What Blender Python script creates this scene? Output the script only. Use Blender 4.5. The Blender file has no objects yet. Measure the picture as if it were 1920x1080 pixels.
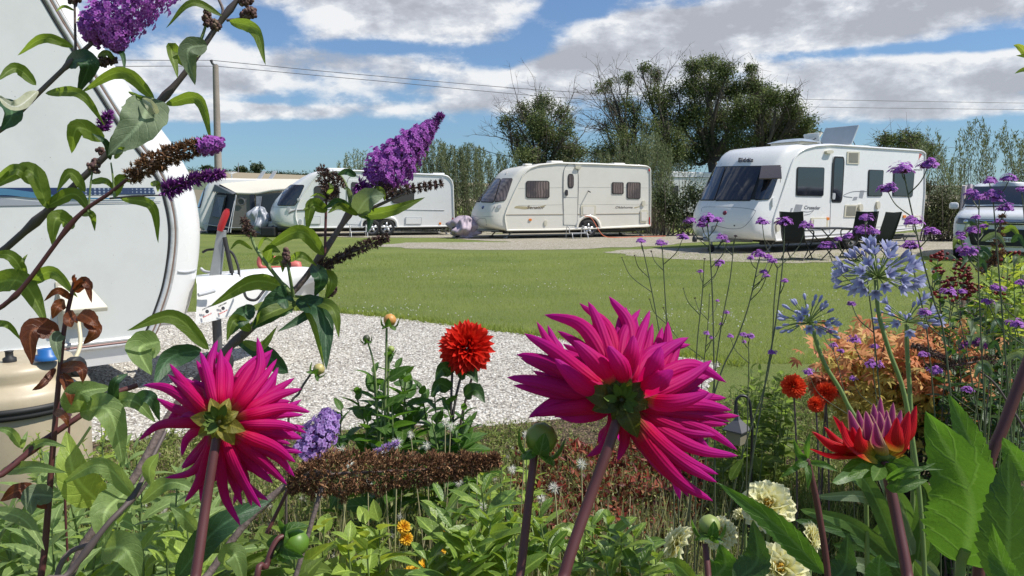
import bpy, math, random
import numpy as np
from mathutils import Vector
from mathutils.bvhtree import BVHTree
rs = np.random.RandomState(7)
random.seed(7)
sc = bpy.context.scene
COL = sc.collection
pi = math.pi
# ---------------------------------------------------------------- camera frame
FPX = 1400.0
CAM = np.array([0.0, 0.0, 1.32])
PITCH = math.atan(162 / FPX)
FWD = np.array([0, math.cos(PITCH), -math.sin(PITCH)])
UP = np.array([0, math.sin(PITCH), math.cos(PITCH)])
RT = np.array([1.0, 0, 0])
def ray(px, py):
    return FWD + (px - 960) / FPX * RT + (540 - py) / FPX * UP
def P(px, py, d):
    return CAM + d * ray(px, py)
def G(px, py, z=0.0):
    r = ray(px, py)
    return CAM + r * ((z - CAM[2]) / r[2])
def nz(v):
    v = np.asarray(v, float)
    return v / np.maximum(np.linalg.norm(v, axis=-1, keepdims=True), 1e-9)

# ---------------------------------------------------------------- mesh builder
class MB:
    def __init__(s):
        s.v = []; s.f = []; s.a = []; s.n = 0; s.mi = []
    def add(s, v, f, a=None, mi=0):
        v = np.asarray(v, float).reshape(-1, 3)
        if len(v) == 0: return s
        if a is None: a = np.full((len(v), 3), .5)
        s.v.append(v); s.a.append(np.asarray(a, float).reshape(-1, 3))
        if isinstance(f, np.ndarray):
            f = [f]
        else:
            f = [np.asarray(x, int).reshape(1, -1) for x in f]
        for x in f:
            s.f.append(x.astype(np.int64) + s.n); s.mi.append(np.full(len(x), mi, int))
        s.n += len(v)
        return s
    def build(s, name, mat, parent=None, smooth=True, bevel=0, loc=None):
        me = bpy.data.meshes.new(name)
        if s.n:
            v = np.concatenate(s.v)
            if loc is not None: v = v - np.asarray(loc)
            me.vertices.add(len(v)); me.vertices.foreach_set('co', v.ravel())
            tot = np.concatenate([np.full(len(x), x.shape[1]) for x in s.f])
            idx = np.concatenate([x.ravel() for x in s.f])
            me.loops.add(len(idx)); me.loops.foreach_set('vertex_index', idx)
            me.polygons.add(len(tot))
            st = np.zeros(len(tot), int); st[1:] = np.cumsum(tot)[:-1]
            me.polygons.foreach_set('loop_start', st)
            me.polygons.foreach_set('loop_total', tot)
            me.polygons.foreach_set('material_index', np.concatenate(s.mi))
            me.polygons.foreach_set('use_smooth', np.full(len(tot), bool(smooth)))
            at = me.attributes.new('tc', 'FLOAT_VECTOR', 'POINT')
            at.data.foreach_set('vector', np.concatenate(s.a).ravel())
            me.update(calc_edges=True)
            me.validate()
        for m in (mat if isinstance(mat, (list, tuple)) else [mat]):
            me.materials.append(m)
        o = bpy.data.objects.new(name, me)
        COL.objects.link(o)
        if parent is not None: o.parent = parent
        if loc is not None:
            o.location = loc
        if bevel:
            b = o.modifiers.new('bevel', 'BEVEL'); b.width = bevel; b.segments = 2; b.limit_method = 'ANGLE'
        if smooth == 'auto':
            pass
        return o
def tag(o, label=None, cat=None, group=None, kind=None):
    if label: o['label'] = label
    if cat: o['category'] = cat
    if group: o['group'] = group
    if kind: o['kind'] = kind
    return o
def empty(name, label, cat, group=None):
    o = bpy.data.objects.new(name, None); COL.objects.link(o); o.empty_display_size = .1
    return tag(o, label, cat, group)

def gridfaces(m, n, closed=False, off=0):
    i, j = np.meshgrid(np.arange(m - 1), np.arange(n if closed else n - 1), indexing='ij')
    j2 = (j + 1) % n
    return np.stack([i * n + j, i * n + j2, (i + 1) * n + j2, (i + 1) * n + j], -1).reshape(-1, 4) + off
def add_box(mb, c, s, rz=0, mi=0, R=None):
    x = np.array([[a, b, d] for a in (-.5, .5) for b in (-.5, .5) for d in (-.5, .5)]) * np.asarray(s, float)
    if rz:
        co, si = math.cos(rz), math.sin(rz)
        x = np.stack([x[:, 0] * co - x[:, 1] * si, x[:, 0] * si + x[:, 1] * co, x[:, 2]], 1)
    if R is not None: x = x @ np.asarray(R)
    x = x + np.asarray(c, float)
    f = np.array([[0, 1, 3, 2], [4, 6, 7, 5], [0, 4, 5, 1], [2, 3, 7, 6], [0, 2, 6, 4], [1, 5, 7, 3]])
    return mb.add(x, f, mi=mi)
def add_slab(mb, pts, n, th, mi=0):
    """prism: polygon pts extruded by -th*n"""
    p = np.asarray(pts, float); k = len(p); n = nz(n)
    v = np.concatenate([p, p - n * th])
    fs = [list(range(k)), list(range(2 * k - 1, k - 1, -1))] + [[i, k + i, k + (i + 1) % k, (i + 1) % k] for i in range(k)]
    return mb.add(v, fs, mi=mi)
def frames(p):
    p = np.asarray(p, float)
    t = np.gradient(p, axis=0); t = nz(t)
    u = np.cross(t[0], [0, 0, 1.0])
    if np.linalg.norm(u) < .05: u = np.cross(t[0], [0, 1.0, 0])
    u = nz(u); U = [u]
    for k in range(1, len(p)):
        u = u - t[k] * np.dot(u, t[k]); u = nz(u); U.append(u)
    U = np.array(U); V = np.cross(t, U)
    return t, U, V
def add_tube(mb, p, r, n=8, rnd=.5, cap=True, mi=0):
    p = np.asarray(p, float); m = len(p)
    r = np.broadcast_to(np.asarray(r, float), (m,)) if np.ndim(r) < 2 else r
    t, U, V = frames(p)
    th = np.arange(n) * 2 * pi / n
    v = p[:, None] + r[:, None, None] * (np.cos(th)[None, :, None] * U[:, None] + np.sin(th)[None, :, None] * V[:, None])
    a = np.zeros((m, n, 3)); a[..., 0] = np.linspace(0, 1, m)[:, None]; a[..., 1] = (th / 2 / pi)[None]; a[..., 2] = rnd
    off = mb.n
    mb.add(v.reshape(-1, 3), gridfaces(m, n, True), a.reshape(-1, 3), mi)
    if cap:
        for k, o in ((0, 0), (m - 1, (m - 1) * n)):
            q = np.concatenate([v[k], p[k:k + 1]]); nf = np.array([[i, (i + 1) % n, n] for i in range(n)])
            if k == 0: nf = nf[:, ::-1]
            mb.add(q, nf, np.tile(a[k, 0], (n + 1, 1)), mi)
    return mb
def add_lathe(mb, c, prof, n=32, axis=(0, 0, 1), mi=0):
    ax = nz(axis); u = np.cross(ax, [0, 1.0, 0])
    if np.linalg.norm(u) < .1: u = np.cross(ax, [1.0, 0, 0])
    u = nz(u); w = np.cross(ax, u)
    th = np.arange(n) * 2 * pi / n
    pr = np.asarray(prof, float)
    v = np.asarray(c, float) + pr[:, 0, None, None] * (np.cos(th)[None, :, None] * u + np.sin(th)[None, :, None] * w) + pr[:, 1, None, None] * ax
    return mb.add(v.reshape(-1, 3), gridfaces(len(pr), n, True), mi=mi)
def spline(pts, n=24):
    """Catmull-Rom through points"""
    p = np.asarray(pts, float)
    if len(p) == 2: return p[0] + (p[1] - p[0]) * np.linspace(0, 1, n)[:, None]
    q = np.concatenate([[2 * p[0] - p[1]], p, [2 * p[-1] - p[-2]]])
    out = []; ts = np.linspace(0, len(p) - 1 - 1e-6, n)
    for t in ts:
        k = int(t); f = t - k
        a, b, c, d = q[k], q[k + 1], q[k + 2], q[k + 3]
        out.append(.5 * (2 * b + (c - a) * f + (2 * a - 5 * b + 4 * c - d) * f * f + (3 * b - a - 3 * c + d) * f ** 3))
    return np.array(out)
def shape_w(t, kind):
    if kind == 'lance': return np.sin(pi * t ** .75) ** .85 * (1 - .15 * t)
    if kind == 'ovate': return np.sin(pi * np.minimum(t, .999) ** .62) ** .8
    if kind == 'obov': return np.sin(pi * t ** 1.25) ** .8
    if kind == 'strap': return np.minimum(1, (t * 9 + .35)) * np.sqrt(np.maximum(1 - t ** 5, 0)) * (1 - .3 * t)
    if kind == 'petal': return (.45 + .75 * np.sin(pi * np.minimum(t * .95 + .02, 1))) * np.sqrt(np.maximum(1 - t ** 4, 0))
    if kind == 'round': return np.sqrt(np.maximum(1 - (2 * t - 1) ** 2, 0)) * (.8 + .35 * t)
    if kind == 'point': return np.maximum(np.sin(pi * t ** .6), 0) ** 1.1
def leaf_batch(mb, base, d, n, L, W, curl=0.4, seg=5, kind='lance', fold=.35, rnd=None, across=3):
    base = np.atleast_2d(base).astype(float); N = len(base)
    d = nz(np.broadcast_to(d, (N, 3))); n = np.broadcast_to(n, (N, 3))
    n = nz(n - d * np.sum(n * d, -1, keepdims=True)); s = np.cross(d, n)
    L = np.broadcast_to(L, (N,)); W = np.broadcast_to(W, (N,)); curl = np.broadcast_to(curl, (N,))
    if rnd is None: rnd = rs.rand(N)
    t = np.linspace(0, 1, seg + 1)
    th = -curl[:, None] * t[None]
    tm = (t[1:] + t[:-1]) / 2; thm = -curl[:, None] * tm[None]
    dx = np.concatenate([np.zeros((N, 1)), np.cumsum(np.cos(thm), 1) / seg], 1) * L[:, None]
    dz = np.concatenate([np.zeros((N, 1)), np.cumsum(np.sin(thm), 1) / seg], 1) * L[:, None]
    sp = base[:, None] + dx[..., None] * d[:, None] + dz[..., None] * n[:, None]
    ln = -np.sin(th)[..., None] * d[:, None] + np.cos(th)[..., None] * n[:, None]
    w = shape_w(t, kind)[None] * W[:, None] * .5
    ss = np.linspace(-1, 1, across)
    v = sp[:, :, None] + (ss[None, None] * w[..., None])[..., None] * (math.cos(fold) * s[:, None, None]) \
        + (np.abs(ss)[None, None] * w[..., None])[..., None] * math.sin(fold) * ln[:, :, None]
    a = np.zeros(v.shape); a[..., 0] = t[None, :, None]; a[..., 1] = (ss * .5 + .5)[None, None]; a[..., 2] = np.asarray(rnd)[:, None, None]
    g = gridfaces(seg + 1, across)
    f = (g[None] + (np.arange(N) * (seg + 1) * across)[:, None, None]).reshape(-1, 4)
    mb.add(v.reshape(-1, 3), f, a.reshape(-1, 3))
    return mb
def leaf_spine(mb, sp, w, roll=0., fold=.3, kind='lance', across=7, serr=0., nser=14, rnd=.5, wave=.0, face=None):
    """one detailed leaf on a spine (m,3); w = full width in metres"""
    sp = np.asarray(sp, float); m = len(sp)
    t = np.linspace(0, 1, m)
    T = nz(np.gradient(sp, axis=0))
    view = nz(CAM - sp) if face is None else np.broadcast_to(nz(face), sp.shape)
    s = nz(np.cross(T, view)); nn = np.cross(s, T)
    c, k = math.cos(roll), math.sin(roll)
    s, nn = s * c + nn * k, nn * c - s * k
    ww = shape_w(t, kind) * w * .5
    if serr:
        ph = t * nser
        ww = ww * (1 + serr * (np.mod(ph, 1) - .5) * 2 * np.minimum(1, 4 * np.minimum(t, 1 - t)))
    ss = np.linspace(-1, 1, across)
    wv = wave * w * np.sin(t * 17 + rnd * 9)
    v = sp[:, None] + (ss[None] * ww[:, None])[..., None] * math.cos(fold) * s[:, None] \
        + ((np.abs(ss)[None] ** 1.3 * ww[:, None] * math.sin(fold)) + np.abs(ss)[None] ** 2 * wv[:, None])[..., None] * nn[:, None]
    a = np.zeros(v.shape); a[..., 0] = t[:, None]; a[..., 1] = (ss * .5 + .5)[None]; a[..., 2] = rnd
    mb.add(v.reshape(-1, 3), gridfaces(m, across), a.reshape(-1, 3))
    return mb
def petal(mb, sp, w, up, a0=60, a1=150, across=7, rnd=.5, tipk=.12, tpow=5):
    """rolled cactus-dahlia petal round a spine; up = outward normal"""
    sp = np.asarray(sp, float); m = len(sp); t = np.linspace(0, 1, m)
    T = nz(np.gradient(sp, axis=0)); up = np.asarray(up, float)
    u = nz(up - T * np.sum(T * up, -1, keepdims=True)); s = np.cross(T, u)
    wid = w * .5 * (.70 + .30 * np.sin(pi * np.minimum(t * 1.05, 1) ** .8)) * np.sqrt(np.maximum(1 - t ** tpow, 0)) * (1 - tipk * t)
    half = np.radians(a0 + (a1 - a0) * np.minimum(1, t * 1.4))     # arc half-angle
    # constant arc length: radius = wid*k/half
    rad = wid * 1.15 / np.maximum(np.sin(np.minimum(half, pi / 2)), .3)
    ss = np.linspace(-1, 1, across)
    ang = ss[None] * half[:, None]
    v = sp[:, None] + (rad[:, None] * np.sin(ang))[..., None] * s[:, None] + (rad[:, None] * (np.cos(ang) - 1))[..., None] * u[:, None]
    a = np.zeros(v.shape); a[..., 0] = t[:, None]; a[..., 1] = (ss * .5 + .5)[None]; a[..., 2] = rnd
    mb.add(v.reshape(-1, 3), gridfaces(m, across), a.reshape(-1, 3))
    return mb
def icos():
    t = (1 + 5 ** .5) / 2
    v = nz(np.array([[-1, t, 0], [1, t, 0], [-1, -t, 0], [1, -t, 0], [0, -1, t], [0, 1, t], [0, -1, -t], [0, 1, -t], [t, 0, -1], [t, 0, 1], [-t, 0, -1], [-t, 0, 1]]))
    f = np.array([[0, 11, 5], [0, 5, 1], [0, 1, 7], [0, 7, 10], [0, 10, 11], [1, 5, 9], [5, 11, 4], [11, 10, 2], [10, 7, 6], [7, 1, 8], [3, 9, 4], [3, 4, 2], [3, 2, 6], [3, 6, 8], [3, 8, 9], [4, 9, 5], [2, 4, 11], [6, 2, 10], [8, 6, 7], [9, 8, 1]])
    return v, f
IV, IF = icos()
OV = np.array([[1, 0, 0], [-1, 0, 0], [0, 1, 0], [0, -1, 0], [0, 0, 1], [0, 0, -1]], float)
OF = np.array([[0, 2, 4], [2, 1, 4], [1, 3, 4], [3, 0, 4], [2, 0, 5], [1, 2, 5], [3, 1, 5], [0, 3, 5]])
def blobs(mb, c, r, sq=(1, 1, 1), jit=.25, ico=True, rnd=None):
    """many small stones / lumps; c (N,3), r (N,)"""
    V, F = (IV, IF) if ico else (OV, OF)
    c = np.atleast_2d(c); N = len(c); r = np.broadcast_to(r, (N,))
    ang = rs.rand(N) * 2 * pi
    v = V[None] * (1 + jit * (rs.rand(N, len(V), 1) - .5) * 2) * (np.asarray(sq) * (1 + .35 * (rs.rand(N, 3) - .5)))[:, None] * r[:, None, None]
    x = v[..., 0] * np.cos(ang)[:, None] - v[..., 1] * np.sin(ang)[:, None]
    y = v[..., 0] * np.sin(ang)[:, None] + v[..., 1] * np.cos(ang)[:, None]
    v = np.stack([x, y, v[..., 2]], -1) + c[:, None]
    a = np.zeros(v.shape); a[..., 2] = (rs.rand(N) if rnd is None else rnd)[:, None]; a[..., 0] = (V[:, 2] * .5 + .5)[None]
    f = (F[None] + (np.arange(N) * len(V))[:, None, None]).reshape(-1, 3)
    return mb.add(v.reshape(-1, 3), f, a.reshape(-1, 3))
def text_mesh(s, ext=0.02, shear=0., offset=0.0):
    cu = bpy.data.curves.new('t', 'FONT'); cu.body = s; cu.extrude = ext; cu.shear = shear; cu.offset = offset
    cu.resolution_u = 3
    o = bpy.data.objects.new('t', cu); COL.objects.link(o)
    dg = bpy.context.evaluated_depsgraph_get(); dg.update()
    me = o.evaluated_get(dg).to_mesh()
    v = np.array([x.co[:] for x in me.vertices]); f = [list(p.vertices) for p in me.polygons]
    o.evaluated_get(dg).to_mesh_clear()
    bpy.data.objects.remove(o); bpy.data.curves.remove(cu)
    return v, f
def add_text(mb, s, p0, p1, up, shear=0., ext=.003, mi=0, fit=True, offset=0.):
    """write s from p0 (baseline left) to p1 (baseline right); up = vector of cap height"""
    v, f = text_mesh(s, 1., shear, offset)
    w = v[:, 0].max() - v[:, 0].min(); v[:, 0] -= v[:, 0].min()
    p0 = np.asarray(p0, float); p1 = np.asarray(p1, float); up = np.asarray(up, float)
    ex = (p1 - p0) / w; h = .72; ey = up / h
    n = nz(np.cross(p1 - p0, up))
    V = p0 + v[:, :1] * ex + v[:, 1:2] * ey + v[:, 2:3] * n * ext
    mb.add(V, f, mi=mi)

# ---------------------------------------------------------------- materials
def NT(m):
    m.use_nodes = True; nt = m.node_tree; nt.nodes.clear(); return nt
class Nd:
    def __init__(s, nt): s.nt = nt
    def __call__(s, t, ins=None, **kw):
        n = s.nt.nodes.new(t)
        for k, v in kw.items(): setattr(n, k, v)
        for k, v in (ins or {}).items():
            if isinstance(v, bpy.types.NodeSocket): s.nt.links.new(v, n.inputs[k])
            else:
                try: n.inputs[k].default_value = v
                except Exception: n.inputs[k].default_value = tuple(v) + (1,)
        return n
    def math(s, op, a, b=0., c=0., clamp=False):
        n = s('ShaderNodeMath', {0: a, 1: b, 2: c}, operation=op); n.use_clamp = clamp; return n.outputs[0]
    def mix(s, f, a, b, bt='MIX'):
        n = s('ShaderNodeMix', data_type='RGBA', blend_type=bt)
        for k, v in ((0, f), (6, a), (7, b)):
            if isinstance(v, bpy.types.NodeSocket): s.nt.links.new(v, n.inputs[k])
            else: n.inputs[k].default_value = (tuple(v) + (1,) if k > 0 and len(v) == 3 else v)
        return n.outputs[2]
    def ramp(s, f, pts, interp='LINEAR'):
        n = s('ShaderNodeValToRGB', {0: f}); cr = n.color_ramp; cr.interpolation = interp
        while len(cr.elements) < len(pts): cr.elements.new(.5)
        for e, (p, c) in zip(cr.elements, pts):
            e.position = p; e.color = (c, c, c, 1) if np.ndim(c) == 0 else tuple(c) + (1,)
        return n.outputs[0]
    def noise(s, scale, detail=4, vec=None, rough=.55, dist=0.):
        i = {'Scale': scale, 'Detail': detail, 'Roughness': rough, 'Distortion': dist}
        if vec is not None: i['Vector'] = vec
        return s('ShaderNodeTexNoise', i)
MATS = {}
def mat(name, col, rough=.5, metal=0., var=.12, vs=6., bump=0., bs=60., spec=.5, coat=0., dirt=None, dirts=3., trans=0., emis=None):
    if name in MATS: return MATS[name]
    m = bpy.data.materials.new(name); nt = NT(m); N = Nd(nt)
    tc = N('ShaderNodeTexCoord').outputs['Object']
    n1 = N.noise(vs, 5, tc).outputs[0]
    c = N.mix(n1, tuple(x * (1 - var) for x in col), tuple(min(1, x * (1 + var)) for x in col))
    if dirt:
        n2 = N.noise(dirts, 8, tc, .7).outputs[0]
        c = N.mix(N.ramp(n2, [(.45, 0.), (.7, .75)]), c, dirt)
    rg = N.math('ADD', N.math('MULTIPLY', N.noise(vs * 2, 3, tc).outputs[0], .15), rough - .07, clamp=True)
    b = N('ShaderNodeBsdfPrincipled', {'Base Color': c, 'Roughness': rg, 'Metallic': metal, 'Specular IOR Level': spec, 'Coat Weight': coat, 'Coat Roughness': .08, 'Transmission Weight': trans})
    if bump:
        bn = N('ShaderNodeBump', {'Height': N.noise(bs, 5, tc).outputs[0], 'Strength': bump, 'Distance': .02})
        nt.links.new(bn.outputs[0], b.inputs['Normal'])
    o = N('ShaderNodeOutputMaterial', {0: b.outputs[0]})
    MATS[name] = m; return m
def leafmat(name, c1, c2, tr=.35, trc=None, rough=.45, veins=9., vs=.25, rib=None, under=None, spots=None, nscale=30.):
    """leaf: colour by per-leaf random, veins and midrib, light passing through"""
    if name in MATS: return MATS[name]
    m = bpy.data.materials.new(name); nt = NT(m); N = Nd(nt)
    at = N('ShaderNodeAttribute', attribute_name='tc').outputs['Vector']
    sx = N('ShaderNodeSeparateXYZ', {0: at}); t, s, r = sx.outputs
    tc = N('ShaderNodeTexCoord').outputs['Object']
    c = N.mix(r, c1, c2)
    nn = N.noise(nscale, 4, tc).outputs[0]
    c = N.mix(N.ramp(nn, [(.3, 0.), (.75, .55)]), c, tuple(x * .55 for x in c1))
    n3 = N.noise(nscale * 9, 5, tc, .7).outputs[0]
    c = N.mix(N.ramp(n3, [(.35, .45), (.6, 0.)]), c, tuple(x * .6 for x in c1))
    c = N.mix(N.ramp(N.noise(nscale * 2.2, 7, tc, .75).outputs[0], [(.66, 0.), (.72, .7)]), c, (.30, .24, .09))
    if spots: c = N.mix(N.ramp(N.noise(nscale * .6, 6, tc, .7).outputs[0], [(.56, 0.), (.66, .8)]), c, spots)
    ab = N.math('ABSOLUTE', N.math('SUBTRACT', s, .5))
    ph = N.math('SINE', N.math('MULTIPLY', N.math('SUBTRACT', N.math('MULTIPLY', t, 1.), N.math('MULTIPLY', ab, .45)), veins * 6.28))
    vein = N.ramp(ph, [(.0, 0.), (.86, 0.), (1., 1.)])
    rb = N.ramp(ab, [(.0, 1.), (.035, .7), (.07, 0.)])
    vv = N.math('MAXIMUM', N.math('MULTIPLY', vein, vs), rb)
    c = N.mix(N.math('MULTIPLY', vv, .45), c, rib or tuple(min(1, x * 2.1 + .03) for x in c2))
    if under:
        c = N.mix(N.math('MULTIPLY', N('ShaderNodeNewGeometry').outputs['Backfacing'], .85), c, under)
    bmp = N('ShaderNodeBump', {'Height': N.math('ADD', N.math('MULTIPLY', vein, -.35), N.math('ADD', nn, n3)), 'Strength': .4, 'Distance': .003})
    d = N('ShaderNodeBsdfPrincipled', {'Base Color': c, 'Roughness': rough, 'Specular IOR Level': .4, 'Normal': bmp.outputs[0]})
    tcol = N.mix(.5, c, trc or tuple(min(1, x * 2.) for x in (c2[0] * 1.3, c2[1] * 1.4, c2[2] * .5)))
    tr_ = N('ShaderNodeBsdfTranslucent', {'Color': tcol, 'Normal': bmp.outputs[0]})
    mx = N('ShaderNodeMixShader', {0: tr, 1: d.outputs[0], 2: tr_.outputs[0]})
    N('ShaderNodeOutputMaterial', {0: mx.outputs[0]})
    MATS[name] = m; return m
def petalmat(name, c0, c1, c2, tr=.45, p=(.0, .45, .9), rough=.4, edge=None, trm=1.0):
    """petal: pigment changes along its length (base, middle, tip)"""
    if name in MATS: return MATS[name]
    m = bpy.data.materials.new(name); nt = NT(m); N = Nd(nt)
    at = N('ShaderNodeAttribute', attribute_name='tc').outputs['Vector']
    sx = N('ShaderNodeSeparateXYZ', {0: at}); t, s, r = sx.outputs
    tc = N('ShaderNodeTexCoord').outputs['Object']
    tt = N.math('ADD', t, N.math('MULTIPLY', N.math('SUBTRACT', r, .5), .18))
    c = N.ramp(tt, [(p[0], c0), (p[1], c1), (p[2], c2)])
    st = N.math('SINE', N.math('MULTIPLY', s, 55.))
    c = N.mix(N.math('MULTIPLY', N.math('ADD', N.math('MULTIPLY', st, .5), .5), .09), c, tuple(x * .6 for x in c1))
    if edge:
        ab = N.math('ABSOLUTE', N.math('SUBTRACT', s, .5))
        c = N.mix(N.ramp(ab, [(.22, 0.), (.5, .75)]), c, edge)
    bmp = N('ShaderNodeBump', {'Height': N.math('ADD', st, N.noise(80, 3, tc).outputs[0]), 'Strength': .25, 'Distance': .001})
    d = N('ShaderNodeBsdfPrincipled', {'Base Color': c, 'Roughness': rough, 'Specular IOR Level': .22, 'Normal': bmp.outputs[0]})
    cc = N('ShaderNodeMix', data_type='RGBA', blend_type='MULTIPLY'); nt.links.new(c, cc.inputs[6]); cc.inputs[0].default_value = 1; cc.inputs[7].default_value = (trm, trm, trm, 1)
    tr_ = N('ShaderNodeBsdfTranslucent', {'Color': cc.outputs[2]})
    mx = N('ShaderNodeMixShader', {0: tr, 1: d.outputs[0], 2: tr_.outputs[0]})
    N('ShaderNodeOutputMaterial', {0: mx.outputs[0]})
    MATS[name] = m; return m
def rndmat(name, stops, rough=.7, tr=0., bump=0., bs=200., spec=.3):
    """colour from the per-piece random value"""
    if name in MATS: return MATS[name]
    m = bpy.data.materials.new(name); nt = NT(m); N = Nd(nt)
    at = N('ShaderNodeAttribute', attribute_name='tc').outputs['Vector']
    r = N('ShaderNodeSeparateXYZ', {0: at}).outputs[2]
    c = N.ramp(r, stops)
    tc = N('ShaderNodeTexCoord').outputs['Object']
    nn = N.noise(bs, 4, tc).outputs[0]
    c = N.mix(N.ramp(nn, [(.3, 0.), (.8, .4)]), c, (.03, .025, .02))
    d = N('ShaderNodeBsdfPrincipled', {'Base Color': c, 'Roughness': rough, 'Specular IOR Level': spec})
    if bump:
        nt.links.new(N('ShaderNodeBump', {'Height': nn, 'Strength': bump, 'Distance': .003}).outputs[0], d.inputs['Normal'])
    out = d.outputs[0]
    if tr: out = N('ShaderNodeMixShader', {0: tr, 1: out, 2: N('ShaderNodeBsdfTranslucent', {'Color': c}).outputs[0]}).outputs[0]
    N('ShaderNodeOutputMaterial', {0: out})
    MATS[name] = m; return m

# ---------------------------------------------------------------- side planes and decals laid on real bodies
class Plane:
    """vertical plane through the ground point below pixel px at depth d, running along azimuth az (deg from +Y to +X)"""
    def __init__(s, px, d, az):
        p = P(px, 378, d); s.o = np.array([p[0], p[1], 0.])
        a = math.radians(az); s.dir = np.array([math.sin(a), math.cos(a), 0.]); s.away = np.array([-s.dir[1], s.dir[0], 0.])
    def hit(s, px, py, y=0.):
        r = ray(px, py); o = s.o + s.away * y
        k = np.dot(o - CAM, s.away) / np.dot(r, s.away); q = CAM + r * k
        return np.array([np.dot(q - s.o, s.dir), q[2]])
    def w(s, u, y, z):
        return s.o + s.dir * u + s.away * y + np.array([0, 0, 1.]) * z
def loft_body(pl, inner, outer, W, R, bulge=.0, blen=1.2, nmid=10):
    inner = np.asarray(inner); outer = np.asarray(outer); K = len(inner)
    ys = []; ms = []
    for th in np.linspace(0, pi / 2, 7): ys.append(R * (1 - math.cos(th))); ms.append(math.sin(th))
    for y in np.linspace(R, W - R, nmid + 2)[1:-1]: ys.append(y); ms.append(1)
    for th in np.linspace(pi / 2, 0, 7): ys.append(W - R * (1 - math.cos(th))); ms.append(math.sin(th))
    rings = []
    u0 = outer[:, 0].min()
    for y, m in zip(ys, ms):
        q = inner + (outer - inner) * m
        wf = np.clip(1 - (q[:, 0] - u0) / blen, 0, 1) ** .7
        uu = q[:, 0] - bulge * (1 - (2 * y / W - 1) ** 2) * wf
        rings.append(pl.o + pl.dir * uu[:, None] + pl.away * y + np.array([0, 0, 1.]) * q[:, 1:2])
    v = np.array(rings)
    f = gridfaces(len(rings), K, True)
    mb = MB(); mb.add(v.reshape(-1, 3), f[:, ::-1].copy())
    n0 = mb.n
    mb.add(v[0], [list(range(K))[::1]]); mb.add(v[-1], [list(range(K))[::-1]])
    vs = [Vector(x) for x in v.reshape(-1, 3)]; polys = [tuple(map(int, x)) for x in f]
    polys.append(tuple(range(K)))
    polys.append(tuple((len(rings) - 1) * K + k for k in range(K)))
    bvh = BVHTree.FromPolygons(vs, polys)
    return mb, bvh
def cast(bvh, px, py, fb=None):
    r = nz(ray(px, py)); h = bvh.ray_cast(Vector(CAM), Vector(r))
    if h[0] is None:
        if fb is not None:
            return fb
        q = bvh.find_nearest(Vector(P(px, py, 20.)))
        h = bvh.find_nearest(q[0])
    p = np.array(h[0]); n = np.array(h[1])
    if np.dot(n, r) > 0: n = -n
    return p, n
def rquad(n=6, r=.12, es=7):
    pts = []
    for cx, cy, a0 in ((1 - r, 1 - r, 0), (r, 1 - r, 90), (r, r, 180), (1 - r, r, 270)):
        for k in range(n + 1):
            a = math.radians(a0 + 90 * k / n); pts.append((cx + r * math.cos(a), cy + r * math.sin(a)))
    out = []; m = len(pts)
    for i in range(m):
        p, q = pts[i], pts[(i + 1) % m]; out.append(p)
        if i % (n + 1) == n:
            for k in range(1, es): out.append((p[0] + (q[0] - p[0]) * k / es, p[1] + (q[1] - p[1]) * k / es))
    return np.array(out)
def decal(mb, bvh, quad, off=.012, r=.12, rings=4, edge=.02, asp=1., mi=0):
    """rounded panel laid over a body where the picture quad (tl,tr,br,bl pixels) meets it"""
    q = np.asarray(quad, float); b = rquad(5, r)
    B = []
    for k in range(rings + 1):
        s = k / rings; B.append(.5 + (b - .5) * s if k else np.full_like(b, .5))
    last = None; V = []; Ns = []
    for ring in B:
        row = []; rn = []
        for (x, y) in ring:
            p = (q[0] * (1 - x) + q[1] * x) * y + (q[3] * (1 - x) + q[2] * x) * (1 - y)
            h = cast(bvh, p[0], p[1], last); last = h
            row.append(h[0]); rn.append(h[1])
        V.append(row); Ns.append(rn)
    V = np.array(V); Ns = np.array(Ns)
    top = V + Ns * off; low = V[-1] - Ns[-1] * edge
    n = len(b)
    mb.add(top.reshape(-1, 3), gridfaces(len(top), n, True), mi=mi)
    mb.add(np.concatenate([top[-1], low]), gridfaces(2, n, True), mi=mi)
    return mb
def line_on(mb, bvh, pts, r, off=.004, n=6, cnt=40, closed=False, mi=0):
    pp = spline(np.array([(a, b, 0) for a, b in pts], float), cnt)
    out = []; last = None
    for a in pp:
        h = cast(bvh, a[0], a[1], last); last = h; out.append(h[0] + h[1] * off)
    add_tube(mb, np.array(out), r, n, mi=mi)
def text_on(mb, bvh, s, a, b, hpx, off=.006, shear=0., ext=.003, mi=0, offset=0.):
    pa, na = cast(bvh, *a); pb, nb = cast(bvh, *b); pc, nc = cast(bvh, a[0], a[1] - hpx)
    add_text(mb, s, pa + na * off, pb + nb * off, pc - pa, shear, ext, mi, offset=offset)
# ================================================================ camera, light, sky
cam = bpy.data.cameras.new('camera'); co = bpy.data.objects.new('camera', cam); COL.objects.link(co)
co.location = CAM; co.rotation_euler = (pi / 2 - PITCH, 0, 0)
cam.sensor_width = 36; cam.lens = 36 * FPX / 1920; cam.clip_start = .02; cam.clip_end = 6000
sc.camera = co
sc.render.resolution_x = 1024; sc.render.resolution_y = 576
sc.cycles.use_denoising = True
sc.cycles.max_bounces = 8; sc.cycles.transparent_max_bounces = 12; sc.cycles.transmission_bounces = 6
sc.view_settings.view_transform = 'Standard'; sc.view_settings.look = 'None'
sc.view_settings.exposure = 0.17; sc.view_settings.gamma = 1.0
SUN_EL = math.radians(54); SUN_AZ = math.atan2(.97, -.16)     # azimuth from +Y towards +X
sdir = np.array([math.sin(SUN_AZ) * math.cos(SUN_EL), math.cos(SUN_AZ) * math.cos(SUN_EL), math.sin(SUN_EL)])
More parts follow.
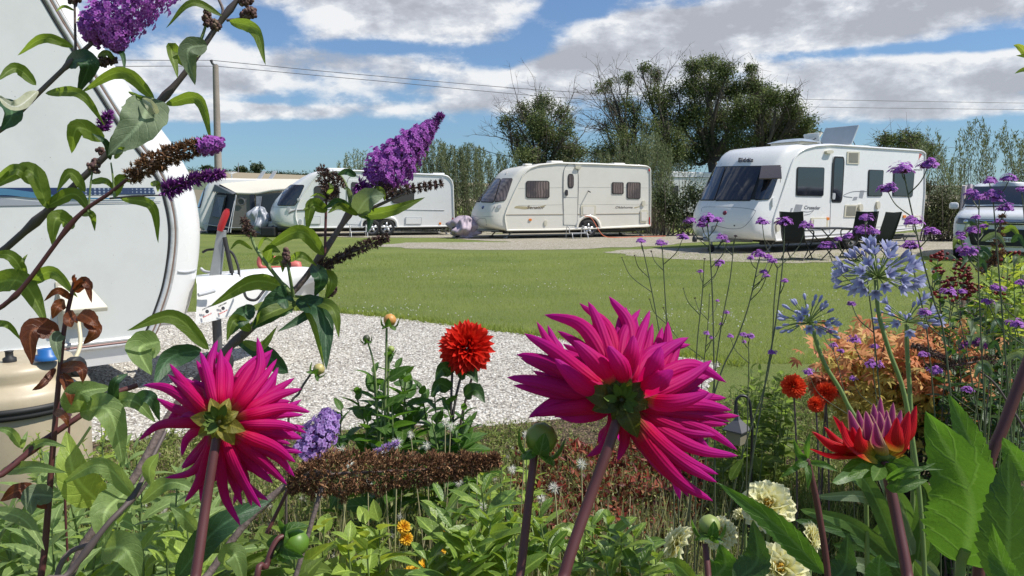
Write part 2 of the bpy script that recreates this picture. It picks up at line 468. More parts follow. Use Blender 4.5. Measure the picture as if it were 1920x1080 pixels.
sl = bpy.data.lights.new('sun', 'SUN'); sl.energy = 4.8; sl.angle = math.radians(.5); sl.color = (1, .955, .88)
so = bpy.data.objects.new('sun', sl); COL.objects.link(so)
so.rotation_euler = Vector(sdir).to_track_quat('Z', 'Y').to_euler()
w = bpy.data.worlds.new('World'); sc.world = w; w.use_nodes = True
nt = w.node_tree; nt.nodes.clear(); N = Nd(nt)
sky = N('ShaderNodeTexSky'); sky.sky_type = 'NISHITA'; sky.sun_disc = False
sky.sun_elevation = SUN_EL; sky.sun_rotation = SUN_AZ
sky.air_density = 1.0; sky.dust_density = 0.0; sky.ozone_density = 2.0
gen = N('ShaderNodeTexCoord').outputs['Generated']
def vm(op, a, b=None, **k):
    n = N('ShaderNodeVectorMath', {0: a}, operation=op)
    if b is not None:
        if isinstance(b, bpy.types.NodeSocket): nt.links.new(b, n.inputs[1])
        else: n.inputs[1].default_value = b
    return n.outputs['Value'] if op in ('LENGTH', 'DOT_PRODUCT', 'DISTANCE') else n.outputs[0]
# cumulus field: a coarse and a fine noise, flattened towards the horizon as layers seen edge-on are
warp = vm('MULTIPLY', gen, (1, 1, 2.1))
n_big = N.noise(9., 12, warp, .60, .1).outputs[0]
n_up = N.noise(9., 12, vm('ADD', warp, (.012, 0.0, .055)), .60, .1).outputs[0]
n_soft = N.noise(3.6, 4, warp, .5, .1).outputs[0]
n_det = N.noise(26, 8, warp, .65, .2).outputs[0]
CL = [(870, 25, 180, 50, .26), (640, 10, 190, 40, .18), (560, 110, 150, 36, .16), (400, 150, 180, 42, .15), (330, 215, 220, 22, .13), (480, 215, 150, 16, .12),
      (620, 205, 130, 16, .13), (1215, 105, 200, 62, .30), (1060, 150, 100, 44, .18), (1430, 40, 240, 52, .26), (1700, 25, 240, 40, .26), (1650, 150, 190, 44, .28),
      (1870, 135, 140, 36, .25), (1620, 212, 230, 18, .14), (950, 175, 120, 34, .18), (770, 130, 130, 22, .12), (800, 200, 110, 12, .10), (1860, 205, 160, 14, .10), (700, 165, 120, 18, .10),
      (1010, 62, 70, 40, -.30), (1085, 18, 60, 22, -.25), (1850, 82, 110, 14, -.22), (1550, 100, 110, 10, -.14), (560, 275, 460, 34, -.26), (820, 285, 280, 34, -.18), (495, 50, 60, 34, -.18),
      (700, 88, 120, 12, -.16), (1700, 280, 500, 30, -.20), (930, 110, 60, 22, -.16), (200, 60, 200, 120, .15), (1330, 4, 60, 12, -.14), (450, 185, 160, 8, -.10), (640, 235, 200, 10, -.06)]
dens = N.math('ADD', N.math('MULTIPLY', n_big, .62), N.math('MULTIPLY', n_soft, .38))
for (px, py, rx, ry, am) in CL:
    c = nz(ray(px, py)); sxw = FPX / rx; szw = FPX / ry
    l = vm('LENGTH', vm('MULTIPLY', vm('SUBTRACT', gen, tuple(c)), (sxw, sxw * .6, szw)))
    g = N('ShaderNodeMapRange', {0: l, 1: 0.1, 2: 1.6, 3: am, 4: 0.}, interpolation_type='SMOOTHSTEP').outputs[0]
    dens = N.math('ADD', dens, g)
dens = N.math('ADD', dens, N.math('MULTIPLY', N.math('SUBTRACT', n_det, .5), .20))
lowz = N('ShaderNodeSeparateXYZ', {0: gen}).outputs[2]
dens = N.math('SUBTRACT', dens, N('ShaderNodeMapRange', {0: lowz, 1: .03, 2: .115, 3: .22, 4: 0.}).outputs[0])
mask = N('ShaderNodeMapRange', {0: dens, 1: .48, 2: .68, 3: 0., 4: 1.}, interpolation_type='SMOOTHSTEP').outputs[0]
lit = N.math('ADD', N.math('MULTIPLY', N.math('SUBTRACT', n_big, n_up), 4.5), .80)
thick = N('ShaderNodeMapRange', {0: dens, 1: .60, 2: .90, 3: 0., 4: .62}).outputs[0]
lit = N.math('SUBTRACT', N.math('ADD', lit, N.math('MULTIPLY', N.math('SUBTRACT', n_det, .5), 1.1)), thick, clamp=True)
ccol = N.ramp(lit, [(0., (4.1, 4.25, 4.65)), (.35, (4.9, 5.1, 5.6)), (.75, (6.5, 6.75, 7.2)), (1., (8.3, 8.35, 8.4))])
tint = N.ramp(lowz, [(0., (.36, .53, .80)), (.06, (.50, .67, .86)), (.14, (.68, .81, .96)), (.30, (.84, .94, 1.10))])
skyc = N.mix(1., sky.outputs[0], tint, 'MULTIPLY')
cc = N.mix(N.math('MULTIPLY', mask, .93), skyc, ccol)
SKYNODE = N('ShaderNodeBackground', {'Color': cc, 'Strength': .1})
N('ShaderNodeOutputWorld', {0: SKYNODE.outputs[0]})

# ================================================================ ground
def ragged(poly, amp, seg=.25):
    r_ = np.random.RandomState(5); out = []
    for i in range(len(poly)):
        a, b = np.array(poly[i]), np.array(poly[(i + 1) % len(poly)]); L = np.linalg.norm(b - a); n = int(min(80, max(1, L / seg))); t = nz(b - a) if L else np.array([1., 0]); nn = np.array([-t[1], t[0]])
        for k in range(n): out.append(tuple(a + (b - a) * k / n + nn * amp * r_.normal(0, 1) * (k > 0)))
    return out
def ground_sheet(name, poly, z, m, amp=0.):
    if amp: poly = ragged(poly, amp, amp * 4)
    p = np.array([[x, y, z] for x, y in poly]); mb = MB(); mb.add(p, [list(range(len(p)))])
    o = mb.build(name, m, smooth=False); tag(o, kind='structure'); return o
def poly_px(pts): return [tuple(G(a, b)[:2]) for a, b in pts]
# grass material
m = bpy.data.materials.new('lawn_grass'); nt = NT(m); N = Nd(nt); tc = N('ShaderNodeTexCoord').outputs['Object']
a1 = N.noise(.5, 6, tc, .6).outputs[0]; a2 = N.noise(9, 6, tc, .7).outputs[0]; a3 = N.noise(70, 4, tc, .7).outputs[0]
c = N.mix(N.ramp(a1, [(.3, 0.), (.7, 1.)]), (.175, .26, .045), (.40, .445, .11))
a0 = N.noise(1.6, 5, N('ShaderNodeMapping', {'Vector': tc, 'Scale': (.35, 1.2, 1)}).outputs[0], .65).outputs[0]
c = N.mix(N.ramp(a0, [(.52, 0.), (.75, .65)]), c, (.36, .35, .15))
c = N.mix(N.ramp(a2, [(.35, 0.), (.75, .8)]), c, (.29, .31, .11))
c = N.mix(N.ramp(a3, [(.3, 0.), (.72, .8)]), c, (.05, .09, .02))
ns = N.math('SINE', N.math('MULTIPLY', N('ShaderNodeSeparateXYZ', {0: tc}).outputs[1], 5.2))
c = N.mix(N.math('MULTIPLY', N.math('ADD', ns, 1), .13), c, (.24, .27, .09))
bn = N('ShaderNodeBump', {'Height': N.math('ADD', a3, a2), 'Strength': .8, 'Distance': .05})
b = N('ShaderNodeBsdfPrincipled', {'Base Color': c, 'Roughness': .85, 'Specular IOR Level': .15, 'Normal': bn.outputs[0]})
N('ShaderNodeOutputMaterial', {0: b.outputs[0]}); LAWN = m
def gravelmat(name, c1, c2, dark, sc1=45., mottle=None):
    m = bpy.data.materials.new(name); nt = NT(m); N = Nd(nt); tc = N('ShaderNodeTexCoord').outputs['Object']
    vo = N('ShaderNodeTexVoronoi', {'Vector': tc, 'Scale': sc1, 'Randomness': 1.}); 
    sp = N('ShaderNodeSeparateColor', {0: vo.outputs['Color']}).outputs[0]
    c = N.mix(sp, c1, c2)
    c = N.mix(N.ramp(vo.outputs['Distance'], [(.35, 0.), (.75, .9)]), c, dark)
    big = N.noise(1.3, 6, tc, .65).outputs[0]
    c = N.mix(N.ramp(big, [(.42, 0.), (.75, .5)]), c, mottle or dark)
    bn = N('ShaderNodeBump', {'Height': N.math('SUBTRACT', 1., vo.outputs['Distance']), 'Strength': .9, 'Distance': .012})
    b = N('ShaderNodeBsdfPrincipled', {'Base Color': c, 'Roughness': .9, 'Specular IOR Level': .2, 'Normal': bn.outputs[0]})
    N('ShaderNodeOutputMaterial', {0: b.outputs[0]}); return m
GRAV = gravelmat('gravel', (.50, .465, .40), (.72, .69, .62), (.16, .14, .12), 42)
GRAVF = gravelmat('pale_gravel', (.36, .32, .27), (.52, .47, .40), (.20, .18, .12), 22, (.22, .23, .13))
SOIL = gravelmat('bark_soil', (.09, .065, .04), (.24, .17, .11), (.03, .022, .014), 60)
ground_sheet('lawn', [(-400, -60), (400, -60), (400, 900), (-400, 900)], 0., LAWN)
GP = [(-1500, 720), (-200, 612), (200, 590), (480, 583), (600, 584), (760, 600), (980, 628), (1180, 652), (1350, 682), (1250, 900), (1000, 1300), (-600, 1500), (-2500, 1200)]
ground_sheet('gravel_pitch', poly_px(GP), .006, GRAV, .035)
near_bed = [(-3.2, .9), (-3.2, 3.4), (-2.2, 4.0), (-1.3, 4.2), (-.2, 4.25), (.6, 4.5), (1.2, 4.75), (2.2, 5.2), (3.4, 6.0), (4.6, 7.2), (6.0, 10.0), (9.5, 11.0), (9.5, .9)]
ground_sheet('flower_bed', near_bed, .012, SOIL, .05)
def strip(name, pts, z=.006): return ground_sheet(name, poly_px(pts), z, GRAVF, .10)
strip('gravel_track', [(700, 462), (760, 466), (900, 469), (1060, 468), (1220, 462), (1300, 455), (1420, 447), (1440, 440), (1180, 436), (1000, 436), (860, 441), (850, 448), (960, 454), (760, 455)])
strip('gravel_track', [(360, 436), (480, 440.5), (560, 443), (700, 446), (850, 446), (900, 440), (1000, 432), (1000, 424), (360, 424)], .010)
strip('gravel_hardstanding', [(1130, 473), (1190, 481), (1290, 487), (1400, 492), (1500, 494), (1640, 486), (1700, 478), (1790, 487), (1960, 492), (2200, 480), (2100, 436), (1740, 434), (1560, 446), (1330, 464), (1180, 468)])
# far hills with fields
def hill(name, y0, y1, top, m, z0=-2.):
    xs = np.linspace(-700, 900, 120); ys = np.linspace(y0, y1, 14)
    X, Y = np.meshgrid(xs, ys, indexing='ij')
    k = (Y - y0) / (y1 - y0)
    Z = z0 + (np.array([top(x) for x in xs])[:, None] - z0) * np.sin(np.minimum(k * 1.25, 1) * pi / 2)
    mb = MB(); mb.add(np.stack([X, Y, Z], -1).reshape(-1, 3), gridfaces(120, 14)[:, ::-1].copy())
    return tag(mb.build(name, m), kind='structure')
m = bpy.data.materials.new('stubble_field'); nt = NT(m); N = Nd(nt); tc = N('ShaderNodeTexCoord').outputs['Object']
mp = N('ShaderNodeMapping', {'Vector': tc, 'Scale': (.006, .02, .02)})
vo = N('ShaderNodeTexVoronoi', {'Vector': mp.outputs[0], 'Scale': 1.})
c = N.ramp(N('ShaderNodeSeparateColor', {0: vo.outputs['Color']}).outputs[0], [(.0, (.19, .165, .11)), (.4, (.30, .25, .16)), (.7, (.10, .13, .07)), (1., (.24, .20, .13))], 'CONSTANT')
b = N('ShaderNodeBsdfPrincipled', {'Base Color': c, 'Roughness': .95}); N('ShaderNodeOutputMaterial', {0: b.outputs[0]})
def ridge(x):   # height so that the crest sits where the photograph has it
    px = 960 + x / 420. * 1400
    t = np.interp(px, [-600, 300, 420, 520, 640, 760, 1000, 1700, 1900, 3000], [322, 326, 327, 331, 336, 342, 352, 352, 350, 350])
    return 1.32 + (378 - t) / 1400 * 420
hill('hills', 200, 420, ridge, m)
# near stones
def in_poly(x, y, poly):
    r = np.zeros(len(x), bool); n = len(poly)
    for i in range(n):
        x1, y1 = poly[i]; x2, y2 = poly[(i + 1) % n]
        c = ((y1 > y) != (y2 > y)) & (x < (x2 - x1) * (y - y1) / (y2 - y1 + 1e-12) + x1)
        r ^= c
    return r
gpoly = poly_px(GP)
n = 95000
x = rs.uniform(-5.5, 2.8, n); y = 3.4 + 6.2 * rs.rand(n) ** 1.25
k = in_poly(x, y, gpoly) & ~in_poly(x, y, near_bed); x, y = x[k], y[k]
r = .004 + .011 * rs.rand(len(x)) ** 2
mb = MB(); blobs(mb, np.stack([x, y, .004 + r * .3], 1), r, (1.1, .9, .65), .3, False)
STONE = rndmat('stone_chips', [(0., (.36, .33, .28)), (.3, (.60, .56, .49)), (.7, (.73, .70, .63)), (1., (.83, .81, .76))], .85, bs=120)
tag(mb.build('gravel_stones', STONE, smooth=False), 'pale loose gravel chippings', kind='stuff')
# grass blades over the nearer lawn
GR = leafmat('grass_blade', (.15, .22, .04), (.33, .38, .10), .38, rough=.6, vs=0.)
n = 110000
y = 6.0 + 13 * rs.rand(n) ** 1.7; x = rs.uniform(-.46, .78, n) * y
k = ~in_poly(x, y, gpoly) & ~in_poly(x, y, near_bed)
edge = in_poly(x, y, [(a, b) for a, b in gpoly])
x, y = x[k], y[k]; n = len(x)
d = nz(np.stack([rs.normal(0, .5, n), rs.normal(0, .5, n), np.ones(n)], 1))
mb = MB(); leaf_batch(mb, np.stack([x, y, np.zeros(n)], 1), d, nz(rs.normal(0, 1, (n, 3))), rs.uniform(.02, .05, n) * (1 + .4 * (y > 10)), .006 + .0006 * y, .6, 1, 'strap', 0., across=2)
tag(mb.build('lawn_blades', GR), 'short mown grass of the lawn', kind='stuff')
# clover heads in the lawn
n = 2000; y = 6.5 + 9 * rs.rand(n) ** 1.3; x = rs.uniform(-.4, .6, n) * y
k = (~in_poly(x, y, gpoly)) & (~in_poly(x, y, near_bed)) & (rs.rand(n) < .12 + .88 * (np.sin(x * 1.7 + 1) * np.sin(y * 1.3) > .45))
x, y = x[k], y[k]
mb = MB(); blobs(mb, np.stack([x, y, np.full(len(x), .05)], 1), rs.uniform(.007, .012, len(x)), (1, 1, .8), .2, False)
tag(mb.build('clover_blossom', mat('clover_white', (.62, .62, .54), .8)), 'tiny white clover heads scattered in the lawn', kind='stuff')

# ================================================================ trees
BARK = mat('tree_bark', (.085, .07, .055), .9, bump=.5, bs=12)
TWIG = mat('tree_twig', (.12, .10, .08), .9)
TLEAF = rndmat('tree_leaf', [(0., (.05, .07, .025)), (.5, (.15, .205, .06)), (.85, (.25, .30, .10)), (1., (.36, .37, .15))], .6, .38, spec=.3)
ILEAF = rndmat('ivy_leaf', [(0., (.03, .05, .02)), (.6, (.07, .105, .035)), (1., (.15, .19, .065))], .5, .25, spec=.4)
WLEAF = rndmat('willow_leaf', [(0., (.10, .135, .05)), (.5, (.19, .235, .10)), (1., (.33, .37, .19))], .6, .35)
def leaves_in(mb, c, r, n, size, dirn=None, flat=1.0):
    c = np.asarray(c)
    q = rs.normal(0, 1, (n, 3)); q = nz(q) * (rs.rand(n, 1) ** .45)
    # clumpiness: pull points to random sub-centres
    ns = max(4, n // 60); s0 = nz(rs.normal(0, 1, (ns, 3))) * (rs.rand(ns, 1) ** .4) * .85
    q = s0[rs.randint(0, ns, n)] * .85 + rs.normal(0, .27, (n, 3)) * (.6 + .8 * rs.rand(n, 1))
    p = c + q * np.asarray(r)
    d = nz(rs.normal(0, 1, (n, 3))); 
    leaf_batch(mb, p, d, nz(rs.normal(0, 1, (n, 3)) + [0, 0, .8]), size * rs.uniform(.6, 1.3, n), size * rs.uniform(.35, .6, n), .4, 2, 'ovate', .2, across=2)
def tree(name, label, d, base, clumps, dead=(), ivy=(), trunk_r=.22, nl=900, leaf=.16, lm=None, group=None, cat='tree', wind=(.35, 0)):
    """base px (ground), clumps = [(px,py,rpx,rpy,density)] at depth d, dead = bare twig fans"""
    t = empty(name, label, cat, group)
    tb = MB(); lf = MB(); tw = MB(); iv = MB()
    b0 = P(base[0], base[1], d); b0[2] = -.1
    fork = P(base[0] + (base[2] if len(base) > 2 else 0), base[3] if len(base) > 3 else base[1] - 60, d)
    sx = d / FPX
    add_tube(tb, spline([b0, (b0 + fork) / 2 + [.1, 0, 0], fork], 8), np.linspace(trunk_r * 1.2, trunk_r * .8, 8), 9)
    for (px, py, rx, ry, den) in clumps:
        dd = rs.uniform(-1.6, 1.6)
        c = P(px, py, d + dd)
        mid = fork * .5 + c * .5 + rs.normal(0, .25, 3) + [0, 0, -.15 * abs(c[0] - fork[0])]
        pth = spline([fork + rs.normal(0, .05, 3), mid, c + [0, 0, ry * sx * .5]], 10) + np.cumsum(rs.normal(0, .03, (10, 3)), 0)
        add_tube(tb, pth, np.linspace(trunk_r * .5, .025, 10), 6)
        for _ in range(int(7 + den * 6)):
            k = rs.randint(3, 10); e = c + nz(rs.normal(0, 1, 3)) * np.array([rx, rx, ry]) * sx * rs.uniform(.6, 1.15)
            q = spline([pth[k], (pth[k] + e) / 2 + rs.normal(0, .15, 3), e], 6) + np.cumsum(rs.normal(0, .03, (6, 3)), 0)
            add_tube(tw, q, np.linspace(.02, .006, 6), 4, cap=False)
            for _ in range(3):
                j = rs.randint(2, 6); e2 = q[j] + rs.normal(0, .35, 3) + [0, 0, .15]
                add_tube(tw, np.array([q[j], (q[j] + e2) / 2 + rs.normal(0, .05, 3), e2]), [.012, .008, .004], 3, cap=False)
        if den > 0: leaves_in(lf, c, np.array([rx, rx * .9, ry]) * sx, int(4.2 * nl * den * rx * ry / 900.), leaf * .78)
    for (px, py, qx, qy, n) in dead:      # bare branches from one point to another with fans of twigs
        a = P(px, py, d); e = P(qx, qy, d + rs.uniform(-1, 1)); L = np.linalg.norm(e - a)
        pth = spline([a, (a + e) / 2 + rs.normal(0, .1 * L, 3) * [1, 1, .5], e], 10) + np.cumsum(rs.normal(0, .012 * L, (10, 3)), 0)
        add_tube(tb, pth, np.linspace(.045, .008, 10), 5)
        for _ in range(n):
            k = rs.randint(2, 10); dv = nz(nz(e - a) * .9 + rs.normal(0, .55, 3)) * L * rs.uniform(.15, .45)
            q = spline([pth[k], pth[k] + dv * .5 + rs.normal(0, .06, 3), pth[k] + dv], 5) + np.cumsum(rs.normal(0, .02, (5, 3)), 0)
            add_tube(tw, q, np.linspace(.011, .004, 5), 3, cap=False)
            for _ in range(2):
                e2 = q[3] + nz(dv + rs.normal(0, .6 * np.linalg.norm(dv), 3)) * .35
                add_tube(tw, np.array([q[3], e2]), [.006, .003], 3, cap=False)
    for (px, py, rx, ry, den) in ivy:
        leaves_in(iv, P(px, py, d - .3), np.array([rx, rx, ry]) * sx, int(nl * 3. * den * rx * ry / 900.), leaf * .7)
    tb.build('trunk', BARK, t); 
    if tw.n: tw.build('twigs', TWIG, t)
    if lf.n: lf.build('crown', lm or TLEAF, t)
    if iv.n: iv.build('ivy', ILEAF, t)
    return t
TG = 'windswept trees behind the caravans'
tree('ivy_clad_tree', 'leftmost windswept tree, half bare, rising behind the cream caravan roof', 36, (1020, 420, -5, 330),
     [(955, 232, 24, 20, .55), (985, 210, 24, 24, .9), (1020, 195, 24, 24, 1.0), (1055, 215, 26, 26, .75), (975, 262, 30, 24, .8), (1040, 262, 32, 32, .9), (1068, 245, 20, 22, .5), (1010, 235, 26, 30, 1.2), (1080, 285, 34, 22, .8), (1060, 290, 30, 22, .9), (990, 290, 34, 18, .9)],
     dead=[(1010, 290, 925, 195, 16), (1010, 290, 912, 258, 14), (1005, 300, 918, 240, 10), (1020, 280, 960, 160, 16), (1020, 280, 1000, 150, 12), (1030, 270, 1080, 170, 16), (1030, 300, 1100, 230, 14), (1020, 310, 905, 275, 8), (1030, 300, 1110, 280, 12)],
     ivy=[(1010, 300, 30, 30, 1.3), (1012, 255, 22, 34, 1.2), (985, 285, 26, 18, 1.0), (1010, 200, 14, 22, .9), (1050, 300, 26, 20, .8)], trunk_r=.2, nl=620, leaf=.15, group=TG)
tree('bare_tree', 'bare-topped windswept tree between the ivy-clad tree and the tall leafy trees', 38, (1185, 420, -10, 310),
     [(1140, 160, 22, 16, .7), (1175, 150, 22, 18, .8), (1150, 200, 26, 24, .8), (1180, 200, 24, 26, .8), (1125, 165, 16, 12, .5), (1130, 235, 20, 18, .5), (1165, 260, 34, 30, .7), (1140, 285, 40, 22, .9), (1200, 285, 30, 24, .9), (1195, 230, 24, 26, .7)],
     dead=[(1170, 250, 1095, 165, 20), (1170, 250, 1090, 205, 18), (1170, 260, 1085, 240, 16), (1175, 240, 1120, 130, 18), (1180, 240, 1160, 125, 14), (1160, 290, 1080, 270, 14), (1150, 300, 1100, 300, 12), (1180, 260, 1215, 150, 12)],
     ivy=[(1172, 290, 18, 34, 1.1), (1160, 240, 15, 24, .9), (1190, 300, 24, 26, 1.0), (1120, 290, 22, 16, .7)], trunk_r=.2, nl=520, leaf=.15, group=TG)
tree('tall_tree', 'tall thin-crowned tree with two leafy tops left of the densest trees', 38, (1250, 420, 0, 310),
     [(1210, 128, 17, 13, .9), (1232, 142, 18, 17, 1.0), (1225, 180, 26, 26, .8), (1262, 175, 22, 28, .8), (1250, 225, 30, 32, .9), (1220, 240, 24, 28, .6), (1270, 270, 30, 30, .9), (1235, 290, 34, 24, .9), (1245, 200, 22, 28, .8)],
     dead=[(1240, 240, 1195, 140, 12), (1245, 220, 1270, 110, 14), (1250, 250, 1300, 140, 10)],
     ivy=[(1245, 260, 20, 40, 1.1), (1262, 300, 24, 34, 1.0)], trunk_r=.22, nl=560, leaf=.15, group=TG)
tree('broad_tree', 'tallest broad leafy tree with its top against the grey cloud', 39, (1345, 420, -10, 300),
     [(1300, 125, 24, 16, 1.2), (1330, 120, 26, 18, 1.2), (1360, 135, 26, 20, 1.2), (1300, 165, 32, 28, 1.1), (1340, 165, 34, 30, 1.2), (1380, 170, 28, 28, 1.1), (1300, 215, 36, 34, 1.1), (1350, 225, 38, 36, 1.1), (1320, 265, 40, 26, 1.0), (1385, 225, 30, 36, 1.0), (1290, 290, 36, 24, 1.1), (1345, 285, 40, 22, 1.1), (1390, 268, 36, 22, 1.1), (1275, 240, 20, 30, .8)],
     dead=[(1320, 180, 1285, 110, 10)], ivy=[(1330, 270, 26, 34, 1.2)], trunk_r=.3, nl=640, leaf=.16, group=TG)
tree('leafy_tree', 'leafy tree whose crown slopes down to the right above the largest caravan', 38, (1430, 420, -10, 300),
     [(1410, 130, 13, 15, 1.1), (1412, 160, 24, 20, 1.1), (1430, 180, 30, 24, 1.2), (1455, 185, 28, 24, 1.1), (1485, 180, 15, 18, .9), (1490, 205, 24, 20, 1.1), (1430, 220, 36, 32, 1.2), (1480, 230, 34, 28, 1.2), (1515, 232, 20, 16, .9), (1510, 255, 28, 20, 1.1), (1430, 262, 40, 24, 1.1), (1480, 265, 36, 20, 1.1), (1400, 200, 28, 26, 1.), (1455, 250, 40, 26, 1.1)],
     dead=[(1450, 200, 1500, 165, 8), (1440, 200, 1420, 120, 8), (1500, 240, 1545, 250, 8)], trunk_r=.28, nl=640, leaf=.16, group=TG)
tree('round_tree', 'low round dark tree behind the rear end of the largest caravan', 34, (1700, 420, 0, 330),
     [(1660, 262, 18, 14, 1.), (1690, 258, 26, 16, 1.1), (1720, 265, 24, 18, 1.1), (1690, 285, 40, 18, 1.1), (1735, 285, 24, 20, 1.), (1755, 300, 16, 14, .6)], trunk_r=.15, nl=620, leaf=.15)
# willow hedge: every bush of upright shoots on its own
def willow(label, d, x0, x1, tops, ns, nl=46, leafL=.15, lm=None, group='willow bushes behind the pitches', name='willow_bush', spread=.35, y0=None, leafw=.24, low=.0):
    t = empty(name, label, 'bush', group)
    st = MB(); lf = MB()
    for i in range(ns):
        u = (i + rs.rand()) / ns; px = x0 + (x1 - x0) * u
        dd = d + rs.uniform(-1.2, 1.2)
        ty = np.interp(u, np.linspace(0, 1, len(tops)), tops) - 10 + rs.exponential(14) 
        tip = P(px + rs.normal(0, 6) - 6, ty, dd)
        b = P(px + rs.normal(0, 4), 400, dd) ; b[2] = 0
        if i % 3 == 0 and low: tip[2] *= rs.uniform(.4, .8)
        pth = spline([b, b * .45 + tip * .55 + rs.normal(0, spread * .5, 3) * [1, 1, 0], tip], 8)
        add_tube(st, pth, np.linspace(.014, .004, 8), 3, cap=False)
        n = int(nl * 2.6)
        tt = rs.rand(n) ** .8; k = np.minimum((tt * 7).astype(int), 6); f = tt * 7 - k
        p = pth[k] * (1 - f[:, None]) + pth[k + 1] * f[:, None] + rs.normal(0, .13, (n, 3)) * (1.15 - tt[:, None])
        dr = nz(rs.normal(0, .55, (n, 3)) + [0, 0, 1.])
        leaf_batch(lf, p, dr, nz(rs.normal(0, 1, (n, 3))), leafL * rs.uniform(.7, 1.3, n), leafL * leafw, .4, 2, 'lance', .1, across=2)
    st.build('stems', TWIG, t); lf.build('foliage', lm or WLEAF, t)
    return t
W = willow
W('short pale willow bush directly above the roof of the twin-axle caravan, nearest the pole', 34, 640, 712, [318, 288, 292, 300], 34)
W('pale willow bush behind the rear half of the twin-axle caravan roof', 34, 705, 790, [306, 300, 296, 288], 46, 60)
W('tall pale willow bush rising just right of the big purple flower spike', 33, 785, 850, [284, 276, 272, 278], 46, 70)
W('willow bush filling the gap between the twin-axle and the cream caravan', 33, 845, 905, [282, 290, 276, 286], 46, 80)
W('willow bush standing over the sloping front of the cream caravan', 34, 895, 985, [284, 292, 300, 304], 44, 60)
W('upright green willow clump at the rear corner of the cream caravan', 31, 1190, 1262, [300, 255, 262, 290], 52, 80, group=None)
W('thin tall willow clump by the trees, above the cream caravan rear roof', 34, 1120, 1200, [300, 285, 262, 280], 30, 50, group=None)
WST = 0
TS = rndmat('shrub_leaf', [(0., (.04, .055, .02)), (.5, (.09, .11, .04)), (1., (.20, .20, .09))], .6, .25)
def shrub(label, d, clumps, nl=700, leaf=.1, lm=None, name='hedge_bush', group=None, cat='hedge'):
    t = empty(name, label, cat, group); lf = MB(); st = MB()
    for (px, py, rx, ry, den) in clumps:
        sx = d / FPX; c = P(px, py, d); leaves_in(lf, c, np.array([rx, rx * .8, ry]) * sx, int(nl * den * rx * ry / 900.), leaf)
        for _ in range(8):
            e = c + rs.normal(0, .6, 3) * np.array([rx, rx, ry]) * sx; b = c.copy(); b[2] = 0; b[0] += rs.normal(0, .2)
            add_tube(st, spline([b, (b + e) / 2 + rs.normal(0, .08, 3), e], 5), np.linspace(.025, .006, 5), 4, cap=False)
    st.build('stems', TWIG, t); lf.build('foliage', lm or TS, t); return t
shrub('tangled shrubs under the bare-topped tree, over the roof of the cream caravan', 35, [(1110, 300, 36, 16, 1.), (1160, 300, 34, 18, 1.), (1210, 310, 30, 22, 1.), (1290, 315, 30, 14, .9), (1060, 305, 30, 14, .9)], 700, .11)
shrub('dark hedge between the cream caravan and the largest caravan', 29, [(1262, 385, 36, 30, 1.6), (1300, 375, 30, 32, 1.6), (1240, 365, 20, 30, 1.2), (1275, 410, 40, 20, 1.6), (1320, 400, 26, 30, 1.5)], 900, .11, ILEAF)
shrub('hedge with dry brown patches between the largest caravan and the silver car', 25, [(1765, 370, 30, 26, 1.5), (1750, 410, 30, 30, 1.5), (1785, 400, 34, 34, 1.6), (1815, 390, 26, 34, 1.4), (1745, 345, 18, 20, 1.0), (1770, 428, 40, 16, 1.5)], 900, .09)
W('reedy willow stems behind the rear corner of the largest caravan', 27, 1738, 1800, [290, 236, 300, 320], 16, 46, spread=.5, group=None)
W('tall sparse willow stems against the sky left of the silver car', 29, 1790, 1860, [300, 240, 228, 250], 20, 46, spread=.9, group=None)
W('tall sparse willow stems against the sky above the silver car roof', 29, 1855, 1950, [262, 238, 270, 240], 26, 50, spread=.9, group=None)
shrub('dark bushy conifer top at the right edge above the car', 31, [(1925, 325, 26, 26, 1.3)], 700, .11, ILEAF, 'dark_bush', cat='bush')
# distant trees on the hill crest
for (px, py, rx, ry, lab) in ((388, 316, 9, 5, 'small round hilltop tree left of the pole top end'), (452, 318, 9, 5, 'low hilltop tree right of the pole'), (481, 315, 11, 8, 'large dark hilltop tree right of the pole'), (612, 323, 20, 5, 'flat dark tree clump on the hill above the twin-axle caravan'), (345, 335, 28, 10, 'dark copse on the hillside left of the pole')):
    d = 400; t = empty('distant_tree', lab, 'tree'); lf = MB()
    leaves_in(lf, P(px, py, d), np.array([rx, rx, ry]) * d / FPX, 700, 1.6); lf.build('crown', ILEAF, t)
    tb = MB(); b = P(px, py, d); add_tube(tb, np.array([b - [0, 0, 14], b]), [.4, .3], 5); tb.build('trunk', BARK, t)
# field hedge lines on the hill
t = MB()
xs = np.linspace(-330, -60, 900)
for (yy, k) in ((404, .97), (330, .75)):
    pass
c = np.stack([xs, np.full_like(xs, 418.), np.array([ridge(x) for x in xs])], 1)
lf = MB(); n = 9000; i = rs.randint(0, len(c), n); leaf_batch(lf, c[i] + rs.normal(0, 1, (n, 3)) * [1.5, 1.5, .8] + [0, 0, .9], nz(rs.normal(0, 1, (n, 3))), nz(rs.normal(0, 1, (n, 3))), 1.8, 1.1, .3, 1, 'strap', 0, across=2)
tag(lf.build('far_hedgerow', ILEAF), 'dark hedgerow along the crest of the distant hill', kind='stuff')
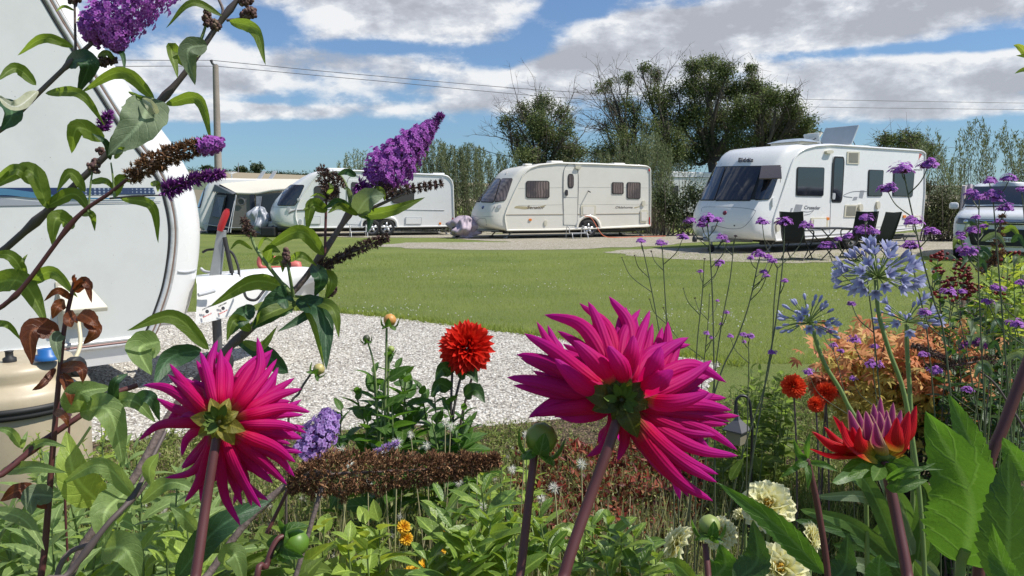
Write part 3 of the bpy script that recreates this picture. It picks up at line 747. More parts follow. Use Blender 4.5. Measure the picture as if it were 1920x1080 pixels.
# telegraph pole and wires
WOOD = mat('weathered_pole', (.26, .225, .19), .9, var=.3, vs=3, bump=.4, bs=20)
DARK = mat('dark_metal', (.03, .03, .032), .5)
POLE_D = 32
t = empty('telegraph_pole', 'tall weathered wooden telegraph pole behind the awning', 'pole')
top = P(404, 122, POLE_D); b = P(412, 430, POLE_D); b[2] = 0
mb = MB(); add_tube(mb, np.array([b, (b + top) / 2, top]), [.17, .15, .12], 12); mb.build('pole', WOOD, t)
mb = MB(); add_tube(mb, np.array([top - [0, 0, .05], P(398, 119, POLE_D), P(396, 113, POLE_D)]), [.05, .05, .07], 8); mb.build('insulator', DARK, t)
mb = MB(); add_tube(mb, np.array([P(405, 126, POLE_D), P(407, 121, POLE_D)]), [.05, .06], 8); mb.build('insulator', DARK, t)
wm = mat('wire', (.12, .12, .13), .6)
def wire(pts, lab):
    mb = MB(); add_tube(mb, spline([P(*p) for p in pts], 40), .014, 5)
    tag(mb.build('power_line', wm), lab, 'wire', 'wires strung from the telegraph pole')
wire([(396, 113, POLE_D), (700, 142, 34), (1100, 174, 38), (1500, 186, 44), (1960, 194, 52)], 'upper overhead wire running right from the pole top')
wire([(405, 124, POLE_D), (700, 151, 34), (1100, 186, 38), (1500, 200, 44), (1960, 206, 52)], 'lower overhead wire running right from the pole top')
wire([(396, 113, POLE_D), (300, 113, 29), (150, 112, 25), (-100, 108, 20)], 'upper overhead wire running left behind the tilted caravan front')
wire([(405, 124, POLE_D), (300, 124, 29), (150, 125, 25), (-100, 126, 20)], 'lower overhead wire running left behind the tilted caravan front')
mb = MB(); d = 380; add_tube(mb, np.array([P(447, 330, d), P(447, 305, d)]), [.25, .15], 5); add_tube(mb, np.array([P(446, 309, d), P(448, 309, d)]), .15, 4)
tag(mb.build('radio_mast', mat('mast', (.2, .2, .22), .6)), 'thin lattice mast standing on the distant hill', 'mast')
WHITE = mat('white_gelcoat', (.80, .795, .775), .28, spec=.5, coat=.25, var=.015, vs=1.5, dirt=(.76, .75, .725), dirts=1.2)
CREAM = mat('cream_gelcoat', (.76, .73, .65), .35, spec=.5, coat=.15, var=.015, vs=1.5, dirt=(.70, .67, .58), dirts=1.2)
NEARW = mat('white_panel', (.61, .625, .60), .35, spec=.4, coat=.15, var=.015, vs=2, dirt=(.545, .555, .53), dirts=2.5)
GLASS = mat('tinted_glass', (.012, .014, .02), .06, spec=.8, coat=.5)
GLASSB = mat('smoked_window', (.05, .04, .038), .12, spec=.8)
m = bpy.data.materials.new('curtained_glass'); nt = NT(m); N = Nd(nt); tc = N('ShaderNodeTexCoord').outputs['Object']
sx = N('ShaderNodeSeparateXYZ', {0: tc}); wv = N.math('SINE', N.math('ADD', N.math('MULTIPLY', N.math('ADD', sx.outputs[0], N.math('MULTIPLY', sx.outputs[1], .6)), 55.), N.math('MULTIPLY', N.noise(3, 3, tc).outputs[0], 7.)))
c = N.mix(N.math('ADD', N.math('MULTIPLY', wv, .5), .5), (.10, .075, .07), (.24, .19, .175)); c = N.mix(N.ramp(N.noise(1.8, 3, tc).outputs[0], [(.4, 0.), (.65, .8)]), c, (.045, .04, .045))
b = N('ShaderNodeBsdfPrincipled', {'Base Color': c, 'Roughness': .15, 'Specular IOR Level': .6, 'Coat Weight': .4}); N('ShaderNodeOutputMaterial', {0: b.outputs[0]}); BLIND = m
RUB = mat('black_rubber', (.018, .018, .018), .6)
TYRE = mat('tyre', (.02, .02, .021), .8, bump=.3)
ALLOY = mat('alloy', (.55, .56, .58), .35, metal=.7)
GALV = mat('galvanised', (.30, .315, .32), .55, metal=.35, var=.25, vs=14)
ALU = mat('aluminium_rail', (.68, .68, .67), .35, metal=.35, dirt=(.3, .27, .23), dirts=6)
BUFF = mat('buff_plastic', (.62, .58, .46), .5)
LGREY = mat('light_grey_plastic', (.45, .46, .47), .5)
LETT = mat('lettering_dark', (.03, .03, .04), .5)
GREYL = mat('lettering_grey', (.22, .22, .23), .5)
AMB = mat('amber_lens', (.75, .22, .03), .3)
REDL = mat('red_lens', (.55, .03, .03), .3)
ROOFW = mat('acrylic_hatch', (.42, .47, .50), .12, spec=.7, coat=.3)
def edge_out(poly, k):
    """push a (u,z) outline outwards by per-point k"""
    p = np.asarray(poly, float); t = np.roll(p, -1, 0) - np.roll(p, 1, 0); n = nz(np.stack([t[:, 1], -t[:, 0]], 1))
    A = .5 * np.sum(p[:, 0] * np.roll(p[:, 1], -1) - np.roll(p[:, 0], -1) * p[:, 1])
    if A < 0: n = -n
    return p + n * np.asarray(k)[:, None]
def resample(p, n, closed=True):
    p = np.asarray(p, float)
    q = np.concatenate([p, p[:1]]) if closed else p
    s = np.concatenate([[0], np.cumsum(np.linalg.norm(np.diff(q, axis=0), axis=1))])
    t = np.linspace(0, s[-1], n + (1 if closed else 0))[:(n if closed else None)]
    return np.stack([np.interp(t, s, q[:, 0]), np.interp(t, s, q[:, 1])], 1)
def wheel(parent, c, away, r=.32, name='wheel'):
    """road wheel: tyre, rim as sub-parts"""
    away = nz(away); mb = MB()
    add_lathe(mb, c, [(.19 * r / .32, -.005), (.21 * r / .32, -.02), (r * .93, -.02), (r, .02), (r, .16), (r * .93, .19), (.05, .19)], 36, away)
    t = mb.build('wheel', TYRE, parent)
    mb = MB(); k = r / .32
    add_lathe(mb, c, [(.001, .05), (.20 * k, .05), (.215 * k, .03), (.215 * k, -.015), (.205 * k, -.02), (.195 * k, .02)], 36, away)
    u = nz(np.cross(away, [0, 0, 1.])); wv = np.array([0, 0, 1.])
    for i in range(5):
        a = i * 2 * pi / 5 + .3; dv = u * math.cos(a) + wv * math.sin(a); sd = np.cross(dv, away)
        q = [c + dv * .03 * k + sd * .045 * k - away * .012, c + dv * .2 * k + sd * .03 * k - away * .012, c + dv * .2 * k - sd * .03 * k - away * .012, c + dv * .03 * k - sd * .045 * k - away * .012]
        add_slab(mb, q, -away, .035)
    add_lathe(mb, c, [(.001, -.03), (.04 * k, -.028), (.05 * k, -.01), (.05 * k, .03)], 16, away)
    mb.build('rim', ALLOY, t)
    mb = MB(); add_lathe(mb, c, [(.001, .045), (.195 * k, .045)], 24, away); mb.build('brake_drum', DARK, t)
    return t
def window(parent, bvh, quad, glass=GLASS, r=.12, frame=RUB, off=.02, name='window', fr=.0, blind=None):
    q = np.asarray(quad, float); c = q.mean(0)
    mb = MB(); decal(mb, bvh, quad, off, r, 5); w_ = mb.build(name, frame, parent)
    k = 1 - 2.6 / max(8, (q[:, 0].max() - q[:, 0].min())); k2 = 1 - 2.6 / max(8, (q[:, 1].max() - q[:, 1].min()))
    mb = MB(); decal(mb, bvh, c + (q - c) * [k, k2], off + .006, r, 5, .004); mb.build('pane', glass, w_)
    return w_
def steps(label, c, rz, wd=.55):
    t = empty('step_stool', label, 'step'); t.location = c; t.rotation_euler = (0, 0, rz)
    for nm, z, y, dp in (('tread', .22, .12, .24), ('tread', .40, .36, .24)):
        pass
    for z, y in ((.20, -.13), (.38, .12)):
        mb = MB(); add_box(mb, (0, y, z), (wd - .06, .22, .025)); mb.build('tread', LGREY, t, False)
    for sx in (-1, 1):
        mb = MB(); x = sx * wd / 2
        add_tube(mb, spline([(x, -.32, 0), (x, -.22, .2), (x, -.02, .21), (x, .02, .40), (x, .22, .41), (x, .30, 0)], 24), .014, 8); mb.build('leg', ALU, t)
    return t
def strut(mb, a, b, r=.02): add_tube(mb, np.array([a, b], float), r, 6)
def caravan_rail(pl, prof, parent, m, r=.022, y=-.012, name='awning_rail'):
    q = [pl.w(a, y, b) for a, b in prof]; mb = MB(); add_tube(mb, np.array(q + [q[0]]), r, 8); return mb.build(name, m, parent)
def make_caravan(name, label, pl, prof_px, W, R, nose, bulge, body_m, roof_px_pts=None, nres=140, blen=1.0):
    inner = np.array([pl.hit(a, b) for a, b in prof_px]); inner = resample(inner, nres)
    u0, u1 = inner[:, 0].min(), inner[:, 0].max(); z0 = inner[:, 1].min()
    k = .05 + nose * np.clip(1 - (inner[:, 0] - u0) / blen, 0, 1) ** 1.0 * np.clip((inner[:, 1] - z0) / .25, .35, 1)
    k[inner[:, 1] < z0 + .06] = .0
    outer = edge_out(inner, k)
    outer[:, 1] = np.maximum(outer[:, 1], z0 - .02)
    t = empty(name, label, 'caravan', 'touring caravans on the pitches')
    mb, bvh = loft_body(pl, inner, outer, W, R, bulge, blen * 1.4)
    mb.build('body', body_m, t)
    # chassis under the floor
    mb = MB()
    for y in (.45, W - .5):
        add_slab(mb, [pl.w(u0 + .1, y, z0 + .02), pl.w(u1 - .15, y, z0 + .02), pl.w(u1 - .3, y, z0 - .13), pl.w(u0 + .1, y, z0 - .13)], -pl.away, .06)
    add_slab(mb, [pl.w(u0 + .15, .1, z0 - .015), pl.w(u1 - .1, .1, z0 - .015), pl.w(u1 - .1, W - .1, z0 - .015), pl.w(u0 + .15, W - .1, z0 - .015)], (0, 0, 1), .05)
    L = u1 - u0
    add_tube(mb, np.array([pl.w(u0 + L * .55, .12, .3), pl.w(u0 + L * .55, W - .12, .3)]), .045, 8)
    mb.build('chassis', DARK, t, False)
    for (uu, yy, s) in ((u0 + .45, .3, 1), (u1 - .5, .3, -1), (u0 + .45, W - .3, 1), (u1 - .5, W - .3, -1)):
        mb = MB(); strut(mb, pl.w(uu, yy, z0), pl.w(uu + s * -.3, yy - .0, .03), .022); strut(mb, pl.w(uu - s * .35, yy, z0), pl.w(uu - s * .15, yy, .16), .014)
        add_box(mb, pl.w(uu - s * .3, yy, .03), (.16, .12, .04)); mb.build('corner_steady', GALV, t)
    return t, bvh, inner, outer, u0, u1, z0
def hitch(t, pl, u0, W, z0, L=1.15, jock=True, m=GALV):
    yc = W / 2
    mb = MB()
    for s in (-1, 1): strut(mb, pl.w(u0 + .3, yc + s * .55, z0 - .03), pl.w(u0 - L, yc + s * .04, z0 + .02), .045)
    mb.build('drawbar', m, t)
    mb = MB(); strut(mb, pl.w(u0 - L + .15, yc, z0 + .03), pl.w(u0 - L - .25, yc, z0 + .06), .045); add_lathe(mb, pl.w(u0 - L - .25, yc, z0 + .0), [(.001, .12), (.05, .1), (.065, .03), (.06, -.04), (.001, -.05)], 14); mb.build('coupling', DARK, t)
    mb = MB(); strut(mb, pl.w(u0 - L + .25, yc - .1, .2), pl.w(u0 - L + .25, yc - .1, z0 + .35), .028); strut(mb, pl.w(u0 - L + .25, yc - .1, z0 + .35), pl.w(u0 - L + .25, yc - .3, z0 + .38), .012); mb.build('jockey_post', GALV, t)
    mb = MB(); c = pl.w(u0 - L + .25, yc - .13, .11); add_lathe(mb, c, [(.02, 0), (.09, .0), (.105, .02), (.105, .05), (.09, .07), (.02, .07)], 18, pl.away); mb.build('jockey_wheel', TYRE, t)

# ------------------------------------------------ largest white caravan on the right
pl = Plane(1454, 19.0, 60)
prof = [(1454, 451), (1449, 430), (1450, 410), (1460, 380), (1470, 350), (1482, 312), (1489, 296), (1498, 286), (1510, 279), (1530, 274), (1560, 272), (1650, 278), (1728, 283), (1734, 288), (1733, 360), (1728, 428), (1650, 437), (1560, 444)]
t, bv, inn, out, u0, u1, z0 = make_caravan('touring_caravan', 'largest white touring caravan with wide dark front window, right side of the field', pl, prof, 2.35, .16, .50, .45, WHITE, blen=1.3)
W_ = 2.35
# front panorama window of three panes, one hinged open
def front_x(l, r): return None
mb = MB(); decal(mb, bv, [(1329, 312.5), (1466, 310.5), (1444, 374), (1308, 376.5)], .012, .06, 12); mb.build('window_surround', RUB, t)
window(t, bv, [(1329, 313), (1362, 313), (1340, 376.5), (1309, 376)], GLASS, .05, name='front_window')
window(t, bv, [(1363, 313), (1430, 312), (1407, 377), (1341, 377)], GLASS, .03, name='front_window')
window(t, bv, [(1432, 312), (1466, 311), (1444, 374), (1413, 376)], GLASS, .14, name='front_window')
pa, na = cast(bv, 1432, 313); pb, nb = cast(bv, 1464, 312); pd, nd_ = cast(bv, 1407, 357)
mb = MB(); n_ = nz(na + nb); qa, qb = pa + n_ * .03, pb + n_ * .03
lo = nz(np.cross(qb - qa, n_)); lo = lo if lo[2] < 0 else -lo
dn = nz(lo * .8 + n_ * .62) * .72; 
add_slab(mb, [qa - (qb - qa) * .15, qb, qb + dn, qa - (qb - qa) * .3 + dn], np.cross(qb - qa, dn), .03)
mb.build('open_pane', GLASSB, t, False, .006)
mb = MB(); strut(mb, qb + dn * .5, pb + lo * .45, .008); mb.build('window_stay', ALU, t)
# locker lid seam, badge, wordmark, handles
mb = MB(); line_on(mb, bv, [(1316, 397), (1316, 391), (1325, 388), (1380, 389), (1412, 393), (1416, 397), (1405, 415), (1391, 427), (1370, 429), (1345, 424)], .006, .0, 5, 60); mb.build('locker_seam', GREYL, t)
mb = MB(); c, n_ = cast(bv, 1359, 399); add_lathe(mb, c, [(.001, .02), (.05, .018), (.06, 0), (.06, -.02)], 18, n_); mb.build('badge', mat('badge_maroon', (.15, .02, .04), .3), t)
mb = MB(); c, n_ = cast(bv, 1377, 423); add_lathe(mb, c, [(.001, .015), (.018, .012), (.02, -.01)], 10, n_); mb.build('lock', DARK, t)
mb = MB(); text_on(mb, bv, 'Elddis', (1385, 305), (1413, 304.5), 7.5, .03, .15, ext=.01, offset=.0); mb.build('lettering', LETT, t)
for q in ([(1446, 372), (1452, 369), (1450, 386), (1446, 388)], [(1299, 369), (1301, 368), (1298, 382), (1296, 384)]):
    mb = MB(); decal(mb, bv, q, .05, .35, 3); mb.build('grab_handle', WHITE, t)
# side panel fittings
window(t, bv, [(1494, 313), (1545, 314), (1543, 368), (1492, 367)], GLASS, .06)
window(t, bv, [(1628, 318), (1656, 319), (1653, 368), (1626, 368)], GLASS, .06)
window(t, bv, [(1675, 319), (1714, 321), (1710, 369), (1673, 368)], GLASS, .06)
mb = MB(); decal(mb, bv, [(1561, 292), (1584, 293), (1577, 441), (1555, 443)], .014, .08, 4); dr = mb.build('door', WHITE, t)
mb = MB(); decal(mb, bv, [(1561, 293), (1583, 294), (1578, 380), (1557, 380)], .022, .16, 4); wn = mb.build('door_window', RUB, dr)
mb = MB(); decal(mb, bv, [(1563.5, 296), (1580.5, 297), (1576, 377), (1560, 377)], .028, .16, 4); mb.build('pane', GLASS, wn)
mb = MB(); decal(mb, bv, [(1559, 362), (1564, 362), (1563, 374), (1558, 374)], .05, .3, 2); mb.build('handle', LGREY, dr)
for q in ([(1588, 284), (1611, 284.5), (1610, 308), (1587, 307)], [(1584, 384), (1607, 384), (1605, 407), (1582, 407)]):
    mb = MB(); decal(mb, bv, q, .02, .04, 2); v = mb.build('fridge_vent', BUFF, t)
    mb = MB(); q = np.array(q)
    for i in range(9):
        f = .14 + i * .09; a_ = q[0] * (1 - f) + q[3] * f; b_ = q[1] * (1 - f) + q[2] * f
        line_on(mb, bv, [a_ * .88 + b_ * .12, a_ * .12 + b_ * .88], .007, .022, 4, 4)
    mb.build('louvre', mat('vent_shadow', (.16, .15, .12), .7), v)
for (cx, cy, hw, hh, o_) in ((1552, 285, 6.5, 3.2, .08), (1611, 389, 3.5, 6.5, .07), (1644.5, 384.5, 3.2, 7, .05), (1456, 424, 3, 10, .06)):
    mb = MB(); decal(mb, bv, [(cx - hw, cy - hh), (cx + hw, cy - hh), (cx + hw, cy + hh), (cx - hw, cy + hh)], o_, .4, 3, .03); mb.build('side_lamp', BUFF, t)
for q in ([(1520, 408), (1552, 408), (1551, 428), (1519, 429)], [(1701, 404), (1726, 404), (1724, 427), (1698, 428)]):
    mb = MB(); decal(mb, bv, q, .025, .06, 2); l = mb.build('service_hatch', BUFF, t)
    q = np.array(q); c = q.mean(0); mb = MB(); decal(mb, bv, c + (q - c) * .72, .035, .06, 2); mb.build('hatch_lid', WHITE, l)
for (x_, y_) in ((1551, 410), (1695, 406)):
    mb = MB(); decal(mb, bv, [(x_ - 2.5, y_ - 2.5), (x_ + 2.5, y_ - 2.5), (x_ + 2.5, y_ + 2.5), (x_ - 2.5, y_ + 2.5)], .03, .2, 2); mb.build('marker_light', AMB, t)
mb = MB(); line_on(mb, bv, [(1475, 444), (1560, 439), (1650, 432), (1725, 426.5)], .03, .01, 8, 20); mb.build('lower_trim', LGREY, t)
mb = MB(); line_on(mb, bv, [(1480, 434), (1560, 430), (1650, 425), (1726, 420)], .006, .004, 5, 20); mb.build('panel_seam', LGREY, t)
mb = MB(); text_on(mb, bv, 'Crusader', (1508, 391.5), (1538, 392.5), 6.5, .006, .15, offset=.008)
mb.build('lettering', GREYL, t)
mb = MB(); text_on(mb, bv, 'superstorm', (1713, 319), (1729, 319.5), 3, .004, .1); mb.build('lettering', GREYL, t)
for q in ([(1492, 383), (1505, 384), (1500, 400), (1487, 398)], [(1483, 390), (1487, 390), (1484, 397), (1481, 397)], [(1613, 357), (1621, 357), (1617, 372), (1610, 371)], [(1601, 369), (1608, 369), (1606, 375), (1598, 376)]):
    mb = MB(); decal(mb, bv, q, .004, .05, 2, .002); mb.build('graphic', mat('graphic_grey', (.30, .31, .33), .5), t)
mb = MB()
line_on(mb, bv, [(1501, 396), (1515, 397), (1526, 394)], .008, .002, 5); line_on(mb, bv, [(1508, 403), (1518, 401), (1525, 395)], .008, .002, 5)
line_on(mb, bv, [(1625, 359), (1600, 359), (1583, 365), (1583, 368), (1598, 370)], .008, .002, 5)
mb.build('graphic_swoosh', GREYL, t)
mb = MB(); decal(mb, bv, [(1724, 287), (1729, 289), (1724, 297), (1722, 300)], .004, .1, 2, .002); mb.build('graphic_red', mat('gr_red', (.5, .12, .1), .5), t)
caravan_rail(pl, inn, t, WHITE, .026)
mb = MB(); q = [pl.w(a, -.028, b) for a, b in inn if a < 1.3 and b > .5]; add_tube(mb, np.array(q), .010, 6); mb.build('rail_insert', GREYL, t)
# wheels under the middle
um = u0 + (u1 - u0) * .50
for du in (0,):
    wheel(t, pl.w(um, .06, .32), pl.away, .32)
# roof furniture
def roof_z(u): 
    k = (inn[:, 1] > 1.8); return np.interp(u, np.sort(out[k][:, 0]), out[k][:, 1][np.argsort(out[k][:, 0])])
def roof_box(name, m, u, y, lu, ly, h, off=0.02, r=.04, par=t):
    mb = MB(); z = roof_z(u) ; q = [pl.w(u - lu / 2, y - ly / 2, z - .02), pl.w(u + lu / 2, y - ly / 2, z - .02), pl.w(u + lu / 2, y + ly / 2, z - .02), pl.w(u - lu / 2, y + ly / 2, z - .02)]
    add_slab(mb, [x + np.array([0, 0, h + .02]) for x in q], (0, 0, 1), h + .02); return mb.build(name, m, par, False, r)
ro = roof_box('rooflight', BUFF, 1.75, .95, .75, 1.0, .09); mb = MB(); z = roof_z(1.75)
v = []; 
for a in np.linspace(-1, 1, 9):
    for b_ in np.linspace(-1, 1, 9): v.append(pl.w(1.75 + a * .42, .95 + b_ * .58, z + .08 + .11 * (1 - a * a) ** .5 * (1 - b_ ** 4)))
mb.add(v, gridfaces(9, 9)[:, ::-1].copy()); mb.build('rooflight_dome', ROOFW, t)
def hatch(u, y, lu, ly, lift, m=ROOFW, lean=1, L=.7):
    z = roof_z(u) + .05
    a, b_ = pl.w(u - lu / 2 * lean, y - ly / 2, z), pl.w(u - lu / 2 * lean, y + ly / 2, z)
    d_ = pl.dir * math.cos(lift) * L * lean + np.array([0, 0, math.sin(lift)]) * L
    mb = MB(); add_slab(mb, [a, b_, b_ + d_, a + d_], np.cross(b_ - a, d_), .05)
    o = mb.build('roof_hatch', m, t, False, .02)
    for s_ in (.2, .8): mb = MB(); strut(mb, a * (1 - s_) + b_ * s_ + d_ * .6, a * (1 - s_) + b_ * s_ + pl.dir * .45 * lean, .012); mb.build('hatch_stay', DARK, t)
    return o
roof_box('hatch_frame', BUFF, 4.0, 1.0, .95, 1.0, .06); hatch(4.0, 1.0, .9, 1.1, math.radians(62), L=.62)
roof_box('hatch_frame', BUFF, 2.75, 1.1, .5, .55, .06); hatch(2.75, 1.1, .45, .5, math.radians(48), BUFF, L=.42); hatch(2.45, 1.0, .35, .5, math.radians(70), ROOFW, -1, L=.32)
# hitch cover and drawbar
hitch(t, pl, u0 - .35, W_, z0, .95)
mb = MB()
cc_ = [pl.w(u0 - .2, .75, z0 + .02), pl.w(u0 - .2, 1.55, z0 + .02), pl.w(u0 - 1.15, 1.32, z0 - .02), pl.w(u0 - 1.15, .98, z0 - .02)]
add_slab(mb, [x + np.array([0, 0, .20]) for x in cc_], (0, 0, 1), .24); mb.build('drawbar_cover', WHITE, t, False, .05)
t2 = empty('cloth_heap', 'white and pale turquoise cloth heaped on the drawbar cover of the largest caravan', 'cloth')
for (a_, y_, z_, s_, m_) in ((-.55, .95, .30, .17, WHITE), (-.75, 1.15, .34, .2, mat('turquoise_cloth', (.35, .62, .62), .8)), (-.5, 1.3, .28, .2, WHITE), (-.8, .95, .22, .15, WHITE)):
    th = np.linspace(0, 2 * pi, 20, endpoint=False); v = []
    for j in range(7):
        ph = j / 6 * pi * .5
        for a in th: v.append(pl.w(u0 + a_ + s_ * math.cos(ph) * math.cos(a) * (1 + .2 * math.sin(5 * a + j)), y_ + s_ * math.cos(ph) * math.sin(a) * (1 + .2 * math.cos(4 * a)), z0 + z_ - .08 + s_ * 1.1 * math.sin(ph) + .02 * math.sin(7 * a)))
    mb = MB(); mb.add(v, gridfaces(7, 20, True)); mb.build('fold', m_, t2)
CRU = pl

# ------------------------------------------------ cream caravan in the middle
pl = Plane(950, 26.3, 70)
prof = [(950, 432), (946, 410), (947, 402), (952, 388), (966, 357), (980, 330), (986, 322), (995, 315), (1012, 309.5), (1047, 306), (1120, 308), (1200, 311), (1213, 312), (1219, 316), (1219.5, 360), (1219, 424), (1150, 427), (1050, 431)]
t, bv, inn, out, u0, u1, z0 = make_caravan('touring_caravan', 'cream touring caravan with patterned script lettering, in the middle of the field', pl, prof, 2.25, .14, .42, .35, CREAM, blen=1.1)
for q in ([(899, 337), (915, 336), (900, 379.5), (886, 378)], [(916, 336), (940, 335), (926, 380.5), (901, 379.5)], [(941, 335), (962, 334.5), (948, 376), (927, 380)]):
    w_ = window(t, bv, q, BLIND, .1, name='front_window')
mb = MB(); text_on(mb, bv, 'SENATOR', (926, 324), (952, 322.5), 4.2, .03, .1, ext=.02); mb.build('lettering', GREYL, t)
mb = MB(); c, n_ = cast(bv, 905.5, 389); add_lathe(mb, c, [(.001, .02), (.055, .018), (.065, 0), (.065, -.02)], 18, n_); mb.build('badge', mat('badge_blue', (.03, .05, .15), .3), t)
for q in ([(932, 385), (939, 383), (940, 390), (933, 392)], [(876, 388), (880, 388), (878, 392), (874, 391)]):
    mb = MB(); decal(mb, bv, q, .04, .3, 3); mb.build('front_marker', LGREY, t)
mb = MB(); line_on(mb, bv, [(890, 420), (897, 411), (905, 410), (911, 412), (912, 433)], .008, .0, 5, 30); mb.build('locker_seam', GREYL, t); mb = MB(); line_on(mb, bv, [(884, 404), (900, 407), (925, 405)], .006, .0, 5, 20); mb.build('locker_seam', GREYL, t)
for q in ([(986, 339), (1030, 339), (1030, 372), (986, 371.5)], [(1147, 341.5), (1169, 342), (1169, 364), (1147, 364)], [(1175, 341.5), (1201, 342), (1200.5, 373), (1175, 372.5)]):
    window(t, bv, q, BLIND, .12)
mb = MB(); decal(mb, bv, [(1057, 318), (1083, 319), (1082, 422), (1056, 421)], .015, .08, 4); dr = mb.build('door', CREAM, t)
mb = MB(); line_on(mb, bv, [(1057, 422), (1057.5, 319), (1083, 320), (1082, 421)], .009, .012, 5, 80); line_on(mb, bv, [(1057, 370), (1082, 370.5)], .007, .014, 5, 8); mb.build('door_seam', GREYL, dr)
mb = MB(); decal(mb, bv, [(1064, 326), (1075.5, 326), (1075.5, 353), (1064, 353)], .025, .3, 4); wn = mb.build('door_window', RUB, dr); mb = MB(); decal(mb, bv, [(1065.5, 328), (1074, 328), (1074, 351), (1065.5, 351)], .03, .3, 4); mb.build('pane', BLIND, wn)
mb = MB(); decal(mb, bv, [(1059, 356), (1064, 356), (1064, 367), (1059, 367)], .05, .3, 3); mb.build('handle', DARK, dr)
mb = MB(); line_on(mb, bv, [(949, 402.5), (1100, 401.5), (1215, 400)], .013, .004, 5, 20); mb.build('side_trim', mat('trim_tan', (.32, .27, .2), .5), t)
mb = MB(); line_on(mb, bv, [(953, 431.5), (1085, 429), (1218, 422)], .028, .008, 6, 20); mb.build('lower_trim', CREAM, t)
mb = MB()
for y_ in (350, 382): line_on(mb, bv, [(972, y_ + 3), (1100, y_ + 1), (1215, y_ + 2)], .005, .001, 4, 20)
mb.build('panel_groove', mat('groove', (.52, .5, .44), .6), t)
mb = MB(); text_on(mb, bv, 'Senator', (988, 391.5), (1021, 391.5), 6., .004, .25, offset=.01); mb.build('lettering', mat('script_brown', (.13, .09, .06), .5), t)
mb = MB(); text_on(mb, bv, 'Oklahoma', (1154, 390.5), (1186, 390.5), 4.2, .004, .25); mb.build('lettering', mat('script_brown', (.13, .09, .06), .5), t)
for q in ([(968, 386), (1000, 388), (985, 393), (963, 390)], [(1008, 388), (1025, 384), (1020, 388), (1005, 390)], [(1188, 389), (1202, 386), (1198, 388.5), (1190, 391)]):
    mb = MB(); decal(mb, bv, q, .003, .2, 2, .002); mb.build('graphic', mat('gr_olive', (.42, .36, .22), .6), t)
for q in ([(1089, 385), (1117, 385), (1116, 405), (1089, 404.5)], [(1200, 394), (1214, 393.5), (1213, 417), (1200, 417)]):
    mb = MB(); decal(mb, bv, q, .03, .08, 2); l = mb.build('service_hatch', BUFF, t); q = np.array(q, float); c = q.mean(0); mb = MB(); decal(mb, bv, c + (q - c) * .75, .04, .06, 2); mb.build('hatch_lid', CREAM, l)
for (cx, cy, hw, hh, o_) in ((1083, 314, 5.5, 2.8, .08), (1206, 381, 3, 5, .05), (1022.5, 418, 2.6, 5, .03)):
    mb = MB(); decal(mb, bv, [(cx - hw, cy - hh), (cx + hw, cy - hh), (cx + hw, cy + hh), (cx - hw, cy + hh)], o_, .4, 3, .03); mb.build('side_lamp', BUFF, t)
mb = MB(); c, n_ = cast(bv, 1103, 358); strut(mb, c, c + n_ * .18 + [0, 0, -.05], .02); mb.build('aerial_socket', DARK, t)
for (x_, y_) in ((994, 412), (1119, 411)):
    mb = MB(); decal(mb, bv, [(x_ - 2.5, y_ - 2), (x_ + 2.5, y_ - 2), (x_ + 2.5, y_ + 2), (x_ - 2.5, y_ + 2)], .03, .2, 2); mb.build('marker_light', AMB, t)
mb = MB(); decal(mb, bv, [(1216, 316), (1219, 317), (1219, 321), (1216, 321)], .03, .2, 2); decal(mb, bv, [(1217, 407), (1219.5, 407), (1219.5, 424), (1217, 424)], .03, .2, 2); mb.build('marker_light', REDL, t)
# wheel arch and wheel
hc = pl.hit(1103, 432); wc = pl.w(hc[0], .03, .33)
mb = MB(); q = []
for a in np.linspace(0, pi, 18): q.append([hc[0] - .42 * math.cos(a), max(z0 - .02, .36) + .38 * math.sin(a)])
q = [np.array(x) for x in q]
mb.add([pl.w(x[0], -.035, x[1]) for x in q] + [pl.w(hc[0] + (x[0] - hc[0]) * 1.25, -.035, .36 + (x[1] - .36) * 1.25) for x in q] + [pl.w(x[0], .1, x[1]) for x in q] + [pl.w(hc[0] + (x[0] - hc[0]) * 1.25, .02, .36 + (x[1] - .36) * 1.25) for x in q],
       np.concatenate([[[i, i + 1, 19 + i, 18 + i], [36 + i, 37 + i, i + 1, i], [18 + i, 19 + i, 55 + i, 54 + i]] for i in range(17)]))
mb.build('wheel_arch', CREAM, t)
mb = MB(); v = [pl.w(x[0], -.006, x[1]) for x in q]; add_slab(mb, v + [pl.w(hc[0] + .42, -.006, z0 - .03), pl.w(hc[0] - .42, -.006, z0 - .03)], -pl.away, .005); mb.build('wheel_well', RUB, t, False)
wheel(t, pl.w(hc[0], -.012, .33), pl.away, .33)
caravan_rail(pl, inn, t, CREAM, .028)
for (u_, y_, lu, ly, h_) in ((2.3, 1.1, .5, .5, .09), (3.4, 1.2, .9, .7, .05), (4.9, 1.1, .5, .5, .09), (1.2, 1.1, .3, .3, .06)):
    roof_box('rooflight', CREAM, u_, y_, lu, ly, h_, par=t)
hitch(t, pl, u0 - .3, 2.25, z0, 1.0)
mb = MB(); cc_ = [pl.w(u0 - .1, .75, z0 + .05), pl.w(u0 - .1, 1.5, z0 + .05), pl.w(u0 - 1.0, 1.3, z0), pl.w(u0 - 1.0, .95, z0)]
add_slab(mb, [x + np.array([0, 0, .2]) for x in cc_], (0, 0, 1), .24); mb.build('drawbar_cover', CREAM, t, False, .05)
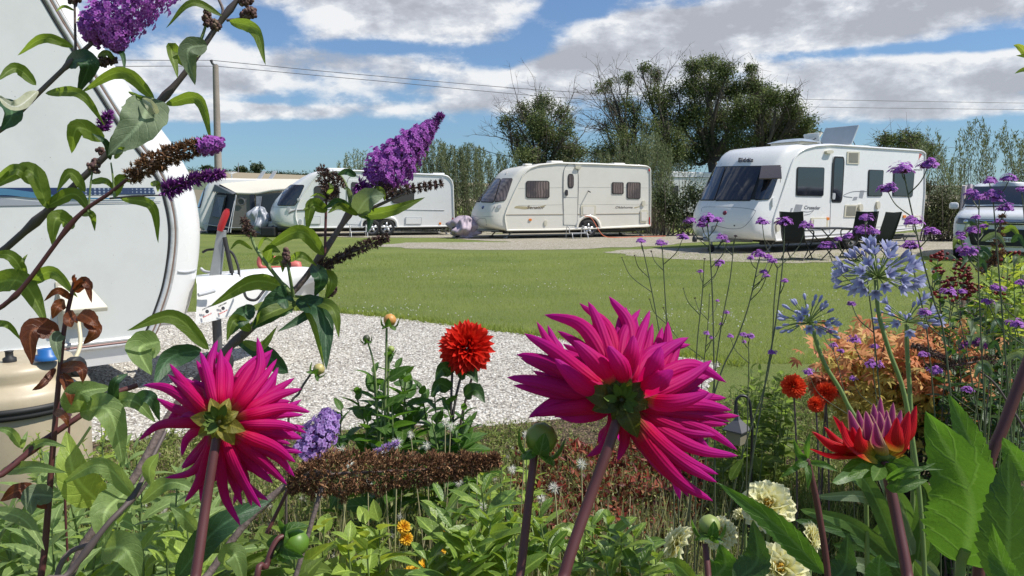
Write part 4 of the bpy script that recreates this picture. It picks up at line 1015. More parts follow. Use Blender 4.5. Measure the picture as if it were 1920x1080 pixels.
def lump(name, label, cat, c, s, m, seed, nu=72, nv=26, crease=.16):
    r_ = np.random.RandomState(seed); ph = r_.rand(6) * 6; v = []
    for j in range(nv):
        p_ = j / (nv - 1) * pi
        for i in range(nu):
            a = i / nu * 2 * pi; k = 1 + crease * (math.sin(3 * a + ph[0] + 2 * p_) * .6 + math.sin(7 * a + ph[1] - 3 * p_) * .4 + math.sin(5 * p_ + ph[2] + 2 * a) * .5)
            w_ = .72 + .28 * (1 - math.cos(p_)) / 2; sn = math.sin(min(p_, pi * .86)) ** .6 * w_ * 1.25; fold = 1 + .10 * math.sin(11 * a + ph[3] + 2 * math.sin(p_ * 3)) * w_ + .05 * math.sin(23 * a + ph[4] + 5 * p_)
            v.append([c[0] + s[0] * sn * math.cos(a) * k * fold, c[1] + s[1] * sn * math.sin(a) * k * fold, c[2] + s[2] * math.cos(p_) * (1 + .12 * math.sin(3 * a + ph[5]))])
    mb = MB(); mb.add(v, gridfaces(nv, nu, True)[:, ::-1].copy()); return tag(mb.build(name, m), label, cat)
MAUVE = mat('mauve_tarpaulin', (.42, .34, .40), .6, var=.35, vs=5, bump=.5, bs=6)
c = pl.w(u0 - 1.15, 1.1, .42); lump('hitch_cover', 'crumpled mauve cover tied over the hitch of the cream caravan', 'cover', c, (.46, .36, .36), MAUVE, 3, crease=.30)
s_ = pl.w(pl.hit(1072, 440)[0], -.45, 0); steps('low grey two-step stool at the door of the cream caravan', s_, math.atan2(pl.dir[1], pl.dir[0]), .6)
t3 = empty('electric_cable', 'orange hook-up cable hanging beside the wheel and snaking to the rear of the cream caravan', 'cable')
mb = MB(); add_tube(mb, spline([pl.w(pl.hit(1095, 405)[0], -.05, pl.hit(1095, 405)[1]), pl.w(pl.hit(1105, 425)[0], -.2, .7), pl.w(pl.hit(1118, 440)[0], -.5, .12), pl.w(pl.hit(1140, 445)[0], -.6, .02), pl.w(pl.hit(1190, 440)[0], -.4, .02), pl.w(pl.hit(1240, 440)[0], -.3, .02)], 50), .014, 6)
mb.build('cable', mat('orange_cable', (.65, .13, .04), .5), t3)
# storage box behind it
TAN = mat('tan_locker', (.34, .29, .23), .7, var=.15)
t4 = empty('storage_locker', 'beige ribbed storage locker standing behind the cream caravan', 'locker')
c = G(1231, 441); c = P(1232, 441, c[1] + 1.6); c[2] = 0
R_ = 70; a_ = math.radians(90 - 70)
for nm, z, s, m_ in (('plinth', .12, (.74, .9, .24), mat('plinth_grey', (.12, .12, .13), .7)), ('lid', 1.05, (.80, .96, .05), TAN)):
    mb = MB(); add_box(mb, c + [0, 0, z], s, a_); mb.build(nm, m_, t4, False, .01)
mb = MB(); add_box(mb, c + [0, 0, .64], (.68, .84, .80), a_)
for k in range(8):
    off = -.31 + k * .088; add_box(mb, c + [math.cos(a_) * off + math.sin(a_) * .43, math.sin(a_) * off - math.cos(a_) * .43, .64], (.05, .03, .78), a_)
mb.build('cabinet', TAN, t4, False)

# ------------------------------------------------ white twin-axle caravan at left
pl = Plane(556, 27.8, 72)
prof = [(561, 427), (554.5, 410), (554, 400), (557, 388), (567, 366), (579, 348), (586, 338), (594, 328), (603, 323.5), (625, 321), (669, 320.5), (766, 326), (830, 328.5), (839, 330.5), (846, 337), (849, 346), (851, 412), (848, 424), (770, 425), (687, 426)]
t, bv, inn, out, u0, u1, z0 = make_caravan('touring_caravan', 'white twin-axle touring caravan, second from the left across the field', pl, prof, 2.25, .14, .50, .35, WHITE, blen=1.0)
window(t, bv, [(538, 347), (572, 346.5), (554, 386), (519, 386)], GLASS, .12, name='front_window')
for q in ([(589, 348), (637, 350), (636, 379.5), (589, 377)], [(734, 356), (777, 358), (776, 383), (734, 381)], [(701, 351), (718, 352), (717, 360), (701, 360)]):
    window(t, bv, q, GLASSB, .16)
mb = MB(); decal(mb, bv, [(651, 337), (679, 338), (678, 421), (650, 420)], .015, .08, 4); dr = mb.build('door', WHITE, t)
mb = MB(); line_on(mb, bv, [(651, 420), (652, 338), (679, 339), (678, 421)], .008, .012, 5, 80); line_on(mb, bv, [(651, 381), (678, 382)], .007, .014, 5, 8); mb.build('door_seam', GREYL, dr)
mb = MB(); decal(mb, bv, [(658, 341), (672, 342), (671, 369), (658, 368)], .025, .2, 4); mb.build('door_window', GLASSB, dr)
mb = MB(); decal(mb, bv, [(655, 371), (661, 371), (661, 379), (655, 379)], .05, .3, 3); mb.build('handle', DARK, dr)
mb = MB(); line_on(mb, bv, [(552, 393), (620, 391.5), (700, 392), (833, 394)], .016, .003, 5, 30); mb.build('side_trim', LGREY, t)
mb = MB(); line_on(mb, bv, [(541, 400), (548, 396), (560, 394), (590, 393)], .03, .002, 5, 20); text_on(mb, bv, 'Fairway', (589, 386), (603, 386), 4, .004, .3); mb.build('graphic', GREYL, t)
mb = MB(); line_on(mb, bv, [(562, 427), (687, 426), (848, 424.5)], .03, .008, 6, 20); mb.build('lower_trim', LGREY, t)
mb = MB(); line_on(mb, bv, [(512, 414), (520, 416), (529, 416)], .008, .002, 5, 16); mb.build('locker_seam', GREYL, t); mb = MB(); line_on(mb, bv, [(511, 388), (530, 389), (548, 390)], .007, .0, 5, 16); mb.build('locker_seam', GREYL, t)
for q in ([(572, 404), (601, 405), (601, 421), (572, 421)], [(760, 407), (791, 407.5), (790, 421), (759, 421)]):
    mb = MB(); decal(mb, bv, q, .025, .06, 2); l = mb.build('service_hatch', LGREY, t); q = np.array(q, float); c = q.mean(0); mb = MB(); decal(mb, bv, c + (q - c) * [.9, .82], .035, .06, 2); mb.build('hatch_lid', WHITE, l)
for (cx, cy, hw, hh, o_) in ((563, 416, 3, 5, .04), (717, 402, 2.2, 4.5, .05), (560, 374, 3, 2.5, .1), (829, 336, 2, 4, .05), (541, 392, 2.5, 3.5, .04)):
    mb = MB(); decal(mb, bv, [(cx - hw, cy - hh), (cx + hw, cy - hh), (cx + hw, cy + hh), (cx - hw, cy + hh)], o_, .4, 3, .03); mb.build('side_lamp', LGREY, t)
mb = MB(); decal(mb, bv, [(823, 417), (827, 417), (827, 421), (823, 421)], .02, .3, 2); mb.build('marker_light', AMB, t)
mb = MB(); decal(mb, bv, [(848, 408), (851, 408), (851, 413), (848, 413)], .02, .3, 2); mb.build('tail_light', REDL, t)
# arch over two wheels
h1 = pl.hit(697, 432)[0]; h2 = pl.hit(725, 432)[0]
mb = MB(); mm = (h1 + h2) / 2; hw = (h2 - h1) / 2
top_ = [[mm + (hw + .42) * s, z0] for s in (-1,)] ; q = []
for a in np.linspace(0, pi, 30): q.append([mm - (hw + .36) * np.sign(math.cos(a)) * abs(math.cos(a)) ** .6, z0 + .32 * math.sin(a) ** .6])
add_slab(mb, [pl.w(x[0], -.008, x[1]) for x in q], -pl.away, .006); mb.build('wheel_well', RUB, t, False)
mb = MB(); n_ = 30
o_ = [[mm + (x[0] - mm) * 1.12, z0 + (x[1] - z0) * 1.4] for x in q]
mb.add([pl.w(x[0], -.05, x[1]) for x in q] + [pl.w(x[0], -.05, x[1]) for x in o_] + [pl.w(x[0], .02, x[1]) for x in q] + [pl.w(x[0], .02, x[1] + .02) for x in o_],
       np.concatenate([[[i, i + 1, n_ + 1 + i, n_ + i], [2 * n_ + i, 2 * n_ + 1 + i, i + 1, i], [n_ + i, n_ + 1 + i, 3 * n_ + 1 + i, 3 * n_ + i]] for i in range(n_ - 1)]))
mb.build('wheel_arch', WHITE, t)
wheel(t, pl.w(h1, -.02, .33), pl.away, .33); wheel(t, pl.w(h2, -.02, .33), pl.away, .33)
caravan_rail(pl, inn, t, WHITE, .028)
roof_box('rooflight', WHITE, 1.6, 1.1, .8, .7, .1, par=t); roof_box('rooflight', WHITE, 5.6, 1.1, .5, .5, .08, par=t)
mb = MB(); z = roof_z(.7); v = []
hitch(t, pl, u0 - .25, 2.25, z0, 1.0)
mb = MB(); cc_ = [pl.w(u0 - .1, .75, z0 + .05), pl.w(u0 - .1, 1.5, z0 + .05), pl.w(u0 - 1.0, 1.3, z0), pl.w(u0 - 1.0, .95, z0)]
add_slab(mb, [x + np.array([0, 0, .22]) for x in cc_], (0, 0, 1), .26); mb.build('drawbar_cover', WHITE, t, False, .05)
SILV = mat('silver_tarpaulin', (.34, .36, .40), .35, var=.35, vs=4, bump=.5, bs=7)
lump('hitch_cover', 'crumpled silver grey cover standing over the hitch of the twin-axle caravan', 'cover', P(487, 414, 28.6), (.36, .34, .50), SILV, 5, crease=.28)
steps('light grey two-step stool left of the twin wheels', pl.w(pl.hit(670, 440)[0], -.45, 0), math.atan2(pl.dir[1], pl.dir[0]), .6)
t5 = empty('waste_container', 'dark water container under the front of the twin-axle caravan', 'container'); c = P(510, 437, 28); c[2] = 0
mb = MB(); add_box(mb, c + [-.1, 0, .2], (.55, .4, .36)); mb.build('tank', RUB, t5, False, .05); mb = MB(); add_lathe(mb, c + [.05, -.05, .38], [(.001, .05), (.05, .05), (.05, 0)], 14); mb.build('cap', DARK, t5)
TWIN = pl

# ------------------------------------------------ caravan with awning at far left
pl = Plane(396, 31.2, 72)
prof = [(384, 432), (381, 415), (383, 395), (392, 360), (400, 342), (410, 337), (530, 338), (700, 341), (702, 430)]
t, bv, inn, out, u0, u1, z0 = make_caravan('touring_caravan', 'grey-white caravan hidden behind its awning, farthest left across the field', pl, prof, 2.2, .12, .15, .2, WHITE, blen=.8, nres=90)
for q in ([(368, 350), (378, 349), (367, 390), (360, 388)], [(379, 349), (386, 349), (376, 390), (368, 390)]):
    window(t, bv, q, GLASS, .1, name='front_window')
for (x_, y_) in ((476, 0), (500, 0)):
    pass
mb = MB(); c = P(434, 325, 32.5); add_lathe(mb, c, [(.001, .02), (.24, .06), (.26, .05), (.001, -.04)], 20); strut(mb, c, c - [0, 0, .3], .03); mb.build('aerial', WHITE, t)
for x_ in (484, 505):
    mb = MB(); a_ = P(x_ - 3, 336, 32.5); b_ = P(x_ + 7, 321, 32.5); s = P(x_ + 5, 336, 32.5) - a_; add_slab(mb, [a_, a_ + s, b_ + s * .9, b_], (0, -1, 0), .06); mb.build('roof_hatch', LGREY, t, False, .01)
CANV = mat('awning_canvas', (.165, .16, .14), .9, bump=.2, bs=30); CANVL = mat('awning_roof_canvas', (.66, .62, .52), .85, bump=.2, bs=20, var=.06)
CANVD = mat('awning_navy', (.025, .03, .05), .85); CANVG = mat('awning_grey', (.15, .16, .17), .85); MESHW = mat('awning_window', (.04, .045, .045), .25, var=.4, vs=2)
t = empty('awning', 'cream-roofed grey awning with navy door panel attached to the leftmost caravan', 'awning')
D1, D2 = 29.8, 31.6
def quad3(name, m, pts, th=.03, par=None, n=None):
    q = [P(*p) for p in pts]; mb = MB(); nn = np.cross(q[1] - q[0], q[-1] - q[0]); nn = nn if np.dot(nn, CAM - q[0]) > 0 else -nn
    add_slab(mb, q, nn, th); return mb.build(name, m, par if par is not None else t, False)
# roof panel with slight sag
ra = spline([P(443, 361, D1), P(480, 361.5, D1), P(520, 355, D1), P(600, 352, D1)], 14); rb = spline([P(404, 338, D2), P(425, 334, D2 + .2), P(480, 335, D2 + .3), P(600, 336, D2 + .3)], 14)
v = np.array([ra * (1 - k) + rb * k - np.array([0, 0, .10 * math.sin(pi * k)]) for k in np.linspace(0, 1, 8)]); mb = MB(); mb.add(v.reshape(-1, 3), gridfaces(8, 14)); mb.add((v - [0, 0, .02]).reshape(-1, 3), gridfaces(8, 14)[:, ::-1].copy()); mb.build('roof', CANVL, t)
mb = MB(); add_tube(mb, ra - [0, 0, .02], .05, 8); mb.build('roof_hem', CANVL, t)
quad3('front_panel', CANV, [(446, 364, D1), (478, 363, D1), (478, 426, D1), (433, 426, D1)])
quad3('front_panel', CANV, [(480, 364, D1), (600, 356, D1), (600, 432, D1), (480, 432, D1)])
fp = quad3('corner_panel', CANVD, [(468, 365, D1 - .05), (476, 365, D1 - .05), (478, 432, D1 - .05), (470, 432, D1 - .05)])
quad3('front_window', MESHW, [(482, 368, D1 - .06), (560, 362, D1 - .06), (560, 410, D1 - .06), (483, 412, D1 - .06)], .02)
quad3('curtain', mat('curtain_grey', (.25, .26, .3), .8, var=.6, vs=6), [(480, 368, D1 - .12), (491, 368, D1 - .12), (486, 408, D1 - .12), (481, 410, D1 - .12)], .02)
mb = MB(); c = P(452, 378, D1 - .05); add_lathe(mb, c, [(.12, 0), (.14, .02), (.155, 0)], 24, (0, -1, 0)); mb.build('round_emblem', CANVG, t)
mb = MB(); add_lathe(mb, c, [(.001, .006), (.11, .006)], 20, (0, -1, 0)); mb.build('emblem_disc', MESHW, t)
# gable end
ge = [(404, 340, D2), (444, 362, D1), (433, 430, D1), (378, 432, D2)]
quad3('side_panel', CANVD, [(395, 348, D2), (404, 341, D2), (444, 362, D1), (432, 432, D1), (378, 432, D2)], .03)
quad3('edge_panel', CANVG, [(396, 346, D2 - .1), (404, 341, D2 - .1), (382, 432, D2 - .1), (377, 432, D2 - .1)], .02)
quad3('gable_panel', CANVG, [(397, 343, D2 - .2), (444, 361.5, D1 - .08), (437, 364, D1 - .08), (392, 358, D2 - .2)], .02)
dq = quad3('door_panel', CANVG, [(405, 365, 30.9), (424, 366, 30.4), (412, 424, 30.4), (390, 421, 31.)], .02)
quad3('door_window', MESHW, [(407, 369, 30.8), (421, 370, 30.3), (413, 408, 30.3), (396, 405, 30.8)], .02)
mb = MB()
for k in range(11): f = k / 10; blobs(mb, P(394 + 40 * f, 359.5 + 5 * f, D2 - .35 + (D1 - D2 + .2) * f)[None], .028, (1, .4, 1), .0)
mb.build('scallop_trim', CANVD, t)
mb = MB(); add_tube(mb, np.array([P(443, 366, D1 - .15), P(432, 436, D1 - .2)]), .022, 6); add_tube(mb, np.array([P(402, 344, D2 - .3), P(380, 432, D2 - .3)]), .02, 6); add_tube(mb, np.array([P(378, 420, D2 - .3), P(432, 427, D1 - .2), P(600, 428, D1 - .2)]), .016, 6); mb.build('frame_pole', ALU, t)
mb = MB(); add_tube(mb, np.array([P(443, 362, D1), P(427, 436, D1 - .8)]), .012, 5); mb.build('guy_line', LGREY, t)

# ------------------------------------------------ caravan far back between the cream and largest ones
pl = Plane(1245, 37, 80)
prof = [(1245, 400), (1243, 350), (1248, 328), (1254, 323), (1330, 325), (1420, 328), (1422, 395)]
t, bv, inn, out, u0, u1, z0 = make_caravan('touring_caravan', 'white caravan half hidden far back between the cream caravan and the largest one', pl, prof, 2.2, .1, .1, .1, WHITE, blen=.6, nres=80)
window(t, bv, [(1257, 348), (1272, 348), (1272, 368), (1257, 368)], GLASSB); window(t, bv, [(1293, 349), (1301, 349), (1301, 368), (1293, 368)], GLASSB)
mb = MB(); line_on(mb, bv, [(1250, 331), (1300, 332), (1400, 334)], .03, .004, 5, 10); mb.build('roof_trim', LGREY, t)

# ------------------------------------------------ near caravan front at left
pl = Plane(272, 4.9, 47)
inn_px = [(274, 628), (284, 615), (304, 560), (315, 515), (321, 474), (323, 440), (321, 410), (315, 380), (305, 345), (285, 310), (259, 275), (232, 240), (200, 190), (167, 137), (138, 85), (110, 40), (88, 2), (60, -45), (36, -80), (5, -105), (-40, -120), (-200, -170), (-420, -230), (-420, 800), (0, 662)]
inner = np.array([pl.hit(a, b) for a, b in inn_px]); inner[-3][0] = inner[-2][0] = -5.2; inner[-4][0] = -4.5; inner[-3][1] = 2.5; inner[-4][1] = 2.62; inner[-2][1] = inner[-1][1]; inner[-2] = [-5.2, inner[-1][1]]
inner = inner[1:] if False else inner
inner = resample(inner, 220)
nose_k = .13 + .12 * np.clip((inner[:, 0] + 1.0) / 1.0, 0, 1); nose_k[inner[:, 1] < inner[:, 1].min() + .12] = .03
nose_k[inner[:, 0] < -2] = .03
outer = edge_out(inner, nose_k)
t = empty('touring_caravan', 'white caravan close by at left, cut off by the frame, with blue striped side', 'caravan', 'touring caravans on the pitches')
mb, bv = loft_body(pl, inner, outer, 2.2, .20, .0, 1.0, 8); mb.build('body', WHITE, t)
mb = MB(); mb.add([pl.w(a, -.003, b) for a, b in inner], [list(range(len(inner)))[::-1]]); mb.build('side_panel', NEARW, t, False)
NI = inner
# trim rail: several parallel beads along the front edge
fe = [(306, 553), (315, 515), (321, 474), (323, 440), (321, 410), (315, 380), (305, 345), (285, 310), (259, 275), (232, 240), (200, 190), (167, 137), (138, 85), (110, 40), (88, 2), (60, -45), (36, -80)]
fe = [(274, 632), (286, 608)] + fe
ep = spline(np.array([[*pl.hit(a, b), 0] for a, b in fe]), 90)
def bead(off, y, r, m, nm):
    T = nz(np.gradient(ep[:, :2], axis=0)); nrm = np.stack([T[:, 1], -T[:, 0]], 1)
    q = ep[:, :2] + nrm * off; mb = MB(); add_tube(mb, np.array([pl.w(a, y, b) for a, b in q]), r, 8); return mb.build(nm, m, t)
rail = bead(0., .0, .016, ALU, 'awning_rail'); bead(-.021, -.004, .006, RUB, 'rail_gasket'); bead(.021, .002, .0055, mat('brown_strip', (.22, .15, .12), .6), 'rail_gasket'); bead(.034, .006, .010, ALU, 'awning_rail'); bead(.049, .012, .006, mat('brown_sealant', (.2, .14, .11), .7), 'sealant_line')
# lower trim and skirt
zb = pl.hit(270, 628)[1]
mb = MB(); a0, a1 = -4.6, pl.hit(268, 628)[0]
add_tube(mb, np.array([pl.w(a0, -.015, zb - .01), pl.w(a1, -.015, zb - .01)]), .016, 8); add_tube(mb, np.array([pl.w(a0, -.01, zb - .045), pl.w(a1, -.01, zb - .045)]), .014, 8); mb.build('lower_rail', ALU, t)
mb = MB(); add_tube(mb, np.array([pl.w(a0, -.022, zb - .028), pl.w(a1, -.022, zb - .028)]), .006, 6); mb.build('rail_insert', mat('pink_insert', (.42, .25, .22), .6), t)
mb = MB(); add_slab(mb, [pl.w(a0, .0, zb - .05), pl.w(a1 + .02, .0, zb - .05), pl.w(a1 - .02, .03, zb - .17), pl.w(a0, .03, zb - .17)], -pl.away, .02); mb.build('skirt', WHITE, t, False)
# blue stripe with mesh pattern, grey swoosh
m = bpy.data.materials.new('blue_mesh_band'); nt = NT(m); N = Nd(nt); tc = N('ShaderNodeTexCoord').outputs['Object']
vo = N('ShaderNodeTexVoronoi', {'Vector': tc, 'Scale': 55., 'Randomness': 0.}); b = N('ShaderNodeBsdfPrincipled', {'Base Color': N.ramp(vo.outputs[0], [(.30, (.28, .33, .42)), (.36, (.03, .05, .11))]), 'Roughness': .35}); N('ShaderNodeOutputMaterial', {0: b.outputs[0]}); MBAND = m
def side_strip(name, m, top, bot, y=-.004, n=40):
    y -= .003
    a = spline(np.array([[*pl.hit(*p), 0] for p in top]), n); b_ = spline(np.array([[*pl.hit(*p), 0] for p in bot]), n)
    mb = MB(); v = [pl.w(q[0], y, q[1]) for q in a] + [pl.w(q[0], y, q[1]) for q in b_]; mb.add(v, gridfaces(2, n)[:, ::-1].copy()); return mb.build(name, m, t)
side_strip('stripe', MBAND, [(-60, 353), (100, 352.5), (287, 352)], [(-60, 366), (100, 366), (291, 364)])
side_strip('stripe', mat('stripe_navy', (.015, .03, .10), .35), [(-60, 352), (80, 352), (140, 352)], [(-60, 368), (80, 369), (120, 366)], -.006)
side_strip('stripe', mat('stripe_blue', (.06, .17, .28), .35), [(-60, 352), (0, 353), (60, 360), (130, 369), (200, 371), (290, 370)], [(-60, 378), (0, 366), (60, 371), (130, 374), (200, 373.5), (290, 372.5)], -.008)
side_strip('stripe', mat('stripe_grey', (.27, .29, .32), .35), [(-60, 372), (0, 372), (80, 378), (180, 379), (300, 377.5)], [(-60, 388), (0, 386), (60, 385), (180, 381.5), (300, 379)], -.006)
# screw heads and insect specks on the side panel
r_ = np.random.RandomState(3); mb = MB()
for k in range(60):
    px, py = r_.uniform(0, 300), r_.uniform(60, 620); q = pl.hit(px, py)
    if in_poly(np.array([q[0]]), np.array([q[1]]), [tuple(x) for x in inner])[0]: blobs(mb, (pl.w(q[0], -.003, q[1]))[None], r_.uniform(.0012, .003), (1, .4, 1), .4, False)
tag(mb.build('dirt_specks', mat('speck', (.12, .10, .08), .8), t), kind='stuff')
# small socket cover box with sloping lid
c0 = pl.hit(140, 568); mb = MB(); u_, z_ = c0
bx = [pl.w(u_ - .09, 0, z_ + .13), pl.w(u_ + .07, 0, z_ + .13), pl.w(u_ + .16, -.11, z_ - .03), pl.w(u_ - .09, -.11, z_ - .03)]
add_slab(mb, bx, np.cross(bx[1] - bx[0], bx[3] - bx[0]) * -1, .012); add_slab(mb, [bx[3], bx[2], pl.w(u_ + .16, -.10, z_ - .055), pl.w(u_ - .09, -.10, z_ - .055)], -pl.away, .012); so_ = mb.build('socket_flap', BUFF, t, False, .004)
mb = MB(); add_slab(mb, [pl.w(u_ - .1, -.012, z_ + .14), pl.w(u_ + .06, -.012, z_ + .14), pl.w(u_ + .06, -.012, z_ - .16), pl.w(u_ - .1, -.012, z_ - .16)], -pl.away, .012); mb.build('socket_box', BUFF, t, False, .003)
mb = MB(); add_tube(mb, spline([pl.w(u_, -.06, z_ - .1), pl.w(u_ - .02, -.15, z_ - .25), pl.w(u_ - .1, -.2, z_ - .38)], 12), .012, 6); mb.build('water_hose', mat('hose_cream', (.7, .62, .42), .5), t)
# moulded recess grip on the nose
mb = MB(); line_on(mb, bv, [(333, 509.5), (350, 510), (374, 504)], .008, .002, 8, 14); mb.build('moulding_groove', LGREY, t)
mb = MB(); line_on(mb, bv, [(362, 600), (370, 594), (374, 585)], .008, .002, 8, 14); mb.build('moulding_groove', LGREY, t)
# drawbar fairing
fx = lambda u, y, z: pl.w(u, y, z)
un = inner[:, 0].max(); YC = 1.1
f_ = MB()
D = 5.9
top_ = [P(368, 528, 5.2), P(430, 518, 5.5), P(500, 512, 5.9), P(575, 508, 6.3), P(600, 513, 6.35)]
topb = [P(368, 516, 6.2), P(430, 508, 6.3), P(500, 503, 6.4), P(560, 501, 6.6), P(596, 506, 6.6)]
bot_ = [P(366, 608, 5.2), P(420, 596, 5.45), P(490, 566, 5.85), P(560, 540, 6.3), P(600, 524, 6.4)]
A, B_, C_ = spline(top_, 30), spline(bot_, 30), spline(topb, 30)
rows = [B_ + (0), B_ * .5 + A * .5 - pl.away * .02, A * .93 + B_ * .07 - pl.away * .015, A, A + (C_ - A) * .08 + [0, 0, .012], A * .5 + C_ * .5 + [0, 0, .02], C_, C_ - [0, 0, .25]]
f_.add(np.array(rows).reshape(-1, 3), gridfaces(len(rows), 30)[:, ::-1].copy()); f_.build('drawbar_fairing', WHITE, t)
mb = MB(); add_tube(mb, spline([P(372, 553, 5.15), P(388, 549, 5.2), P(402, 545, 5.25)], 10), .014, 8); mb.build('fairing_slot', LGREY, t)
# handbrake lever, gas strut, cable, hitch handle
dl = 5.55
mb = MB(); a_, b_ = P(401, 530, dl), P(413, 432, dl); s = nz(b_ - a_); x_ = np.array([1, 0, 0]); wv = .030
add_slab(mb, [a_ - x_ * .045, a_ + x_ * .035, b_ + x_ * .032, b_ - x_ * .026], (0, -1, 0), .05); lv = mb.build('handbrake_lever', GALV, t, False, .006)
mb = MB(); add_tube(mb, np.array([P(412, 433, dl - .02), P(414.5, 425, dl - .02), P(424, 400, dl - .02), P(426, 394, dl - .02)]), [.020, .026, .026, .018], 14); add_tube(mb, np.array([P(425.5, 396, dl - .02), P(427, 391.5, dl - .02)]), .014, 10); mb.build('red_grip', mat('red_rubber', (.42, .02, .025), .4), t)
mb = MB(); add_tube(mb, np.array([P(435, 512, dl), P(421, 445, dl)]), .016, 8); add_tube(mb, np.array([P(437, 530, dl), P(435, 512, dl)]), .008, 8); mb.build('gas_strut', RUB, t)
mb = MB(); add_tube(mb, spline([P(380, 473, 5.6), P(393, 468, 5.6), P(430, 470, 5.7), P(445, 495, 5.7), P(449, 520, 5.6)], 24), .010, 6); add_tube(mb, spline([P(455, 535, 5.5), P(462, 558, 5.3), P(480, 562, 5.3), P(495, 545, 5.4), P(520, 520, 6.0)], 24), .010, 6); mb.build('brake_cable', RUB, t)
mb = MB(); add_tube(mb, spline([P(376, 503, 6.2), P(390, 510, 6.2), P(440, 511, 6.1), P(500, 511, 6.2), P(510, 517, 6.2)], 20), .012, 6); mb.build('gas_hose', LGREY, t)
HR = mat('faded_red_plastic', (.55, .13, .11), .5)
mb = MB(); add_tube(mb, spline([P(553, 503, 6.7), P(520, 503, 6.7), P(492, 502, 6.7), P(486, 490, 6.7), P(494, 481, 6.7), P(525, 487, 6.7), P(548, 497, 6.7)], 40), .022, 10); add_tube(mb, np.array([P(538, 500, 6.68), P(545, 497, 6.68), P(557, 500, 6.68), P(559, 507, 6.68)]), [.03, .05, .055, .04], 12); mb.build('stabiliser_handle', HR, t)
mb = MB(); add_slab(mb, [P(558, 499, 6.7), P(576, 506, 6.7), P(578, 518, 6.7), P(556, 511, 6.7)], (0, -1, 0), .08); mb.build('coupling_head', GALV, t, False, .01)
mb = MB(); add_tube(mb, np.array([P(536, 512, 6.75), P(568, 521, 6.7)]), .045, 10); mb.build('coupling_bellows', RUB, t)
# jockey post under fairing
mb = MB(); a_ = P(406, 596, 5.6); g_ = a_.copy(); g_[2] = .05; add_tube(mb, np.array([a_ + [0, 0, .2], g_]), .034, 10); mb.build('jockey_post', mat('post_dark', (.10, .10, .10), .5), t)
mb = MB(); add_lathe(mb, g_ + [0, 0, .06] - pl.away * .04, [(.02, 0), (.1, 0), (.11, .02), (.11, .06), (.1, .08), (.02, .08)], 20, pl.away); mb.build('jockey_wheel', TYRE, t)
# stickers on the fairing
i_ = lambda px, f: None
def fair_pt(k, f): return B_[k] * (1 - f) + A[k] * f - pl.away * .028
STK = mat('sticker_red', (.7, .12, .1), .5)
for (kx, ky) in ((388, 584), (418, 578)):
    d_ = 5.28 if kx < 400 else 5.43
    c = P(kx, ky, d_ - .045); nn = -pl.away
    mb = MB(); add_lathe(mb, c, [(.001, .003), (.013, .003)], 16, nn); mb.build('sticker', LETT, t)
    ex = nz(P(kx + 10, ky - 3, d_) - P(kx, ky, d_)); ex = nz(ex - nn * np.dot(ex, nn)); ey = np.array([0, 0, 1.])
    mb = MB(); add_text(mb, 'MOVER', c - ex * .032 + ey * .022, c + ex * .032 + ey * .022, ey * .010); mb.build('sticker', LETT, t)
    mb = MB(); add_text(mb, 'fitted', c - ex * .032 - ey * .032, c + ex * .032 - ey * .032, ey * .010); mb.build('sticker', STK, t)
# floor under near caravan to shade the gravel
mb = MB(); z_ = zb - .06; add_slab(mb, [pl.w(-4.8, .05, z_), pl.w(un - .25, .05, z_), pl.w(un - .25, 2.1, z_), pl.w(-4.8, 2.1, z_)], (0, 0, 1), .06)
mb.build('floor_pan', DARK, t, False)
wheel(t, pl.w(-2.9, .06, .32), pl.away, .32)

# ------------------------------------------------ beige waste water container
t = empty('water_container', 'beige barrel-shaped water container with black rim and blue cap, beside the near caravan', 'container')
c = P(25, 760, 3.05); WC = c.copy(); sc_ = 3.05 / 1400
BEIGE = mat('beige_plastic', (.50, .42, .29), .42, var=.08, vs=5, dirt=(.36, .30, .2), dirts=5)
def wz(py): return P(25, py, 3.05)[2]
base = np.array([c[0], c[1], 0.])
r0 = 128 * sc_
mb = MB(); add_lathe(mb, base, [(.001, wz(672)), (r0 * .25, wz(669)), (r0 * .62, wz(668)), (r0 * .78, wz(672)), (r0 * .84, wz(686)), (r0 * .80, wz(698)), (r0 * .82, wz(706)), (r0 * .96, wz(716)), (r0 * 1.0, wz(726)), (r0 * 1.0, wz(738))], 64); mb.build('lid', BEIGE, t)
mb = MB(); add_lathe(mb, base, [(r0 * .98, wz(737)), (r0 * 1.04, wz(739)), (r0 * 1.045, wz(746)), (r0 * 1.02, wz(748)), (r0 * 1.045, wz(751)), (r0 * 1.03, wz(758)), (r0 * .96, wz(760))], 64); mb.build('rim', RUB, t)
mb = MB(); add_lathe(mb, base, [(r0 * .97, wz(756)), (r0 * .98, wz(800)), (r0 * .96, .12), (r0 * .88, .04), (.001, .04)], 64); mb.build('tank', BEIGE, t)
mb = MB(); add_lathe(mb, P(18, 674, 2.95), [(.024, -.01), (.024, .006), (.014, .012), (.014, .03), (.017, .034), (.001, .036)], 20); mb.build('valve_cap', RUB, t)
mb = MB(); add_lathe(mb, P(89, 668, 2.95), [(.045, -.012), (.045, .006), (.033, .01), (.033, .03), (.001, .032)], 24); mb.build('blue_cap', mat('blue_plastic', (.02, .13, .38), .4), t)
mb = MB(); ax = np.array([.9, -.3, .1]); cc0 = P(138, 688, 3.0)
add_lathe(mb, cc0, [(.001, .03), (.035, .03), (.042, .024), (.042, -.005), (.03, -.01), (.03, -.06)], 14, ax); mb.build('side_cap', RUB, t)

